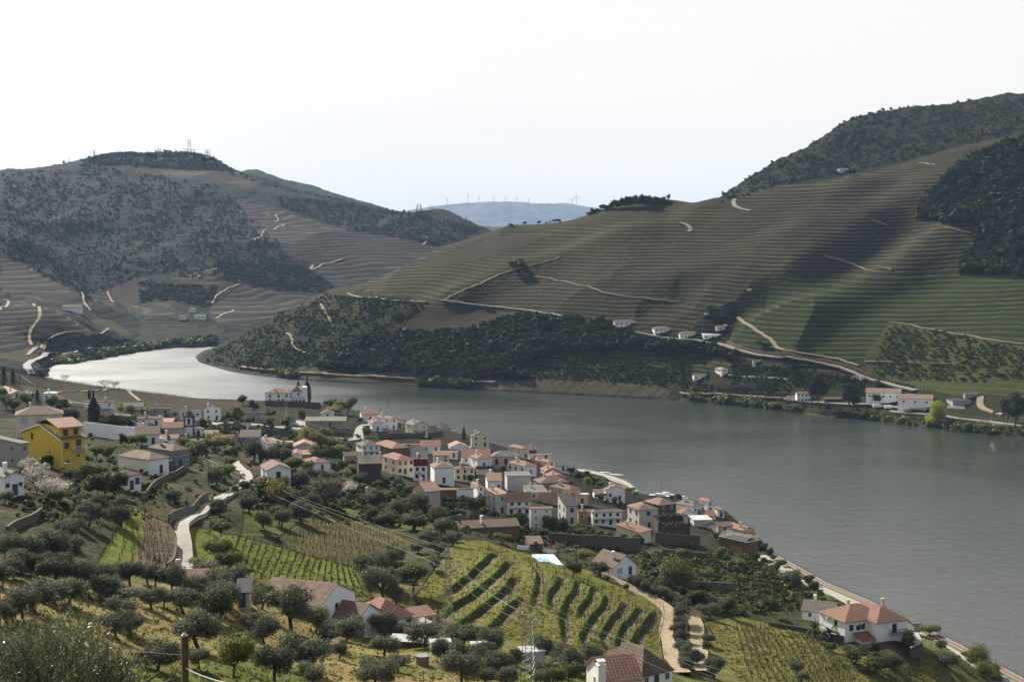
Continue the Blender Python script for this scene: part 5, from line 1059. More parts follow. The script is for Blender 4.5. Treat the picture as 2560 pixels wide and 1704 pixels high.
for q0, q1, z0, z1 in ((-0.55, B/2, h-0.3, h+2.25), (B/2, B+0.5, h+2.25, h-0.3)):
    tr_.face([(-0.55, q0, z0-0.05), (-0.55, q1, z1-0.05), (-0.55, q1, z1+0.3), (-0.55, q0, z0+0.3)]); tr_.face([(-0.50, q0, z0+0.3), (-0.50, q1, z1+0.3), (-0.50, q1, z1-0.05), (-0.50, q0, z0-0.05)]); tr_.face([(-0.55, q0, z0+0.3), (-0.55, q1, z1+0.3), (-0.50, q1, z1+0.3), (-0.50, q0, z0+0.3)])
tr_.build('roof_trim', WHITEP, e); MB().box(-0.04, 0.05, -0.05, 0.04, -5, h).build('corner_trim', WHITEP, e)
for x, z, k, f in ((A*0.22, h*0.78, 'd', 0), (A*0.72, h*0.78, 't', 0), (A*0.25, h*0.27, 's', 0), (A*0.7, h*0.42, 's', 0), (B*0.75, h*0.88, 'd', 1), (A*0.25, h+1.3, 'd', 0), (A*0.68, h+1.4, 'd', 0), (B*0.3, h*0.5, 's', 1)):
    yy_ = -0.02 if z < h or f == 1 else u0-0.02
    add_window(e, k, (x, yy_, z) if f == 0 else (-0.02, x, z), 0 if f == 0 else -math.pi/2)
balcony(e, A*0.42, A*1.0, h*0.62, 1.3); MB().box(-0.25, -0.03, B*0.12, B*0.12+0.8, h+0.9, h+1.5).build('air_conditioner', WHITEP, e)

# white manor on the point
P = corner('M', 232, 404); s_ = P.y/F/3.681; e = empty('manor', P, R(3), 'white manor with red roofs on the point above the river', 'manor')
Wd = 228*s_; h = 104*s_; body_mesh('hip', Wd, 10, h, 2.2).build('wall', WM('W'), e); roof_mesh('hip', Wd, 10, h, 2.0, 0.4).build('roof', RM('r'), e)
w2 = MB(); w2.box(Wd, Wd+150*s_, 1.5, 9, -4, 50*s_); w2.build('lower_wing', WM('W'), e)
m_ = MB(); m_.box(Wd+0.6, Wd+100*s_, 3.2, 10, 50*s_, 115*s_); m_.build('upper_wing', WM('W'), e); t_ = roof_mesh('hip', 100*s_-0.6, 6.8, 115*s_, 2.4, 0.4).build('wing_roof', RM('r'), e); t_.location = (Wd+0.6, 3.2, 0)
MB().box(Wd+104*s_, Wd+146*s_, 4, 9, 50*s_, 150*s_).build('tower', WM('W'), e); b_ = balcony(e, Wd+0.2, Wd+150*s_-0.2, 52*s_, 0.3, mat=IRON); b_.location = (0, 1.5, 0)
for x, z, k in [(45,75,'d'),(125,75,'d'),(45,35,'d'),(125,35,'d'),(162,35,'d'),(200,78,'d')]: add_window(e, k, (x*s_, -0.02, z*s_), 0)
for x in (255, 285, 318, 352): add_window(e, 'd', (x*s_, 1.48, 24*s_), 0)
add_window(e, 'd', (300*s_, 3.18, 85*s_), 0)
for x, y_ in ((84, 3), (215, 3)): o = link(bpy.data.objects.new('chimney', chimney_mesh('W')), e); o.location = (x*s_, y_, h+1.7)

# riverside villa, lower right
P = corner('J', 706, 1205); s_ = P.y/F/3.681; r = R(22); e = empty('villa', P, r, 'white riverside villa with red hip roofs, balcony and palms', 'house', 'houses of the village and its farms')
a = (math.cos(r), math.sin(r)); b = (-math.sin(r), math.cos(r)); A = span(P, a, Z('J', 962, 0)[0]); B = span(P, b, Z('J', 512, 0)[0]); h = 197*s_
B = min(max(B, 8), 14); xr = span(P, a, Z('J', 1060, 0)[0])
body_mesh('hip', A+6, B, h, 2.6).build('wall', WM('W'), e); roof_mesh('hip', A+6, B, h, 2.4, 0.45).build('roof', RM('r', True), e)
x0 = A+0.0; w3 = body_mesh('hip', 8.6, B+3.4, h, 2.6).build('wing_wall', WM('W'), e); w3.location = (x0, -3.4, 0.02); w3r = roof_mesh('hip', 8.6, B+3.4, h, 2.35, 0.45).build('wing_roof', RM('r', True), e); w3r.location = (x0, -3.4, 0.02)
lo = MB(); slab(lo, [(A*0.35, -3.6, 1.0), (x0, -3.6, 1.0), (x0, -0.02, 2.2), (A*0.35, -0.02, 2.2)]); lo.build('porch_roof', RM('r', True), e); MB().box(A*0.4, x0-0.02, -3.3, -0.03, -3, 0.95).build('porch_wall', WM('S'), e)
for x, z in ((A*0.28, 0.68), (A*0.58, 0.68), (A*0.78, 0.70)): add_window(e, 'd', (x, -0.02, h*z), 0)
add_window(e, 'd', (-0.02, B*0.35, h*0.75), -math.pi/2); add_window(e, 't', (x0+5.0, -3.42, h*0.62), 0)
for q in ((A*0.5, -0.4, h*0.85), (A*0.69, -0.4, h*0.88), (x0+3.0, -3.8, h*0.82), (-0.4, B*0.6, h*0.87)): MB().box(q[0]-0.4, q[0]+0.4, q[1], q[1]+0.36, q[2]-0.3, q[2]+0.3).build('air_conditioner', WHITEP, e)
b_ = balcony(e, 3.4, 8.0, h*0.42, 1.2, mat=WOODD); b_.location = (x0, -3.42, 0)
for q in ((A-0.5, B*0.7), (x0+7.9, B*0.5)): o = link(bpy.data.objects.new('chimney', chimney_mesh('P')), w3r if q[0] > A else e); o.location = (q[0]-(x0 if q[0] > A else 0), q[1]+(3.4 if q[0] > A else 0), h+1.6)
VILLA = e
# paved terrace and its wall behind the villa
zt = P.z+0.5; te = MB(); tw_l = MB(); q = [Vector(ptz(*Z('J', *p), zt)) for p in ((1258,1105),(1385,1110),(1425,1205),(1320,1252),(1240,1180))]
te.face([(p.x, p.y, zt) for p in q])
for i in range(len(q)): a1, b1 = q[i], q[(i+1) % len(q)]; tw_l.face([(a1.x,a1.y,zt-4),(b1.x,b1.y,zt-4),(b1.x,b1.y,zt),(a1.x,a1.y,zt)])
te_o = empty('terrace', (0,0,0)); te.build('paving', CONC, te_o); tw_l.build('retaining_wall', WM('D'), te_o); tag(te_o, 'pale paved terrace on a high wall beside the riverside villa', 'terrace')

# church tower
P = corner('L', 1692, 872); s_ = P.y/F/3.681; e = empty('bell_tower', P, R(8), 'granite and white bell tower with pointed crown among the village roofs', 'tower')
tw = 92*s_; GR = plain('tower_granite', (0.13,0.115,0.095), 0.9, 0.25)
MB().box(0, tw, 0, tw, -4, 75*s_).build('shaft', WM('W'), e); q = MB()
for x in (0, tw-0.45): 
    for y in (0, tw-0.45): q.box(x-0.05, x+0.5, y-0.05, y+0.5, -4, 172*s_)
q.box(-0.15, tw+0.15, -0.15, tw+0.15, 75*s_, 90*s_).box(-0.3, tw+0.3, -0.3, tw+0.3, 165*s_, 180*s_); q.build('stone_frame', GR, e)
MB().box(0.2, tw-0.2, 0.2, tw-0.2, 90*s_, 165*s_).build('belfry', WM('W'), e)
for f in (0, 1):
    w_ = MB(); c_ = tw/2
    pts = [(c_-0.42, -0.0, 98*s_), (c_+0.42, -0.0, 98*s_)]+[(c_+0.42*math.cos(t_), 0.0, 145*s_+0.42*math.sin(t_)) for t_ in np.linspace(0, math.pi, 9)]
    w_.face(pts); o = w_.build('bell_opening', GLASS, e); 
    if f: o.rotation_euler = (0,0,-math.pi/2); o.location = (0.17, tw, 0)
    else: o.location = (0, 0.17, 0)
c_ = tw/2; tp = MB(); tp.bar((c_,c_,180*s_), (c_,c_,205*s_), tw*0.48, 8, tw*0.3); tp.bar((c_,c_,205*s_), (c_,c_,212*s_), tw*0.36, 8, tw*0.36); tp.bar((c_,c_,212*s_), (c_,c_,228*s_), tw*0.24, 8, tw*0.1); tp.bar((c_,c_,228*s_), (c_,c_,252*s_), 0.12, 6, 0.04)
for x in (0.1, tw-0.1):
    for y in (0.1, tw-0.1): tp.bar((x,y,180*s_), (x,y,200*s_), 0.18, 5, 0.05)
tp.build('spire', GR, e)

# ruin without roof, and the derelict house with bare rafters
P = corner('V', 1862, 1095); s_ = P.y/F/3.681; e = empty('ruin', P, R(6), 'roofless dark stone ruin with broken wall tops beside the yellow cottage', 'ruin')
W_ = 300*s_; D_ = 9; rr = np.random.default_rng(4)
def ragged(p0, p1, h0, th=0.6):
    m = MB(); n = 14
    for i in range(n):
        a = Vector(p0).lerp(Vector(p1), i/n); b = Vector(p0).lerp(Vector(p1), (i+1)/n); hh = h0+rr.uniform(-0.7, 0.5)*(1 if 2 < i < 12 else 0.3); d = (b-a).normalized(); nn = Vector((-d.y, d.x, 0))*th
        c = [a, b, b+nn, a+nn]; m.face([v+Vector((0,0,-4)) for v in c][::-1]); m.face([v+Vector((0,0,hh)) for v in c])
        for k in range(4): p, q_ = c[k], c[(k+1) % 4]; m.face([p+Vector((0,0,-4)), q_+Vector((0,0,-4)), q_+Vector((0,0,hh)), p+Vector((0,0,hh))])
    return m
for a, b, hh in (((0,0,0),(W_,0,0),150*s_), ((W_,0,0),(W_,D_,0),190*s_), ((W_,D_,0),(0,D_,0),180*s_), ((0,D_,0),(0,0,0),170*s_)): ragged(a, b, hh).build('wall', WM('D'), e)
for x in (0.3, 0.62): add_window(e, 's', (W_*x, -0.05, 60*s_), 0)
P = corner('I', 600, 1245); s_ = P.y/F/3.681; r = R(38); e = empty('derelict_house', P, r, 'derelict house with bare white rafters and ochre wall at the tip of the village', 'ruin')
A = span(P, (math.cos(r), math.sin(r)), Z('I', 742, 0)[0]); B = min(16, span(P, (-math.sin(r), math.cos(r)), Z('I', 380, 0)[0])); h = 120*s_
body_mesh('flat', A, B, h, 0).build('wall', WM('K'), e); MB().box(-0.09, -0.012, B*0.1, B*0.6, 0.3, h*0.6).build('plaster', WM('U'), e)
raf = MB(); raf.box(-0.3, A+0.3, -0.3, 0.0, h+0.1, h+0.3).box(-0.3, A+0.3, B, B+0.3, h+0.1, h+0.3).box(-0.3, 0, -0.3, B+0.3, h+0.31, h+0.45).box(A, A+0.3, -0.3, B+0.3, h+0.31, h+0.45)
for i in range(13):
    y_ = B*i/12; raf.bar((-0.3, y_, h+0.4), (A/2, y_, h+2.0), 0.10, 4); raf.bar((A+0.3, y_, h+0.4), (A/2, y_, h+2.0), 0.10, 4)
raf.bar((A/2, 0, h+2.0), (A/2, B, h+2.0), 0.12, 4)
for k_ in (0.35, 0.7):
    raf.bar((A/2*k_, 0, h+0.4+1.6*k_), (A/2*k_, B, h+0.4+1.6*k_), 0.08, 4)
raf.build('rafters', plain('bleached_timber', (0.5,0.47,0.42), 0.8), e)
# ------------------------------------------------------------------ roads, walls, fences
def walk(zone_, pts, step=2.5, dz=0.0, snap=True):
    q = [hit(*Z(zone_, *p)) for p in pts]; out = []
    for a, b in zip(q[:-1], q[1:]):
        n = max(1, int((b-a).length/step))
        for i in range(n): out.append(a.lerp(b, i/n))
    out.append(q[-1])
    for _ in range(3): out = [out[0]]+[(out[i-1]+out[i]*2+out[i+1])/4 for i in range(1, len(out)-1)]+[out[-1]]
    return [Vector((p.x, p.y, (ground(p.x, p.y) if snap else p.z)+dz)) for p in out]
ASPH = plain('pale_asphalt', (0.26, 0.255, 0.24), 0.85, 0.12, 0.5); DIRT = plain('dirt_track', (0.31, 0.25, 0.165), 0.95, 0.22, 1.2, 0.2); GRAVEL = plain('light_gravel', (0.34,0.325,0.285), 0.95, 0.15, 1.0); BRICKP = plain('brick_paving', (0.20, 0.125, 0.09), 0.85, 0.1); TRK = plain('earth_path', (0.30, 0.25, 0.16), 0.95, 0.2, 1.0)
def ribbon(name, pts, w, mat, lift=0.25, skirt=1.5):
    m = MB(); n = len(pts); Ls = []; Rs = []
    for i, p in enumerate(pts):
        d = (pts[min(i+1, n-1)]-pts[max(i-1, 0)]); d.z = 0; d.normalize(); nn = Vector((-d.y, d.x, 0)); a = p+nn*w/2; b = p-nn*w/2
        z = max(ground(a.x, a.y), ground(b.x, b.y), ground(p.x, p.y))*0.6+p.z*0.4; Ls.append(Vector((a.x, a.y, z+lift))); Rs.append(Vector((b.x, b.y, z+lift)))
    for i in range(n-1):
        m.face([Rs[i], Rs[i+1], Ls[i+1], Ls[i]])
        for S_ in (Ls, Rs): m.face([S_[i]-Vector((0,0,skirt)), S_[i+1]-Vector((0,0,skirt)), S_[i+1], S_[i]])
    return tag(m.build(name, mat), kind='structure')
FARG = plain('worn_gravel', (0.26,0.245,0.21), 0.95, 0.15, 0.3)
RD = [('X', [(469,1453),(463,1435),(460,1412),(460,1389),(463,1366),(456,1343),(446,1325),(459,1308),(486,1290),(518,1268),(545,1250),(566,1238),(586,1224),(611,1206),(621,1194),(609,1179),(592,1166),(586,1155)], 3.1, GRAVEL, 'lane'),
 ('H', [(1060,560),(1150,600),(1250,640),(1350,690),(1480,750),(1600,810),(1700,870),(1750,910),(1730,1000),(1700,1100),(1720,1220),(1760,1350),(1810,1450),(1860,1500)], 3.4, DIRT, 'track'),
 ('H', [(1930,950),(1990,1010),(2010,1090),(1980,1180),(2040,1290),(2010,1380),(2060,1480)], 3.2, DIRT, 'track'),
 ('M', [(0,592),(200,605),(400,625),(520,650),(640,665),(800,690),(960,720),(1060,745)], 6, ASPH, 'road'), ('M', [(180,730),(300,745),(420,760),(560,760)], 9, GRAVEL, 'road'), ('M', [(560,560),(580,610),(590,650)], 5, ASPH, 'road'), ('M', [(1085,730),(1090,680),(1110,630),(1160,600)], 4.5, ASPH, 'road'),
 ('L', [(1060,690),(1180,698),(1260,705)], 7, ASPH, 'road'), ('L', [(1780,745),(1950,765),(2100,760),(2356,780)], 5, ASPH, 'road'), ('L', [(1940,790),(2000,770),(2200,762)], 5, ASPH, 'road'), ('L', [(500,485),(700,475),(950,465),(1150,455)], 2.4, TRK, 'track'), ('L', [(1150,455),(1200,490),(1250,530),(1290,560)], 2, TRK, 'track'), ('L', [(30,520),(100,540)], 4, ASPH, 'road'),
 ('L', [(290,320),(255,270),(245,230),(290,195),(400,155),(550,130),(700,112),(900,90),(1150,65),(1400,48)], 8, ASPH, 'road'), ('L', [(255,135),(330,70),(420,0)], 4, DIRT, 'track'),
 ('M', [(0,65),(200,85),(400,105),(600,120),(800,135),(1000,143),(1300,155),(1600,172),(1900,188),(2356,208)], 5, TRK, 'railway'), ('S', [(0,885),(200,892),(400,905),(600,918),(740,925)], 5, TRK, 'railway'),
 ('S', [(0,520),(150,535),(260,548),(350,580),(430,608),(520,625),(700,650),(890,665),(1000,688),(1100,712),(1200,752),(1290,785),(1400,815),(1500,845),(1620,870)], 7, GRAVEL, 'road'),
 ('S', [(400,365),(480,425),(560,480),(640,530),(660,575),(740,605),(850,615),(1000,635),(1120,665),(1220,700)], 3.6, TRK, 'track'),
 ('S', [(1430,400),(1500,405),(1640,438),(1800,462),(2000,495),(2200,535),(2356,552)], 3, TRK, 'track'), ('S', [(1260,672),(1400,665),(1600,672),(1900,685)], 2.5, TRK, 'track'),
 ('S', [(720,925),(900,950),(1100,962),(1300,960),(1500,985),(1700,1000)], 7, ASPH, 'road'), ('S', [(1440,1010),(1650,1030),(1850,1052),(2050,1075),(2250,1100),(2356,1112)], 6, GRAVEL, 'road'), ('S', [(2060,905),(2050,940),(2060,985),(2120,1010),(2220,1032)], 5, DIRT, 'track'),
 ('Q', [(50,1078),(110,1098),(160,1112),(300,1122),(480,1130),(600,1138)], 5, TRK, 'track'), ('Q', [(690,1130),(730,1140),(850,1152),(1000,1160),(1150,1182),(1350,1208),(1450,1220),(1600,1258),(1750,1295),(1850,1312)], 6, GRAVEL, 'road'), ('Q', [(1980,1345),(2100,1362),(2200,1380),(2356,1398)], 6, GRAVEL, 'road'),
 ('Q', [(1330,960),(1450,975),(1600,1015),(1720,1045),(1830,1082),(2000,1105),(2100,1115),(2356,1130)], 3, TRK, 'track'), ('Q', [(720,1120),(900,1040),(1050,965),(1200,915),(1300,885),(1420,862),(1500,830)], 2.5, TRK, 'track'),
 ('R', [(380,812),(362,830),(375,865),(410,880),(480,898)], 6, GRAVEL, 'road'), ('R', [(0,978),(40,990),(90,1025),(60,1040)], 6, GRAVEL, 'road'), ('R', [(1320,960),(1370,982),(1420,993)], 3, TRK, 'track'), ('R', [(990,1205),(1080,1225),(1200,1258),(1350,1290),(1450,1304)], 3, TRK, 'track'), ('R', [(1780,1008),(1880,1022),(1990,1046)], 3, TRK, 'track'), ('R', [(1640,568),(1750,580)], 3, TRK, 'track'),
 ('P', [(2200,1150),(2215,1190),(2250,1230),(2270,1280)], 3.5, TRK, 'track'), ('P', [(1960,1350),(2010,1385),(1990,1430),(2040,1465),(2120,1495)], 3.5, TRK, 'track'),
 ('P', [(190,1500),(240,1460),(290,1410),(360,1370),(450,1350),(570,1345)], 5, DIRT, 'track'), ('P', [(230,1150),(270,1190),(275,1245),(215,1310),(195,1370),(225,1435)], 5, DIRT, 'track'), ('P', [(0,1195),(50,1160),(65,1130),(20,1120)], 5, DIRT, 'track'), ('P', [(560,1070),(570,1120),(600,1170),(620,1195)], 4, DIRT, 'track'), ('P', [(735,1065),(750,1100),(775,1140)], 4, DIRT, 'track'),
 ('P', [(1740,710),(1790,690),(1805,645),(1880,640),(1950,605)], 5, DIRT, 'track'), ('P', [(1880,590),(1910,575),(1880,540),(1980,522)], 4, DIRT, 'track'), ('P', [(2110,915),(2150,880),(2120,920),(2200,880),(2340,845)], 5, DIRT, 'track'), ('P', [(1475,1248),(1530,1218),(1600,1190)], 5, GRAVEL, 'track'), ('P', [(1450,1150),(1480,1090),(1560,1040),(1640,1015)], 4, DIRT, 'track'), ('P', [(1290,965),(1400,930),(1505,903)], 4, DIRT, 'track'), ('P', [(690,1355),(750,1325),(740,1318)], 5, GRAVEL, 'track'), ('P', [(580,1275),(640,1303)], 4, GRAVEL, 'track'),
 ('Q', [(560,745),(610,705),(590,690)], 5, DIRT, 'track'), ('J', [(182,490),(300,560),(400,640),(560,720),(700,790),(860,870)], 1.2, CONC, 'kerb')]
for z_, p_, w_, m_, n_ in RD[:-1]:
    q_ = walk(z_, p_, 3.0 if z_ not in 'PQ' else 5.0); fr_q = q_[0].y > 800; ribbon(n_, q_, w_*(0.62 if fr_q and z_ in 'PQR' else 0.8 if fr_q else 1), (FARG if m_ is GRAVEL else m_) if fr_q else m_, 0.15 if q_[0].y < 500 else 0.35, 1.0)
# riverside promenade lower right: carriageway, verge and brick path
EDGE = [(1936,1385),(1985,1411),(2069,1458),(2178,1504),(2300,1563),(2400,1612),(2477,1653),(2560,1697),(2680,1760)]
ep = [Vector(ptz(u, v, 3.4)) for u, v in EDGE]
def offs(ps, d):
    o = []
    for i, p in enumerate(ps):
        t_ = (ps[min(i+1, len(ps)-1)]-ps[max(i-1, 0)]).normalized(); o.append(p+Vector((-t_.y, t_.x, 0))*-d)
    return o
def strip(name, a, b, mat, z=0.0, drop=3.5):
    m = MB()
    for i in range(len(a)-1):
        q = [Vector((p.x, p.y, p.z+z)) for p in (a[i], a[i+1], b[i+1], b[i])]; m.face(q[::-1])
        for s_, e_ in ((q[0], q[1]), (q[3], q[2])): m.face([s_-Vector((0,0,drop)), e_-Vector((0,0,drop)), e_, s_])
    return tag(m.build(name, mat), kind='structure')
strip('kerb', offs(ep, 0.02), offs(ep, 0.4), GRAVEL, 0.2); strip('promenade', offs(ep, 0.41), offs(ep, 2.0), BRICKP, 0.14); strip('kerb', offs(ep, 2.01), offs(ep, 2.3), GRAVEL, 0.2); strip('verge', offs(ep, 2.31), offs(ep, 3.1), plain('kerb_grass', (0.10,0.11,0.05)), 0.1); strip('road', offs(ep, 3.11), offs(ep, 9.0), GRAVEL, 0.0)
def railing(name, pts, label, hgt=1.1, sp=2.0, mat=None, cat='railing', group=None):
    m = MB(); L_ = 0
    for a, b in zip(pts[:-1], pts[1:]):
        n = max(1, int((b-a).length/sp))
        for i in range(n): p = a.lerp(b, i/n); m.bar(p, p+Vector((0,0,hgt)), 0.05, 4)
        for k in (1.0, 0.55, 0.15): m.bar(a+Vector((0,0,hgt*k)), b+Vector((0,0,hgt*k)), 0.035, 4)
    e = empty(name, pts[0], 0, label, cat, group); o = m.build('rails', mat or GALV, e); o.location = -Vector(pts[0]); return e
railing('railing', offs(ep, 0.1), 'long grey metal railing along the riverside promenade', sp=3.0, mat=IRON)
def wallthing(zone_, pts, h, th, mat, label, cat='wall', z0=-1.5, name='wall'):
    q = walk(zone_, pts, 4); e = empty(name, q[0], 0, label, cat); m = MB()
    for a, b in zip(q[:-1], q[1:]):
        d = (b-a); d.z = 0; d.normalize(); nn = Vector((-d.y, d.x, 0))*th/2; c = [a-nn, b-nn, b+nn, a+nn]
        bt = [p+Vector((0,0,z0)) for p in c]; tp = [p+Vector((0,0,h)) for p in c]; m.face(tp)
        for k in range(4): m.face([bt[k], bt[(k+1) % 4], tp[(k+1) % 4], tp[k]])
    o = m.build('masonry', mat, e); o.location = -q[0]; return e
DW = wallmat('old_stone_wall', (0.11, 0.095, 0.07)); CW = wallmat('stained_concrete_wall', (0.12, 0.11, 0.09)); WW = WM('W')
for a in (('F', [(1460,200),(1600,130),(1720,50),(1800,0)], 1.9, 0.3, CW, 'stained concrete retaining wall above the curving lane'),
 ('F', [(1440,620),(1500,560),(1535,450),(1520,380)], 1.6, 0.4, DW, 'dark retaining wall at the foot of the small vineyard'),
 ('F', [(60,300),(200,220),(360,130)], 1.4, 0.5, DW, 'mossy terrace wall at the left edge below the white house'),
 ('L', [(770,880),(900,895),(1050,905),(1250,925)], 4.6, 0.4, WW, 'long high white wall between the cypress and the church'),
 ('L', [(1560,1200),(1700,1150),(1860,1060),(1885,1000)], 2.6, 0.5, DW, 'brown stone wall below the slate blue house'),
 ('L', [(1290,1470),(1500,1300),(1700,1200)], 1.5, 0.4, DW, 'old stone wall on the dry slope above the lane'),
 ('M', [(230,420),(400,425),(600,430),(740,440)], 3.0, 0.5, DW, 'dark garden wall under the white manor'), ('M', [(0,640),(200,690),(480,700)], 2.5, 0.5, DW, 'dark embankment wall below the village road'), ('M', [(620,640),(760,690),(1000,725)], 3.2, 0.5, DW, 'dark wall carrying the road through the upper village'),
 ('M', [(1280,720),(1480,705),(1700,715),(1860,690)], 2.2, 0.5, DW, 'brown terrace wall below the beige house'), ('M', [(400,1310),(560,1250),(690,1200),(730,1160)], 1.6, 0.4, CW, 'grey garden wall stepping down beside the olive trees'),
 ('V', [(850,1125),(1000,1140),(1160,1150)], 3.0, 0.5, DW, 'dark wall under the kitchen garden behind the flags'), ('V', [(1160,1180),(1400,1190),(1690,1195)], 4.0, 0.6, DW, 'tall dark terrace wall below the yellow cottage'), ('V', [(560,1185),(760,1210),(920,1230)], 1.0, 0.25, WW, 'low white wall behind the swimming pool'),
 ('V', [(0,960),(150,970),(300,1000)], 2.5, 0.5, DW, 'dark wall below the last houses over the vineyard'), ('V', [(1840,1130),(2080,1150),(2240,1160)], 3.5, 0.6, DW, 'dark broken wall below the roofless ruin'),
 ('V', [(1900,1240),(2150,1262),(2356,1280)], 1.8, 0.5, DW, 'upper dark terrace wall in the overgrown gardens'), ('H', [(1700,680),(1950,700),(2200,720),(2340,730)], 2.0, 0.5, DW, 'middle dark terrace wall in the overgrown gardens'), ('H', [(1900,840),(2100,830),(2300,860)], 1.8, 0.5, DW, 'lowest dark terrace wall in the overgrown gardens'),
 ('J', [(0,1040),(120,1050),(380,1090),(520,1120),(560,1160)], 0.8, 0.4, CW, 'low grey wall around the palms'), ('J', [(560,1180),(700,1200)], 1.5, 0.4, DW, 'dark garden wall left of the villa'), ('J', [(1840,1370),(1925,1340)], 1.4, 0.3, CW, 'short pale wall by the round riverside bush'),
 ('S', [(320,545),(430,590),(560,620),(800,645),(1050,680),(1200,725),(1290,770)], 2.2, 0.6, wallmat('brown_kerb_wall', (0.2,0.15,0.1)), 'curving brown wall above the riverside road on the far bank'), ('S', [(230,850),(420,855),(530,845)], 3.0, 0.5, CW, 'grey retaining wall below the far bank gardens'), ('S', [(330,760),(450,775),(640,785),(770,790)], 0.8, 0.4, WW, 'low white wall beside the far farmhouse'), ('S', [(1830,985),(1950,992)], 1.5, 0.4, WW, 'short white wall right of the warehouses'),
 ('L', [(1420,62),(1600,58),(1900,50)], 2.0, 1.0, CW, 'low road bridge at the far end of the river')): wallthing(*a)
# quay
qp = [Vector(ptz(*Z('V', x, y), 2.6)) for x, y in ((1110,450),(1200,455),(1350,490),(1480,530),(1560,560),(1620,600),(1660,640),(1680,670))]
qi = [Vector(ptz(*Z('V', x, y), 2.6)) for x, y in ((1130,470),(1230,488),(1350,515),(1450,545),(1540,580),(1590,615),(1625,650),(1640,680))]
strip('quay', qp, qi, GRAVEL, 0.2, 5); strip('quay', [p for p in qi[2:6]], [p+Vector((3,-12,0)) for p in qi[2:6]], GRAVEL, 0.05, 5)
railing('railing', [p+Vector((0,0,0.2)) for p in qp], 'thin railing along the curved quay', sp=4)

# ------------------------------------------------------------------ poles, pylons, cables
def lattice(h, w0, w1, arms, n=12, r=0.06):
    m = MB(); c0 = [(-1,-1),(1,-1),(1,1),(-1,1)]
    f = lambda t_: w0+(w1-w0)*min(1, t_*1.25)
    for a, b in c0: m.bar((a*w0/2, b*w0/2, -1), (a*w1/2, b*w1/2, h*0.8), r, 4); m.bar((a*w1/2, b*w1/2, h*0.8), (a*w1/2*0.8, b*w1/2*0.8, h), r, 4)
    for i in range(n):
        t0, t1 = i/n, (i+1)/n; q0, q1 = f(t0)/2, f(t1)/2
        for k in range(4):
            a, b = c0[k], c0[(k+1) % 4]; m.bar((a[0]*q0, a[1]*q0, h*t0), (b[0]*q1, b[1]*q1, h*t1), r*0.55, 3)
            if i % 2: m.bar((a[0]*q1, a[1]*q1, h*t1), (b[0]*q1, b[1]*q1, h*t1), r*0.5, 3)
    return m
ARMS = {}
def pylon(P, h, w0, w1, arms, rz, label, cat='pylon', ins=True, r=0.06, n=12, name='lattice_pylon', group=None, mat=None):
    mat = mat or GALV
    e = empty(name, P, rz, label, cat, group); lattice(h, w0, w1, arms, n, r).build('tower', mat, e)
    for z, w_ in arms:
        m = MB(); m.bar((-w_, 0, z), (w_, 0, z), r, 4); m.bar((-w_, 0, z), (0, 0, z-0.7), r*.6, 4); m.bar((w_, 0, z), (0, 0, z-0.7), r*.6, 4); o = m.build('cross_arm', mat, e)
        if ins:
            k = MB()
            for x in (-w_, w_): k.bar((x, 0, z), (x, 0, z+0.5), 0.09, 5)
            k.build('insulator', WHITEP, o)
    return e
P2 = hit(*Z('G', 1915, 1128)); h2 = (1128-330)/3.681*P2.y/F; pylon(P2, h2, 1.9, 0.75, ((h2*0.83, 2.6), (h2*0.79, 1.5), (h2-0.3, 0.4)), R(18), 'grey lattice pylon rising from the near vineyard beside the red roofed house', r=0.055)
u, v = Z('H', 445, 1568); y1 = hit(u, v).y*0.985; P1 = Vector((ray(u, v)[0]*y1, y1, ground(ray(u, v)[0]*y1, y1))); zt = H+ray(u, Z('H', 0, 935)[1])[1]*y1; h1 = zt-P1.z
pylon(P1, h1, 2.0, 1.2, ((h1-0.3, 1.0), (h1*0.865, 1.9)), R(-20), 'grey lattice pylon with white insulators at the bottom edge of the picture', r=0.06)
u, v = Z('M', 1368, 520); P4 = hit(u, v); pylon(P4, 175/3.681*P4.y/F, 2.2, 0.8, ((175/3.681*P4.y/F*.93, 2.2), (175/3.681*P4.y/F*.8, 2.8), (175/3.681*P4.y/F*.68, 2.2)), R(10), 'slender lattice pylon standing behind the villas against the river', r=0.09)
u, v = Z('M', 422, 520); P5 = hit(u, v); h5 = 225/3.681*P5.y/F; pylon(P5, h5, 1.9, 0.7, ((h5*.93, 1.4), (h5*.85, 1.8)), R(10), 'rusty lattice pylon in front of the white manor', r=0.06)
WIRE = plain('aluminium_cable', (0.42,0.42,0.41), 0.5, 0.02)
def cable(a, b, sag, label=None, r=0.016, group='power cables over the vineyard'):
    m = MB(); n = 16; pr = None
    for i in range(n+1):
        t_ = i/n; p = Vector(a).lerp(Vector(b), t_); p.z -= sag*4*t_*(1-t_)
        if pr is not None: m.bar(pr, p, r, 3)
        pr = p
    o = m.build('power_cable', WIRE); tag(o, label, 'cable', group)
def on2(x, z): return P2+Vector((x*math.cos(R(18)), x*math.sin(R(18)), z))
def on1(x, z): return P1+Vector((x*math.cos(R(-20)), x*math.sin(R(-20)), z))
FARP = [Vector(pt(*Z('L', x, y), 560)) for x, y in ((985,580),(1000,610),(1015,640))]
NEARP = [Vector(pt(*Z('H', x, y), y_)) for x, y, y_ in ((2600,1560,190),(2600,1640,188),(2250,1700,186))]
for i, (x, z) in enumerate(((-2.6, h2*.83+.5), (2.6, h2*.83+.5), (0, h2+0.2))):
    nm = ('left arm', 'right arm', 'top')[i]
    cable(on2(x, z), FARP[i], 3.0, 'thin bright cable from the %s of the vineyard pylon back towards the church' % nm)
    cable(on2(x, z), NEARP[i], 1.5, 'thin bright cable from the %s of the vineyard pylon down to the lower right' % nm)
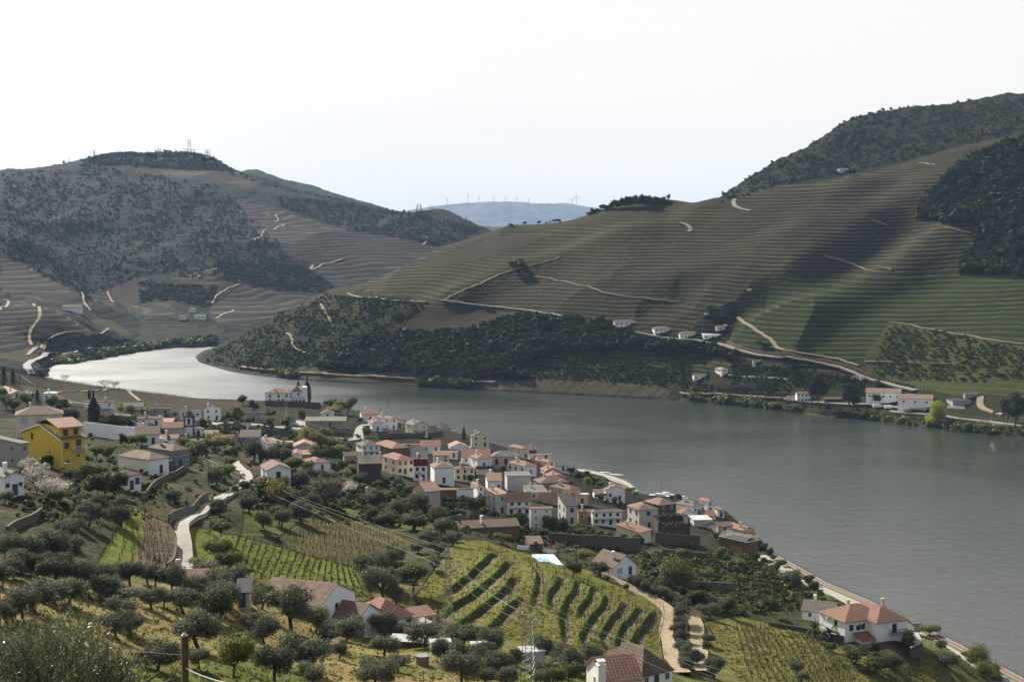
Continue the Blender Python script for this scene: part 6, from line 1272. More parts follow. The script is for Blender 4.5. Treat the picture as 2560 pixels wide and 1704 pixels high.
for i, (x, z, xx, zz) in enumerate(((-1.5, h2*.79+.5, -1.9, h1*.865+.5), (1.5, h2*.79+.5, 1.9, h1*.865+.5), (0, h2*0.9, -1.0, h1+.2))):
    cable(on2(x, z), on1(xx, zz), 1.0, 'short cable slung between the two near pylons, ' + ('outer left one', 'outer right one', 'upper one')[i])
for i, (x, y) in enumerate(((60,380),(200,330))): cable(FARP[i], pt(*Z('L', x, y), 900), 4, 'faint cable climbing from the church to the left headland, ' + ('lower one', 'upper one')[i], 0.04)
def pole(zone_, x, yt, yb, label, lamp=False, mat=None, r=0.11, arm=0, name='utility_pole', cat='pole', group=None):
    P = hit(*Z(zone_, x, yb)); h = (yb-yt)/ZO[zone_][2]*P.y/F; e = empty(name, P, 0, label, cat, group); MB().bar((0,0,-0.6), (0,0,h), r, 6, r*0.75).build('post', mat or WOODD, e)
    if lamp:
        MB().bar((0,0,h), (1.2*lamp,0,h+0.25), 0.05, 4).build('arm', GALV, e); MB().box(min(1.2*lamp, 1.9*lamp), max(1.2*lamp, 1.9*lamp), -0.18, 0.18, h+0.18, h+0.32).build('lamp_head', GALV, e)
    if arm: 
        o = MB().box(-arm, arm, -0.05, 0.05, h-0.35, h-0.22).build('cross_arm', GALV, e)
        k = MB()
        for q in (-arm*.9, -arm*.4, arm*.4, arm*.9): k.bar((q,0,h-.22), (q,0,h-.02), 0.05, 4)
        k.build('insulator', WHITEP, o)
    return e
for a, k in ((('L', 1918, 1080, 1340, 'dark utility pole beside the leafy bush above the lane'), {}), (('L', 1010, 950, 1160, 'utility pole in the garden right of the yellow house'), {}), (('L', 466, 660, 735, 'short black pole in front of the cream house'), {}), (('L', 683, 1140, 1420, 'grey street lamp standing below the yellow house'), dict(lamp=-1, mat=GALV, name='street_lamp', cat='street lamp')),
 (('F', 1375, 450, 660, 'thin pole at the corner of the small vineyard'), dict(arm=0.6)), (('G', 1820, 800, 1000, 'wooden pole between the red roofed house and the vineyard pylon'), {}), (('G', 2128, 940, 1230, 'dark leaning pole right of the vineyard pylon'), {}), (('G', 1682, 1080, 1330, 'thin metal mast standing on the round stone tank'), dict(r=0.05, mat=GALV)), (('G', 1687, 1450, 1700, 'telephone pole with many insulators at the bottom edge'), dict(arm=0.5, mat=GALV)),
 (('H', 936, 1305, 1480, 'black pole among the olive trees left of the near black roof'), {}), (('H', 1898, 780, 1215, 'tall thin pole on the dirt track beside the olive hedge'), dict(r=0.08, mat=GALV)), (('H', 762, 1390, 1600, 'thin pole behind the yellow green tree at the bottom edge'), dict(r=0.06)), (('H', 890, 360, 480, 'street lamp beside the swimming pool'), dict(lamp=-1, name='street_lamp', cat='street lamp')), (('H', 1560, 555, 700, 'street lamp on the track above the olive hedge'), dict(lamp=1, mat=GALV, r=0.06, name='street_lamp', cat='street lamp')),
 (('J', 178, 800, 1010, 'thin pole in the field left of the low white annexe'), dict(r=0.06)), (('J', 430, 930, 1160, 'dark pole behind the two palms'), dict(r=0.07)), (('J', 375, 1480, 1640, 'dark pole at the bottom edge of the right vineyard'), {}), (('J', 2122, 1375, 1470, 'street lamp on the riverside promenade near the corner'), dict(lamp=1, name='street_lamp', cat='street lamp')),
 (('J', 862, 820, 870, 'short dark bollard like post at the near end of the promenade'), dict(r=0.12)), (('J', 360, 495, 590, 'taller of the thin poles on the promenade'), dict(r=0.06, mat=GALV)), (('J', 244, 445, 520, 'thin pole at the far start of the promenade'), dict(r=0.06)), (('J', 550, 615, 670, 'thin pole halfway along the promenade railing'), dict(r=0.05)),
 (('M', 485, 470, 590, 'street lamp before the dark manor wall'), dict(lamp=1, name='street_lamp', cat='street lamp')), (('M', 2290, 930, 1060, 'street lamp beside the yellow garage'), dict(lamp=-1, name='street_lamp', cat='street lamp')), (('M', 1865, 1010, 1100, 'thin pole against the white three storey house'), dict(r=0.08)), (('M', 118, 295, 345, 'thin pole on the shore left of the manor'), dict(r=0.1)), (('M', 1528, 510, 580, 'aerial mast beside the beige house'), dict(r=0.06)),
 (('I', 430, 870, 1010, 'lamp post above the tip of the village'), dict(lamp=1, name='street_lamp', cat='street lamp')), (('I', 468, 930, 1020, 'dark post beside the orange red roof'), {}), (('I', 368, 930, 1060, 'pole in front of the stained house'), {}), (('I', 245, 700, 800, 'white flue pipe rising beside the tall white house'), dict(r=0.12, mat=WHITEP, name='flue_pipe')), (('V', 1120, 410, 470, 'mast with sign at the start of the quay'), dict(r=0.08, arm=0.5)), (('V', 982, 410, 480, 'dark pole beside the ragged grey roof'), {}), (('V', 1235, 460, 520, 'pole on the inner side of the quay'), {}),
 (('S', 1945, 1010, 1070, 'lamp post on the far bank road right of the yellow green tree'), dict(lamp=1, name='street_lamp', cat='street lamp')), (('S', 2222, 1045, 1105, 'lamp post at the right end of the far bank road'), dict(lamp=1, name='street_lamp', cat='street lamp')), (('S', 1663, 985, 1040, 'lamp post in front of the warehouses'), dict(lamp=-1, name='street_lamp', cat='street lamp'))): pole(*a, **k)
# fence post in the near corner with its wires
u, v = Z('F', 1592, 1165); y = 30.0; T_ = Vector(pt(u, v, y)); gz = ground(T_.x, T_.y); e = empty('fence_post', (T_.x, T_.y, gz), R(20), 'weathered concrete post with pointed top in the near foreground', 'post'); hh = T_.z-gz; w_ = 0.068
MB().box(-w_, w_, -w_, w_, -1, hh).build('post', plain('weathered_wood', (0.085,0.07,0.05), 0.95, 0.3, 8, 0.3), e); c = MB()
for a, b in (((-w_,-w_),(w_,-w_)), ((w_,-w_),(w_,w_)), ((w_,w_),(-w_,w_)), ((-w_,w_),(-w_,-w_))): c.face([(a[0],a[1],hh), (b[0],b[1],hh), (0,0,hh+0.08)])
c.build('cap', plain('pale_cap', (0.45,0.42,0.36), 0.9), e)
cable(T_+Vector((0,0,-0.42)), pt(*Z('F', 700, 1215), 31), 0.05, 'dark fence wire running left from the near post', 0.008, 'wires of the near fence'); cable(T_+Vector((0,0,-0.7)), pt(*Z('F', 2250, 1600), 24), 0.1, 'dark fence wire falling to the right of the near post', 0.012, 'wires of the near fence')
# far masts and turbines
for (x, yt, yb, k) in ((1297,28,112,'tall red and white lattice mast on the left summit'),(1090,82,112,'left of the two small pylons on the wooded summit'),(1200,84,112,'right of the two small pylons on the wooded summit'),(1415,95,132,'left post of the double pylon right of the tall mast'),(1430,95,138,'right post of the double pylon right of the tall mast'),(472,150,182,'pylon beside the lone tree on the left skyline'),(645,95,135,'thin mast on the skyline left of the summit wood'),(1862,215,262,'thin mast on the blue ridge behind'),(805,125,170,'pale pylon standing before the summit wood, left one'),(833,115,165,'pale pylon standing before the summit wood, right one')):
    u, v = Z('P', x, yb); Pp = hit(u, v) if x != 1862 else Vector(pt(u, v, 4880)); hh = (yb-yt)/2.7395*Pp.y/F; thin = 'thin' in k
    pylon(Pp-Vector((0,0,3)), hh+3, 0.6 if thin else 2.4, 0.4 if thin else 1.0, () if thin else ((hh*0.95, 5), (hh*0.78, 6)) if 'tall' not in k else ((hh*.5, 2.5), (hh*.65, 2.5), (hh*.8, 2.5)), 0.2, k, ins=False, r=0.08, n=5, mat=IRON)
for (x, yt, yb, k) in ((541,465,505,'first pylon on the middle ridge, nearest the river gap'),(521,460,500,'small turbine like mast at the left foot of the blue mountain'),(615,475,525,'left leg of the twin pylon on the middle ridge'),(629,475,525,'right leg of the twin pylon on the middle ridge'),(864,545,590,'small pylon low on the right end of the middle ridge')):
    u, v = Z('Q', x, yb); Pp = hit(u, v) if x != 521 else Vector(pt(u, v, 13500)); hh = (yb-yt)/2.7395*Pp.y/F
    pylon(Pp-Vector((0,0,3)), hh+3, 3.5, 1.5, ((hh*0.95, 5), (hh*0.75, 6)), 0.2, k, ins=False, r=0.09, n=5, mat=IRON)
TURB = plain('turbine_white', (0.5,0.5,0.5), 0.5, 0.02)
def turbine(x, yt, yb, sz, ph_, i):
    u, v = Z('Q', x, yb); y = 13900; Pp = Vector(pt(u, v+1.5, y)); hh = (yb-yt)/2.7395*y/F+5; e = empty('wind_turbine', Pp, 0, None, 'wind turbine', 'wind turbines on the blue mountain')
    MB().bar((0,0,-10), (0,0,hh), 3.4, 6, 2.0).build('mast', TURB, e); n_ = MB().box(-3, 3, -7, 5, hh-2, hh+4).build('nacelle', TURB, e)
    for k in range(3):
        a = ph_+k*2*math.pi/3; MB().bar((0,-9,hh+1), (math.cos(a)*sz, -9, hh+1+math.sin(a)*sz), 2.6, 4, 0.8).build('blade', TURB, n_)
    return e
TL = [(736,430,470,50,0.5,'leftmost turbine on the blue mountain'),(878,412,458,52,1.9,'second turbine from the left on the blue mountain'),(950,425,448,26,0.9,'third turbine from the left, small and edge on'),(1052,425,446,24,1.6,'turbine at the highest point of the blue mountain'),(1135,428,449,24,0.3,'turbine just right of the highest point'),(1210,430,452,24,1.2,'small turbine in the middle of the right half'),(1292,432,455,24,0.7,'small turbine left of the gap on the right half'),(1560,458,464,20,0.4,'half hidden turbine left of the right hand pair'),(1590,440,463,46,0.9,'left turbine of the right hand pair'),(1618,415,466,52,1.7,'right and tallest turbine of the right hand pair')]
for i, t_ in enumerate(TL): turbine(t_[0], t_[1], t_[2], t_[3], t_[4], i)['label'] = t_[5]

# ------------------------------------------------------------------ pool, tank, cars, boats, flags, palms
P = hit(*Z('V', 790, 1290)); pz = P.z+0.35; q = [Vector(ptz(*Z('V', x, y), pz)) for x, y in ((700,1232),(900,1232),(985,1330),(930,1325),(860,1300),(730,1300))]
e = empty('swimming_pool', q[0], 0, 'small blue swimming pool with white paving above the vineyard', 'pool'); m = MB(); m.face([p-q[0] for p in q])
for i in range(6): a, b = q[i]-q[0], q[(i+1) % 6]-q[0]; m.face([a-Vector((0,0,2)), b-Vector((0,0,2)), b, a])
m.build('paving', plain('white_paving', (0.66,0.66,0.64), 0.7, 0.05), e); w_ = [Vector(ptz(*Z('V', x, y), pz+0.03)) for x, y in ((712,1262),(850,1265),(872,1298),(745,1298))]
pw, t, b = newmat('pool_water'); b.inputs['Base Color'].default_value = (0.16, 0.42, 0.62, 1); b.inputs['Roughness'].default_value = 0.08
MB_ = MB(); MB_.face([p-q[0] for p in w_]); MB_.build('water', pw, e)
m = MB(); rl = [hit(*Z('V', x, y)) for x, y in ((10,985),(560,1110))]; d = (rl[1]-rl[0]); ln = d.length; ang_ = math.atan2(d.y, d.x)
e = empty('long_house', rl[0]+Vector((0,0,-2.4)), ang_, 'long low building with dark weathered tiles above the near vineyard', 'house', 'houses of the village and its farms'); body_mesh('gabA', ln, 7, 2.0, 1.3).build('wall', WM('K'), e); rr_ = roof_mesh('gabA', ln, 7, 2.0, 1.3, 0.3).build('roof', RM('b'), e)
o = link(bpy.data.objects.new('chimney', chimney_mesh('W')), rr_); o.location = (ln*0.42, 2, 3.4)
for i, (x, c_, l) in enumerate(((805,(0.02,0.06,0.3),'blue flag drooping on its pole beside the pool, left of three'),(857,(0.55,0.05,0.03),'red flag on its pole beside the pool, middle of three'),(912,(0.25,0.45,0.3),'pale green flag on its pole beside the pool, right of three'))):
    Pf = hit(*Z('V', x, 1215)); hh = 110/3.681*Pf.y/F; e = empty('flagpole', Pf, 0, l, 'flag', 'flags beside the pool'); MB().bar((0,0,-.5), (0,0,hh), 0.05, 5).build('pole', GALV, e); m = MB()
    for k in range(5):
        for j in range(4): X0, X1 = k*0.17, (k+1)*0.17; yy_ = lambda x_: 0.12*math.sin(x_*5+i); m.face([(X0, yy_(X0), hh-0.2-0.3*(j+1)-X0*0.4), (X1, yy_(X1), hh-0.2-0.3*(j+1)-X1*0.4), (X1, yy_(X1), hh-0.2-0.3*j-X1*0.4), (X0, yy_(X0), hh-0.2-0.3*j-X0*0.4)])
    m.build('flag', plain('flag_cloth_%s' % ('blue','red','green')[i], c_, 0.8, 0.02), e)
Pk = hit(*Z('G', 1680, 1410)); e = empty('stone_tank', Pk, 0, 'round stone water tank with corrugated lid in the olive grove', 'tank'); rk = 62/3.681*Pk.y/F; hk = 85/3.681*Pk.y/F
MB().bar((0,0,-1), (0,0,hk), rk, 12, rk).build('drum', wallmat('tank_stone', (0.2,0.18,0.15)), e); MB().bar((0,0,hk), (0,0,hk+0.12), rk*1.06, 12, rk*1.06).build('lid', GALV, e)
Ps = hit(*Z('G', 1530, 1260)); e = empty('lean_to', Ps, R(-12), 'rusty lean-to with bright sheet roof below the red roofed house', 'shed'); MB().box(-3, 3, 0, 2.4, -2, 1.3).build('wall', plain('rusty_sheet', (0.2,0.07,0.03), 0.7, 0.3), e); sm = MB(); slab(sm, [(-3.2,-.3,1.3),(3.2,-.3,1.3),(3.2,2.6,1.8),(-3.2,2.6,1.8)], 0.08); sm.build('roof', RM('w'), e)
for zz, x, y, w_, d_, col, l in (('G',1850,1310,3.2,1.5,'S','white wall of a yard behind the small olive trees'),('H',490,1390,4,2.5,'S','white flat roof among the olive trees behind the bottom pylon'),('H',650,1560,3.5,2.5,'W','white flat roof at the bottom edge right of the bottom pylon'),('G',2210,1340,2.4,2,'K','brown hut between two olive trees right of the yard')):
    Pq = hit(*Z(zz, x, y)); e = empty('hut', Pq, R(10), l, 'hut'); MB().box(-w_/2, w_/2, 0, d_, -2, 1.8).build('wall', WM(col), e); sm = MB(); slab(sm, [(-w_/2-.2,-.2,1.95),(w_/2+.2,-.2,1.95),(w_/2+.2,d_+.2,2.15),(-w_/2-.2,d_+.2,2.15)], 0.1); sm.build('roof', RM('w'), e)
def car(P, rz, col, label, van=False):
    e = empty('van' if van else 'car', P, rz, label, 'van' if van else 'car', 'cars parked around the valley'); cm = plain('car_paint_%s' % col[0], col[1], 0.3, 0.02, 1, 0, 0.5); L_, W_, hb = (5.2, 2.0, 1.3) if van else (4.2, 1.7, 0.62)
    m = MB(); m.box(-L_/2, L_/2, -W_/2, W_/2, 0.32, 0.32+hb); m.build('body', cm, e); c = MB(); z0, z1 = 0.32+hb, (2.2 if van else 1.45); a, b = (-L_*.48, L_*.32) if van else (-L_*.36, L_*.2)
    lo = [(a-.2,-W_/2+.06,z0),(b+.45,-W_/2+.06,z0),(b+.45,W_/2-.06,z0),(a-.2,W_/2-.06,z0)]; hi = [(a+.1,-W_/2+.2,z1),(b,-W_/2+.2,z1),(b,W_/2-.2,z1),(a+.1,W_/2-.2,z1)]
    c.face(hi)
    for k in range(4): c.face([lo[k], lo[(k+1) % 4], hi[(k+1) % 4], hi[k]])
    c.build('cabin', cm if van else GLASS, e)
    if not van: MB().box(a+.12, b-.02, -W_/2+.2, W_/2-.2, z1+0.003, z1+.05).build('roof', cm, e)
    for x in (-L_*.32, L_*.32):
        for y_ in (-W_/2, W_/2): MB().bar((x, y_-0.1, 0.32), (x, y_+0.1, 0.32), 0.32, 8).build('wheel', IRON, e)
CO = dict(w=('white', (0.7,0.7,0.7)), s=('silver', (0.4,0.42,0.44)), d=('dark', (0.03,0.035,0.04)))
for z_, x, y, rz, c_, l, v_ in (('M',1160,632,0.3,'w','white car parked on the drive of the white villas',0),('M',515,618,0.2,'s','silver car by the street lamp on the village road',0),('L',1235,775,1.2,'w','white van parked beside the dark hedge',1),('L',480,520,0,'w','white van below the flat roofed house at upper left',1),('L',285,292,1.4,'d','dark car driving on the loop of road at far left',0),('L',620,598,0.1,'w','white car behind the hedge left of the cypress',0),
 ('S',1195,972,0,'w','white car at the left of the riverside parking on the far bank',0),('S',1350,985,0,'w','white camper parked in front of the warehouses, left one',1),('S',1430,992,0,'w','white camper parked in front of the warehouses, right one',1),('S',1000,965,0,'s','silver car under the big dark tree on the far bank',0),('S',1280,978,0.1,'d','dark car next to the white campers',0),('S',740,930,0,'w','white car left of the station house',0),('S',2160,1025,0.3,'d','dark car on the dirt loop at the right end of the far bank',0),('P',860,1440,0.1,'w','white van on the river road far upstream',1)):
    car(hit(*Z(z_, x, y))+Vector((0,0,0.35)), rz, CO[c_], l, v_)
# boats at the quay, pontoon and buoys
def boat(P, rz, L_, label, mast=0, cabin=True, mat=None):
    e = empty('boat', P, rz, label, 'boat', 'boats moored at the village quay'); m = MB(); W_ = L_*0.3; st = [(-L_/2, W_*.38), (-L_*.1, W_*.5), (L_*.25, W_*.4), (L_*.5, 0.02)]
    for (x0, w0), (x1, w1) in zip(st[:-1], st[1:]):
        m.face([(x0,-w0,1.0),(x1,-w1,1.0+.1*x1/L_),(x1,w1,1.0+.1*x1/L_),(x0,w0,1.0)])
        for s in (-1, 1): m.face([(x0,s*w0*.6,-.3),(x1,s*w1*.6,-.3),(x1,s*w1,1.0+.1*x1/L_),(x0,s*w0,1.0)])
    m.face([(-L_/2,-st[0][1]*.6,-.3),(-L_/2,st[0][1]*.6,-.3),(-L_/2,st[0][1],1.0),(-L_/2,-st[0][1],1.0)]); m.build('hull', mat or WHITEP, e)
    if cabin: MB().box(-L_*.25, L_*.12, -W_*.28, W_*.28, 1.02, 1.8).build('cabin', WHITEP, e)
    if mast: MB().bar((0,0,1), (0,0,mast), 0.11, 5, 0.06).build('mast', GALV, e); MB().bar((0,0,2.2), (-L_*.42,0,2.2), 0.09, 4).build('boom', GALV, e)
for x, y, L_, l, ms in ((1893,712,11,'white sailing boat with a tall bare mast moored off the village',0),(1940,700,8,'white motor boat right of the sailing boat',0),(1375,498,6,'small boat moored outside the curved quay',0),(1480,518,7,'second small boat moored outside the curved quay, nearer the end',0),(2090,735,5,'little white boat half hidden behind the roofs on the right',0)):
    Pb = Vector(ptz(*Z('V', x, y), 0)); 
    boat(Pb, R(-25), L_, l, mast=((712-460)/3.681*Pb.y/F if 'tall bare mast' in l else 0), cabin='small' not in l)
for i, (z_, x, y, l) in enumerate((('I',256,102,'leftmost dark buoy on the open river'),('I',707,152,'lowest dark buoy on the open river'),('I',1143,125,'dark buoy in the middle of the open river'),('S',190,1143,'dark buoy nearest the far bank on the left'),('V',788,24,'dark buoy above the village roofs'),('S',2010,1190,'small pale buoy near the right bank'))):
    Pb = Vector(ptz(*Z(z_, x, y), 0)); e = empty('buoy', Pb, 0, l, 'buoy', 'buoys on the river'); MB().bar((0,0,-.4), (0,0,.35), 0.7, 8, 0.55).build('float', IRON, e); MB().bar((0,0,.35), (0,0,1.0), 0.08, 5).build('post', GALV, e)
# palms beside the villa
PALM, pt_, pb_ = newmat('palm_leaf'); pb_.inputs['Base Color'].default_value = (0.05, 0.075, 0.02, 1); pb_.inputs['Roughness'].default_value = 0.85; pb_.inputs['Specular IOR Level'].default_value = 0.1
def palm(P, h, rad, label, seed):
    rg = random.Random(seed); e = empty('palm_tree', P, 0, label, 'palm tree', 'palms beside the villa'); m = MB()
    for i in range(6): m.bar((0,0,-.5+i*h/6), (0,0,-.5+(i+1)*h/6), 0.34-0.01*i, 8, 0.28)
    m.build('trunk', BARK, e); f = MB()
    for k in range(34):
        a = k*2.4; el = rg.uniform(-0.3, 1.25); L_ = rad*rg.uniform(.85, 1.1); pr = Vector((0,0,h-.4)); dirv = Vector((math.cos(a)*math.cos(el), math.sin(a)*math.cos(el), math.sin(el))); side = Vector((-math.sin(a), math.cos(a), 0))
        for j in range(7):
            nx_ = pr+dirv*L_/7; dirv = (dirv+Vector((0,0,-0.19))).normalized(); wd = L_*0.15*math.sin((j+1)/8*math.pi)**.6
            for s in (-1, 1): f.face([pr, nx_, nx_+side*s*wd-Vector((0,0,wd*.45))+dirv*.2]); f.face([pr, pr.lerp(nx_, .5), pr.lerp(nx_, .5)+side*s*wd-Vector((0,0,wd*.5))])
            pr = nx_
    f.build('fronds', PALM, e)
for x, yb, yc, l, s in ((432,1150,1060,'left palm tree beside the riverside villa',1),(563,1190,1095,'right palm tree beside the riverside villa',2)):
    Pp = hit(*Z('J', x, yb)); palm(Pp, (yb-yc)/3.681*Pp.y/F, 85/3.681*Pp.y/F*1.15, l, s)

# ------------------------------------------------------------------ vineyards: posts and vines
VINEM = plain('vine_wood', (0.05,0.038,0.028), 0.95, 0.3, 6); POSTM = plain('post_wood', (0.09,0.075,0.06), 0.9, 0.3, 4)
def vine_mesh(seed, tall=1.0):
    rg = random.Random(seed); m = MB(); m.bar((0,0,-.2), (rg.uniform(-.08,.08),0,.55), 0.06, 4, 0.04)
    for k in range(5): a = rg.uniform(0, 6.28); m.bar((0,0,.5), (math.cos(a)*.35, math.sin(a)*.12, .5+rg.uniform(.2, .6)*tall), 0.03, 3, 0.01)
    return m.mesh('vine', VINEM)
VM = [vine_mesh(s) for s in range(5)]; PM = MB().box(-.045,.045,-.045,.045,-.3,1.75).mesh('vineyard_post', POSTM); PM2 = MB().box(-.045,.045,-.045,.045,-.3,1.2).mesh('vineyard_post', POSTM)
VL = []; PL = []
def field(k, top, bot, rows_, step, post=4, jit=0.15, tall=1.0, lab=''):
    T = [hit(*Z(k, *p)) for p in top]; Bm = [hit(*Z(k, *p)) for p in bot]
    def along(q, t_):
        ln = [0]; 
        for a, b in zip(q[:-1], q[1:]): ln.append(ln[-1]+(b-a).length)
        d = t_*ln[-1]; i = min(len(q)-2, max(0, int(np.searchsorted(ln, d)-1))); return q[i].lerp(q[i+1], (d-ln[i])/max(1e-6, ln[i+1]-ln[i]))
    for r_ in range(rows_):
        a, b = along(T, r_/(rows_-1)), along(Bm, r_/(rows_-1)); n = max(2, int((b-a).length/step)); rz = math.atan2(b.y-a.y, b.x-a.x)
        for i in range(n+1):
            p = a.lerp(b, i/n); x, y = p.x+random.uniform(-jit, jit), p.y+random.uniform(-jit, jit); z = ground(x, y)
            (PL if i % post == 0 else VL).append((Vector((x, y, z)), rz+random.uniform(-.3, .3), tall*random.uniform(.8, 1.2), lab))
field('F', [(1080,130),(1160,90),(1230,80),(1330,160),(1440,180)], [(840,560),(1000,600),(1130,625),(1300,610),(1460,570)], 11, 1.9, 5, 0.3, 0.8, lab='small curved vineyard left of the lane')
field('G', [(0,230),(300,330),(600,420),(900,520),(1090,570)], [(-100,560),(180,620),(450,700),(900,760),(1200,780)], 20, 1.15, 6, lab='bright green vineyard behind the long house')
field('G', [(760,100),(1000,90),(1250,180),(1500,300)], [(300,290),(600,400),(850,500),(1050,550)], 15, 1.4, 5, 0.35, lab='brown vineyard below the olive slope')
field('J', [(-290,1075),(0,1060),(150,1060),(280,1100),(420,1160),(530,1240)], [(-140,1560),(140,1600),(370,1640),(560,1640),(700,1620),(800,1560)], 19, 1.3, 6, lab='striped vineyard left of the riverside villa')
field('L', [(150,330),(600,380),(1100,450),(1500,500),(1800,545)], [(100,400),(500,480),(900,520),(1200,560),(1500,570)], 34, 3.2, 3, 0.3, lab='brown vineyard on the river headland')
for bi, b in enumerate(BW):             # posts along the edges of the near terraces
    for off_ in (0.9, -1.2):
        for a, c_ in zip(b[:-1], b[1:]):
            d = (c_-a); d.z = 0; n = max(1, int(d.length/3.3)); dn = d.normalized(); nn = Vector((-dn.y, dn.x, 0))*-off_
            for i in range(n):
                p = a.lerp(c_, i/n)+nn; u, v = proj(p.x, p.y, ground(p.x, p.y))
                if u > 1040 and v > 1335 and v < 1690: PL.append((Vector((p.x+random.uniform(-.3,.3), p.y+random.uniform(-.3,.3), ground(p.x, p.y))), 0, random.uniform(.9, 1.15), 'terraced vineyard on the near knoll'))
for pl in (('H', [(1080,560),(1300,650),(1500,760),(1690,880),(1700,1000),(1650,1150),(1690,1380)]), ('H', [(0,240),(200,330),(400,420),(600,490),(760,560),(1000,640)])):
    for p in walk(*pl, step=2.6): PL.append((p, 0, 1.0, 'terraced vineyard on the near knoll'))
def emit(lst, meshes, name, cat, phrase, cap=300):
    lst.sort(key=lambda e_: e_[0].y); 
    for i, (p, rz, s, lab) in enumerate(lst[:cap]):
        o = bpy.data.objects.new(name, meshes[i % len(meshes)]); link(o); o.location = p; o.rotation_euler = (0, 0, rz); o.scale = (1, 1, s); tag(o, '%s in the %s' % (phrase, lab), cat, '%s of the %s' % (cat+'s', lab))
    V_ = []; F_ = []; off = 0; bm = {}
    for i, (p, rz, s, lab) in enumerate(lst[cap:]):
        me_ = meshes[i % len(meshes)]
        if me_.name not in bm:
            co_ = np.empty(len(me_.vertices)*3, np.float32); me_.vertices.foreach_get('co', co_); fs = []
            for f in me_.polygons:
                vs = list(f.vertices)
                for k in range(1, len(vs)-1): fs.append((vs[0], vs[k], vs[k+1]))
            bm[me_.name] = (co_.reshape(-1, 3), np.array(fs))
        c, f = bm[me_.name]; cs, sn = math.cos(rz), math.sin(rz); V_.append(np.stack([c[:,0]*cs-c[:,1]*sn+p.x, c[:,0]*sn+c[:,1]*cs+p.y, c[:,2]*s+p.z], 1)); F_.append(f+off); off += len(c)
    if V_: o = bpy.data.objects.new(name+'_rows', npmesh(name+'_rows', np.concatenate(V_), np.concatenate(F_), meshes[0].materials[0])); link(o); tag(o, kind='stuff')
emit(VL, VM, 'vine', 'vine', 'bare gnarled vine'); emit(PL, [PM, PM2], 'vineyard_post', 'post', 'thin wooden vineyard post')
# tussocks and grass on the near ground
def tufts(name, polys, n, smin, smax, mat, seed, asp=0.3):
    rg = np.random.default_rng(seed); Cn = []; Nn = []
    for poly, share in polys:
        us = [p[0] for p in poly]; vs = [p[1] for p in poly]; k = int(n*share); u = rg.uniform(min(us), max(us), k*2); v = rg.uniform(min(vs), max(vs), k*2); ok = inpoly(u, v, poly); u = u[ok][:k]; v = v[ok][:k]
        for a, b in zip(u, v):
            y = depth_at(a, b)
            if y is None: continue
            p = pt(a, b, y); m_ = rg.integers(3, 7)
            for j in range(m_): Cn.append((p[0]+rg.normal()*.25, p[1]+rg.normal()*.25, p[2]+.08)); Nn.append((rg.normal(), rg.normal(), 0.3*rg.normal()))
    Cn = np.array(Cn); Nn = np.array(Nn); V, Q_ = leaves(Cn, Nn, 1.0, rg, 0.5)
    V = V.reshape(-1, 4, 3); c = V.mean(1, keepdims=True); V = c+(V-c)*rg.uniform(smin, smax, (len(V), 1, 1)); V = V.reshape(-1, 3)
    o = bpy.data.objects.new(name, npmesh(name, V, Q_, mat)); link(o); return tag(o, kind='stuff')
GRM = leafmat('grass_blade', (0.075,0.085,0.02), (0.14,0.13,0.035), (0.2,0.16,0.07), 0.3, 0.8, 0.1)
tufts('grass', [(Z('D', [(0,1330),(640,1375),(1000,1480),(1300,1500),(1560,1568),(0,1568)]), 0.32), (Z('D', [(960,1370),(1060,1230),(1420,1325),(1560,1480),(1530,1560),(1050,1440)]), 0.22), (Z('D', [(440,1210),(850,1310),(850,1378),(560,1325)]), 0.08), (Z('D', [(1620,1430),(1840,1450),(2130,1568),(1700,1568)]), 0.16), (Z('D', [(1480,1275),(1700,1275),(1900,1400),(1650,1420)]), 0.14), (Z('D', [(1990,1500),(2300,1500),(2330,1568),(2000,1568)]), 0.08)], 9000, 0.10, 0.28, GRM, 5)
wood('garden_shrubs', [(Z('D', [(1480,1275),(1740,1275),(1900,1395),(1860,1400),(1650,1420),(1480,1335)]), 0.3), (Z('D', [(560,1110),(660,1100),(900,1140),(1000,1200),(900,1215),(700,1165),(560,1180)]), 0.2), (Z('D', [(820,1080),(1100,1160),(1200,1190),(1400,1230),(1500,1260),(1400,1270),(1060,1225),(960,1190),(820,1130)]), 0.2), (Z('D', [(60,1040),(260,1060),(420,1100),(240,1180),(120,1200),(20,1160)]), 0.14), (Z('D', [(200,960),(560,960),(820,1000),(800,1060),(540,1050),(300,990)]), 0.16)], 2300, 8, 20, 'citrus', 31, nleaf=190)
wood('undergrowth', [(Z('D', [(0,1000),(300,980),(560,965),(820,1000),(900,1120),(1000,1190),(900,1215),(560,1180),(420,1180),(200,1220),(20,1200)]), 0.6), (Z('D', [(1000,1200),(1500,1265),(1740,1275),(1900,1395),(1650,1420),(1300,1300),(1060,1225)]), 0.4)], 1300, 6, 15, 'broad', 37, nleaf=130)
wood('shore_shrubs', [(Z('D', [(1560,912),(1800,935),(1830,950),(1620,925)]), 0.2), (Z('D', [(1990,955),(2120,975),(2356,995),(2356,1006),(2120,985),(1990,965)]), 0.25), (Z('D', [(120,835),(300,800),(460,788),(460,795),(300,812),(150,850)]), 0.25), (Z('D', [(640,858),(740,862),(740,872),(650,868)]), 0.1), (Z('D', [(960,875),(1090,882),(1090,892),(965,888)]), 0.2)], 420, 12, 28, 'broad', 33, nleaf=60)

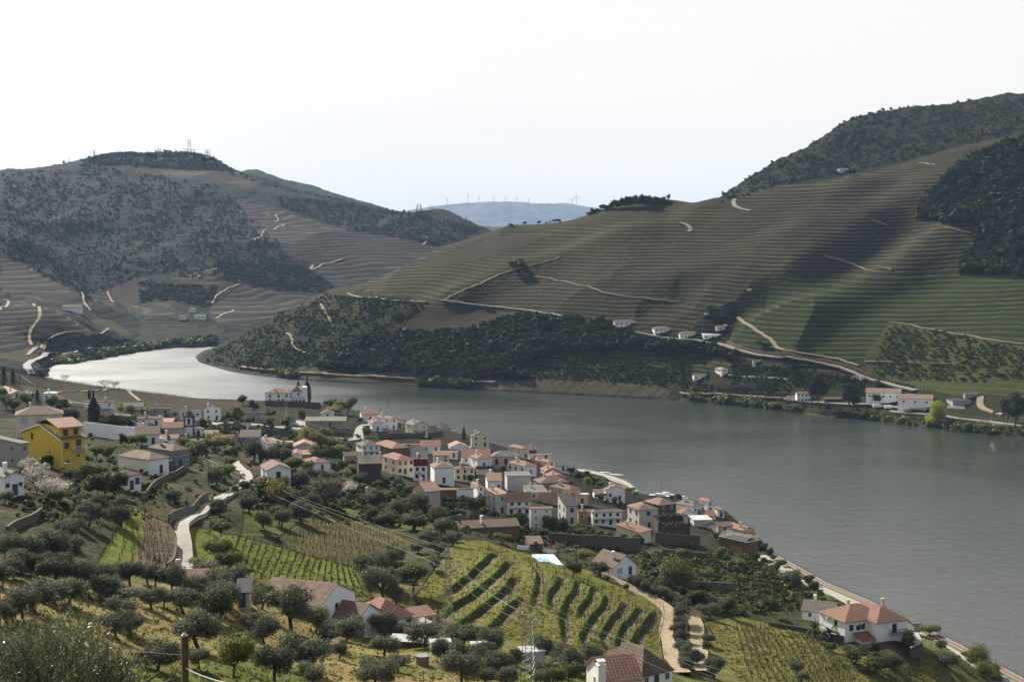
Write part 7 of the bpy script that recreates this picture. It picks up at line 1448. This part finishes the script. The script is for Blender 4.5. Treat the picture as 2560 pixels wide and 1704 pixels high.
# ------------------------------------------------------------------ the olive tree close by, lower left
rg = np.random.default_rng(55); NP = Vector((-5.0, 15.3, ground(-5.0, 15.3)))
e = empty('olive_tree', NP, 0, 'nearest olive tree filling the lower left corner with silvery leaves', 'olive tree')
base_h = 103.95-NP.z; lb = [(0.05,0,base_h-0.75,0.75,0.7,0.62),(-0.7,0.1,base_h-0.9,0.8,0.7,0.65),(0.45,-0.1,base_h-1.15,0.62,0.6,0.55),(0.2,0.2,base_h-1.5,0.9,0.7,0.6),(-0.3,-0.5,base_h-1.2,0.8,0.6,0.6)]
SH = []                              # shoots carrying leaf pairs
c, n = crown_pts(lb, 7500, rg, 0.5, 0.3)
LC = []; LN = []; LX = []; tw_ = MB()
for p, nn in zip(c, n):
    d = nn/np.linalg.norm(nn)*0.6+np.array([0, 0, 0.75])+rg.normal(size=3)*0.25; d /= np.linalg.norm(d); L_ = rg.uniform(0.10, 0.30)
    if rg.uniform() < 0.5: tw_.bar(p, p+d*L_, 0.0035, 3, 0.0015)
    for k in range(rg.integers(6, 13)):
        q = p+d*L_*(k/10); s = rg.normal(size=3); s -= d*s.dot(d); s /= np.linalg.norm(s)+1e-9; LX.append(d*0.75+s*0.65); LC.append(q+LX[-1]*0.028); LN.append(np.cross(LX[-1], rg.normal(size=3)))
LC = np.array(LC); LX = np.array(LX); LX /= np.linalg.norm(LX, axis=1, keepdims=True); LN = np.array(LN); LN /= np.linalg.norm(LN, axis=1, keepdims=True); ln = rg.uniform(0.020, 0.036, (len(LC), 1)); BX = np.cross(LX, LN); wd = ln*0.24
V = np.stack([LC-LX*ln, LC-LX*ln*.1+BX*wd, LC+LX*ln, LC-LX*ln*.1-BX*wd], 1).reshape(-1, 3)
NEARL = leafmat('near_olive_leaf', (0.055,0.075,0.028), (0.125,0.15,0.075), (0.20,0.22,0.17), 0.2, 0.42, 0.4)
o = bpy.data.objects.new('crown', npmesh('crown', V, np.arange(len(V)).reshape(-1, 4), NEARL)); link(o, e); tw_.build('twigs', BARK, e); t_ = bpy.data.objects.new('trunk', trunk_mesh(np.random.default_rng(2), base_h*0.9, 0.16, 1.5, 6, 0.05, 0.25)); link(t_, e)
# ------------------------------------------------------------------ a label of its own for every plant
LMK = [('yellow house','L',480,1050),('church tower','L',1735,780),('tall dark cypress','L',865,640),('slate blue house','L',1620,1080),('big bend of the lane','F',1590,400),('concrete retaining wall','L',1900,1450),('white gabled house by the lane','M',290,1060),('bright blue house','M',80,740),
 ('white manor','M',380,340),('beige house','M',1600,620),('dark stone house','M',1170,1010),('pink house','M',1720,1260),('white villas on the drive','M',1300,600),('tall conifer','M',2060,620),('small curved vineyard','F',1200,350),('bright green vineyard','G',500,520),('long striped roof','G',600,800),('red roofed house','G',1400,900),
 ('vineyard pylon','G',1915,800),('round stone tank','G',1680,1350),('bottom pylon','H',445,1250),('near black roof','H',1450,1400),('swimming pool','H',590,430),('white gabled house on the track','H',1260,540),('yellow cottage','H',1420,200),('black corrugated roof','V',960,770),('roofless ruin','V',2010,1000),('near fence post','F',1592,1250),
 ('pink hut','F',2085,850),('riverside villa','J',850,1080),('two palms','J',500,1070),('derelict rafters','I',560,1080),('riverside promenade','J',1100,800),('far warehouses','S',1600,920),('station house','S',850,910),('upper road hamlet','S',80,490),('far farmhouse','S',270,730),
 ('blue mountain','Q',1100,520),('round hill wood','Q',2000,450),('road bend on the ridge','R',380,850),('right mountain top','R',1700,130),('tall mast on the summit','P',1297,60),('summit wood','P',1000,150),('blue back ridge','P',1900,280),('lone cottage on the ridge','R',1110,620),('river headland','L',700,420),('white blossom tree','M',1000,1170),('curved quay','V',1400,510),('broad pink roof','M',2150,850)]
DESC = dict(olive='grey green olive tree', broad='fresh green tree', yellow='pale yellow green tree', lime='bright yellow green tree', citrus='round dark green tree', pink='pink flowering tree', bush='dark bush', willow='billowing green bush', blossom='white blossoming tree', bare='bare twiggy tree', cypress='dark column cypress', conifer='dark conifer', gum='tall dark tree', far='dark round hill tree', reed='tuft of tall pale reeds')
ORD = ['', 'second', 'third', 'fourth', 'fifth', 'sixth', 'seventh', 'eighth', 'ninth', 'tenth', 'eleventh', 'twelfth', 'thirteenth', 'fourteenth', 'fifteenth', 'sixteenth', 'seventeenth', 'eighteenth', 'nineteenth', 'twentieth']
LP_ = [(n_, *Z(z_, x, y)) for n_, z_, x, y in LMK]; bins = {}
for kind, r, u, v, sz in PLANTS:
    n_, lu, lv = min(LP_, key=lambda l: math.hypot(l[1]-u, l[2]-v)); dx, dy = u-lu, v-lv
    side = ('right of' if dx > 0 else 'left of') if abs(dx) > abs(dy) else ('below' if dy > 0 else 'above')
    bins.setdefault((kind, n_, side), []).append((math.hypot(dx, dy), r))
GRP = dict(olive='olive trees of the slopes', broad='leafy green trees', yellow='pale spring trees', lime='bright spring trees of the far bank', citrus='round dark trees of the gardens', blossom='blossoming trees', bare='bare trees', far='trees on the far hills', gum='tall dark trees of the far bank', cypress='cypresses', conifer='conifers', willow='billowing bushes', pink='pink trees', reed='reeds')
for (kind, n_, side), l in bins.items():
    l.sort(key=lambda e_: e_[0])
    for i, (d, r) in enumerate(l):
        if i >= 20:
            r['label'] = '%s among the crowd of trees %s the %s' % (DESC[kind], side, n_); r['category'] = FULL[kind][1]; r['group'] = GRP[kind]; continue
        rk = '' if len(l) == 1 else ('nearest to and ' if i == 0 else ORD[min(i, 19)]+' nearest ') if i < 20 else 'far '
        if len(l) == 1: lab = '%s %s the %s' % (DESC[kind], side, n_)
        elif i == 0: lab = '%s closest %s the %s' % (DESC[kind], side, n_)
        else: lab = '%s, %s closest %s the %s' % (DESC[kind], ORD[i] if i < 20 else 'number %d' % (i+1), side, n_)
        r['label'] = lab; r['category'] = FULL[kind][1]; r['group'] = GRP[kind]
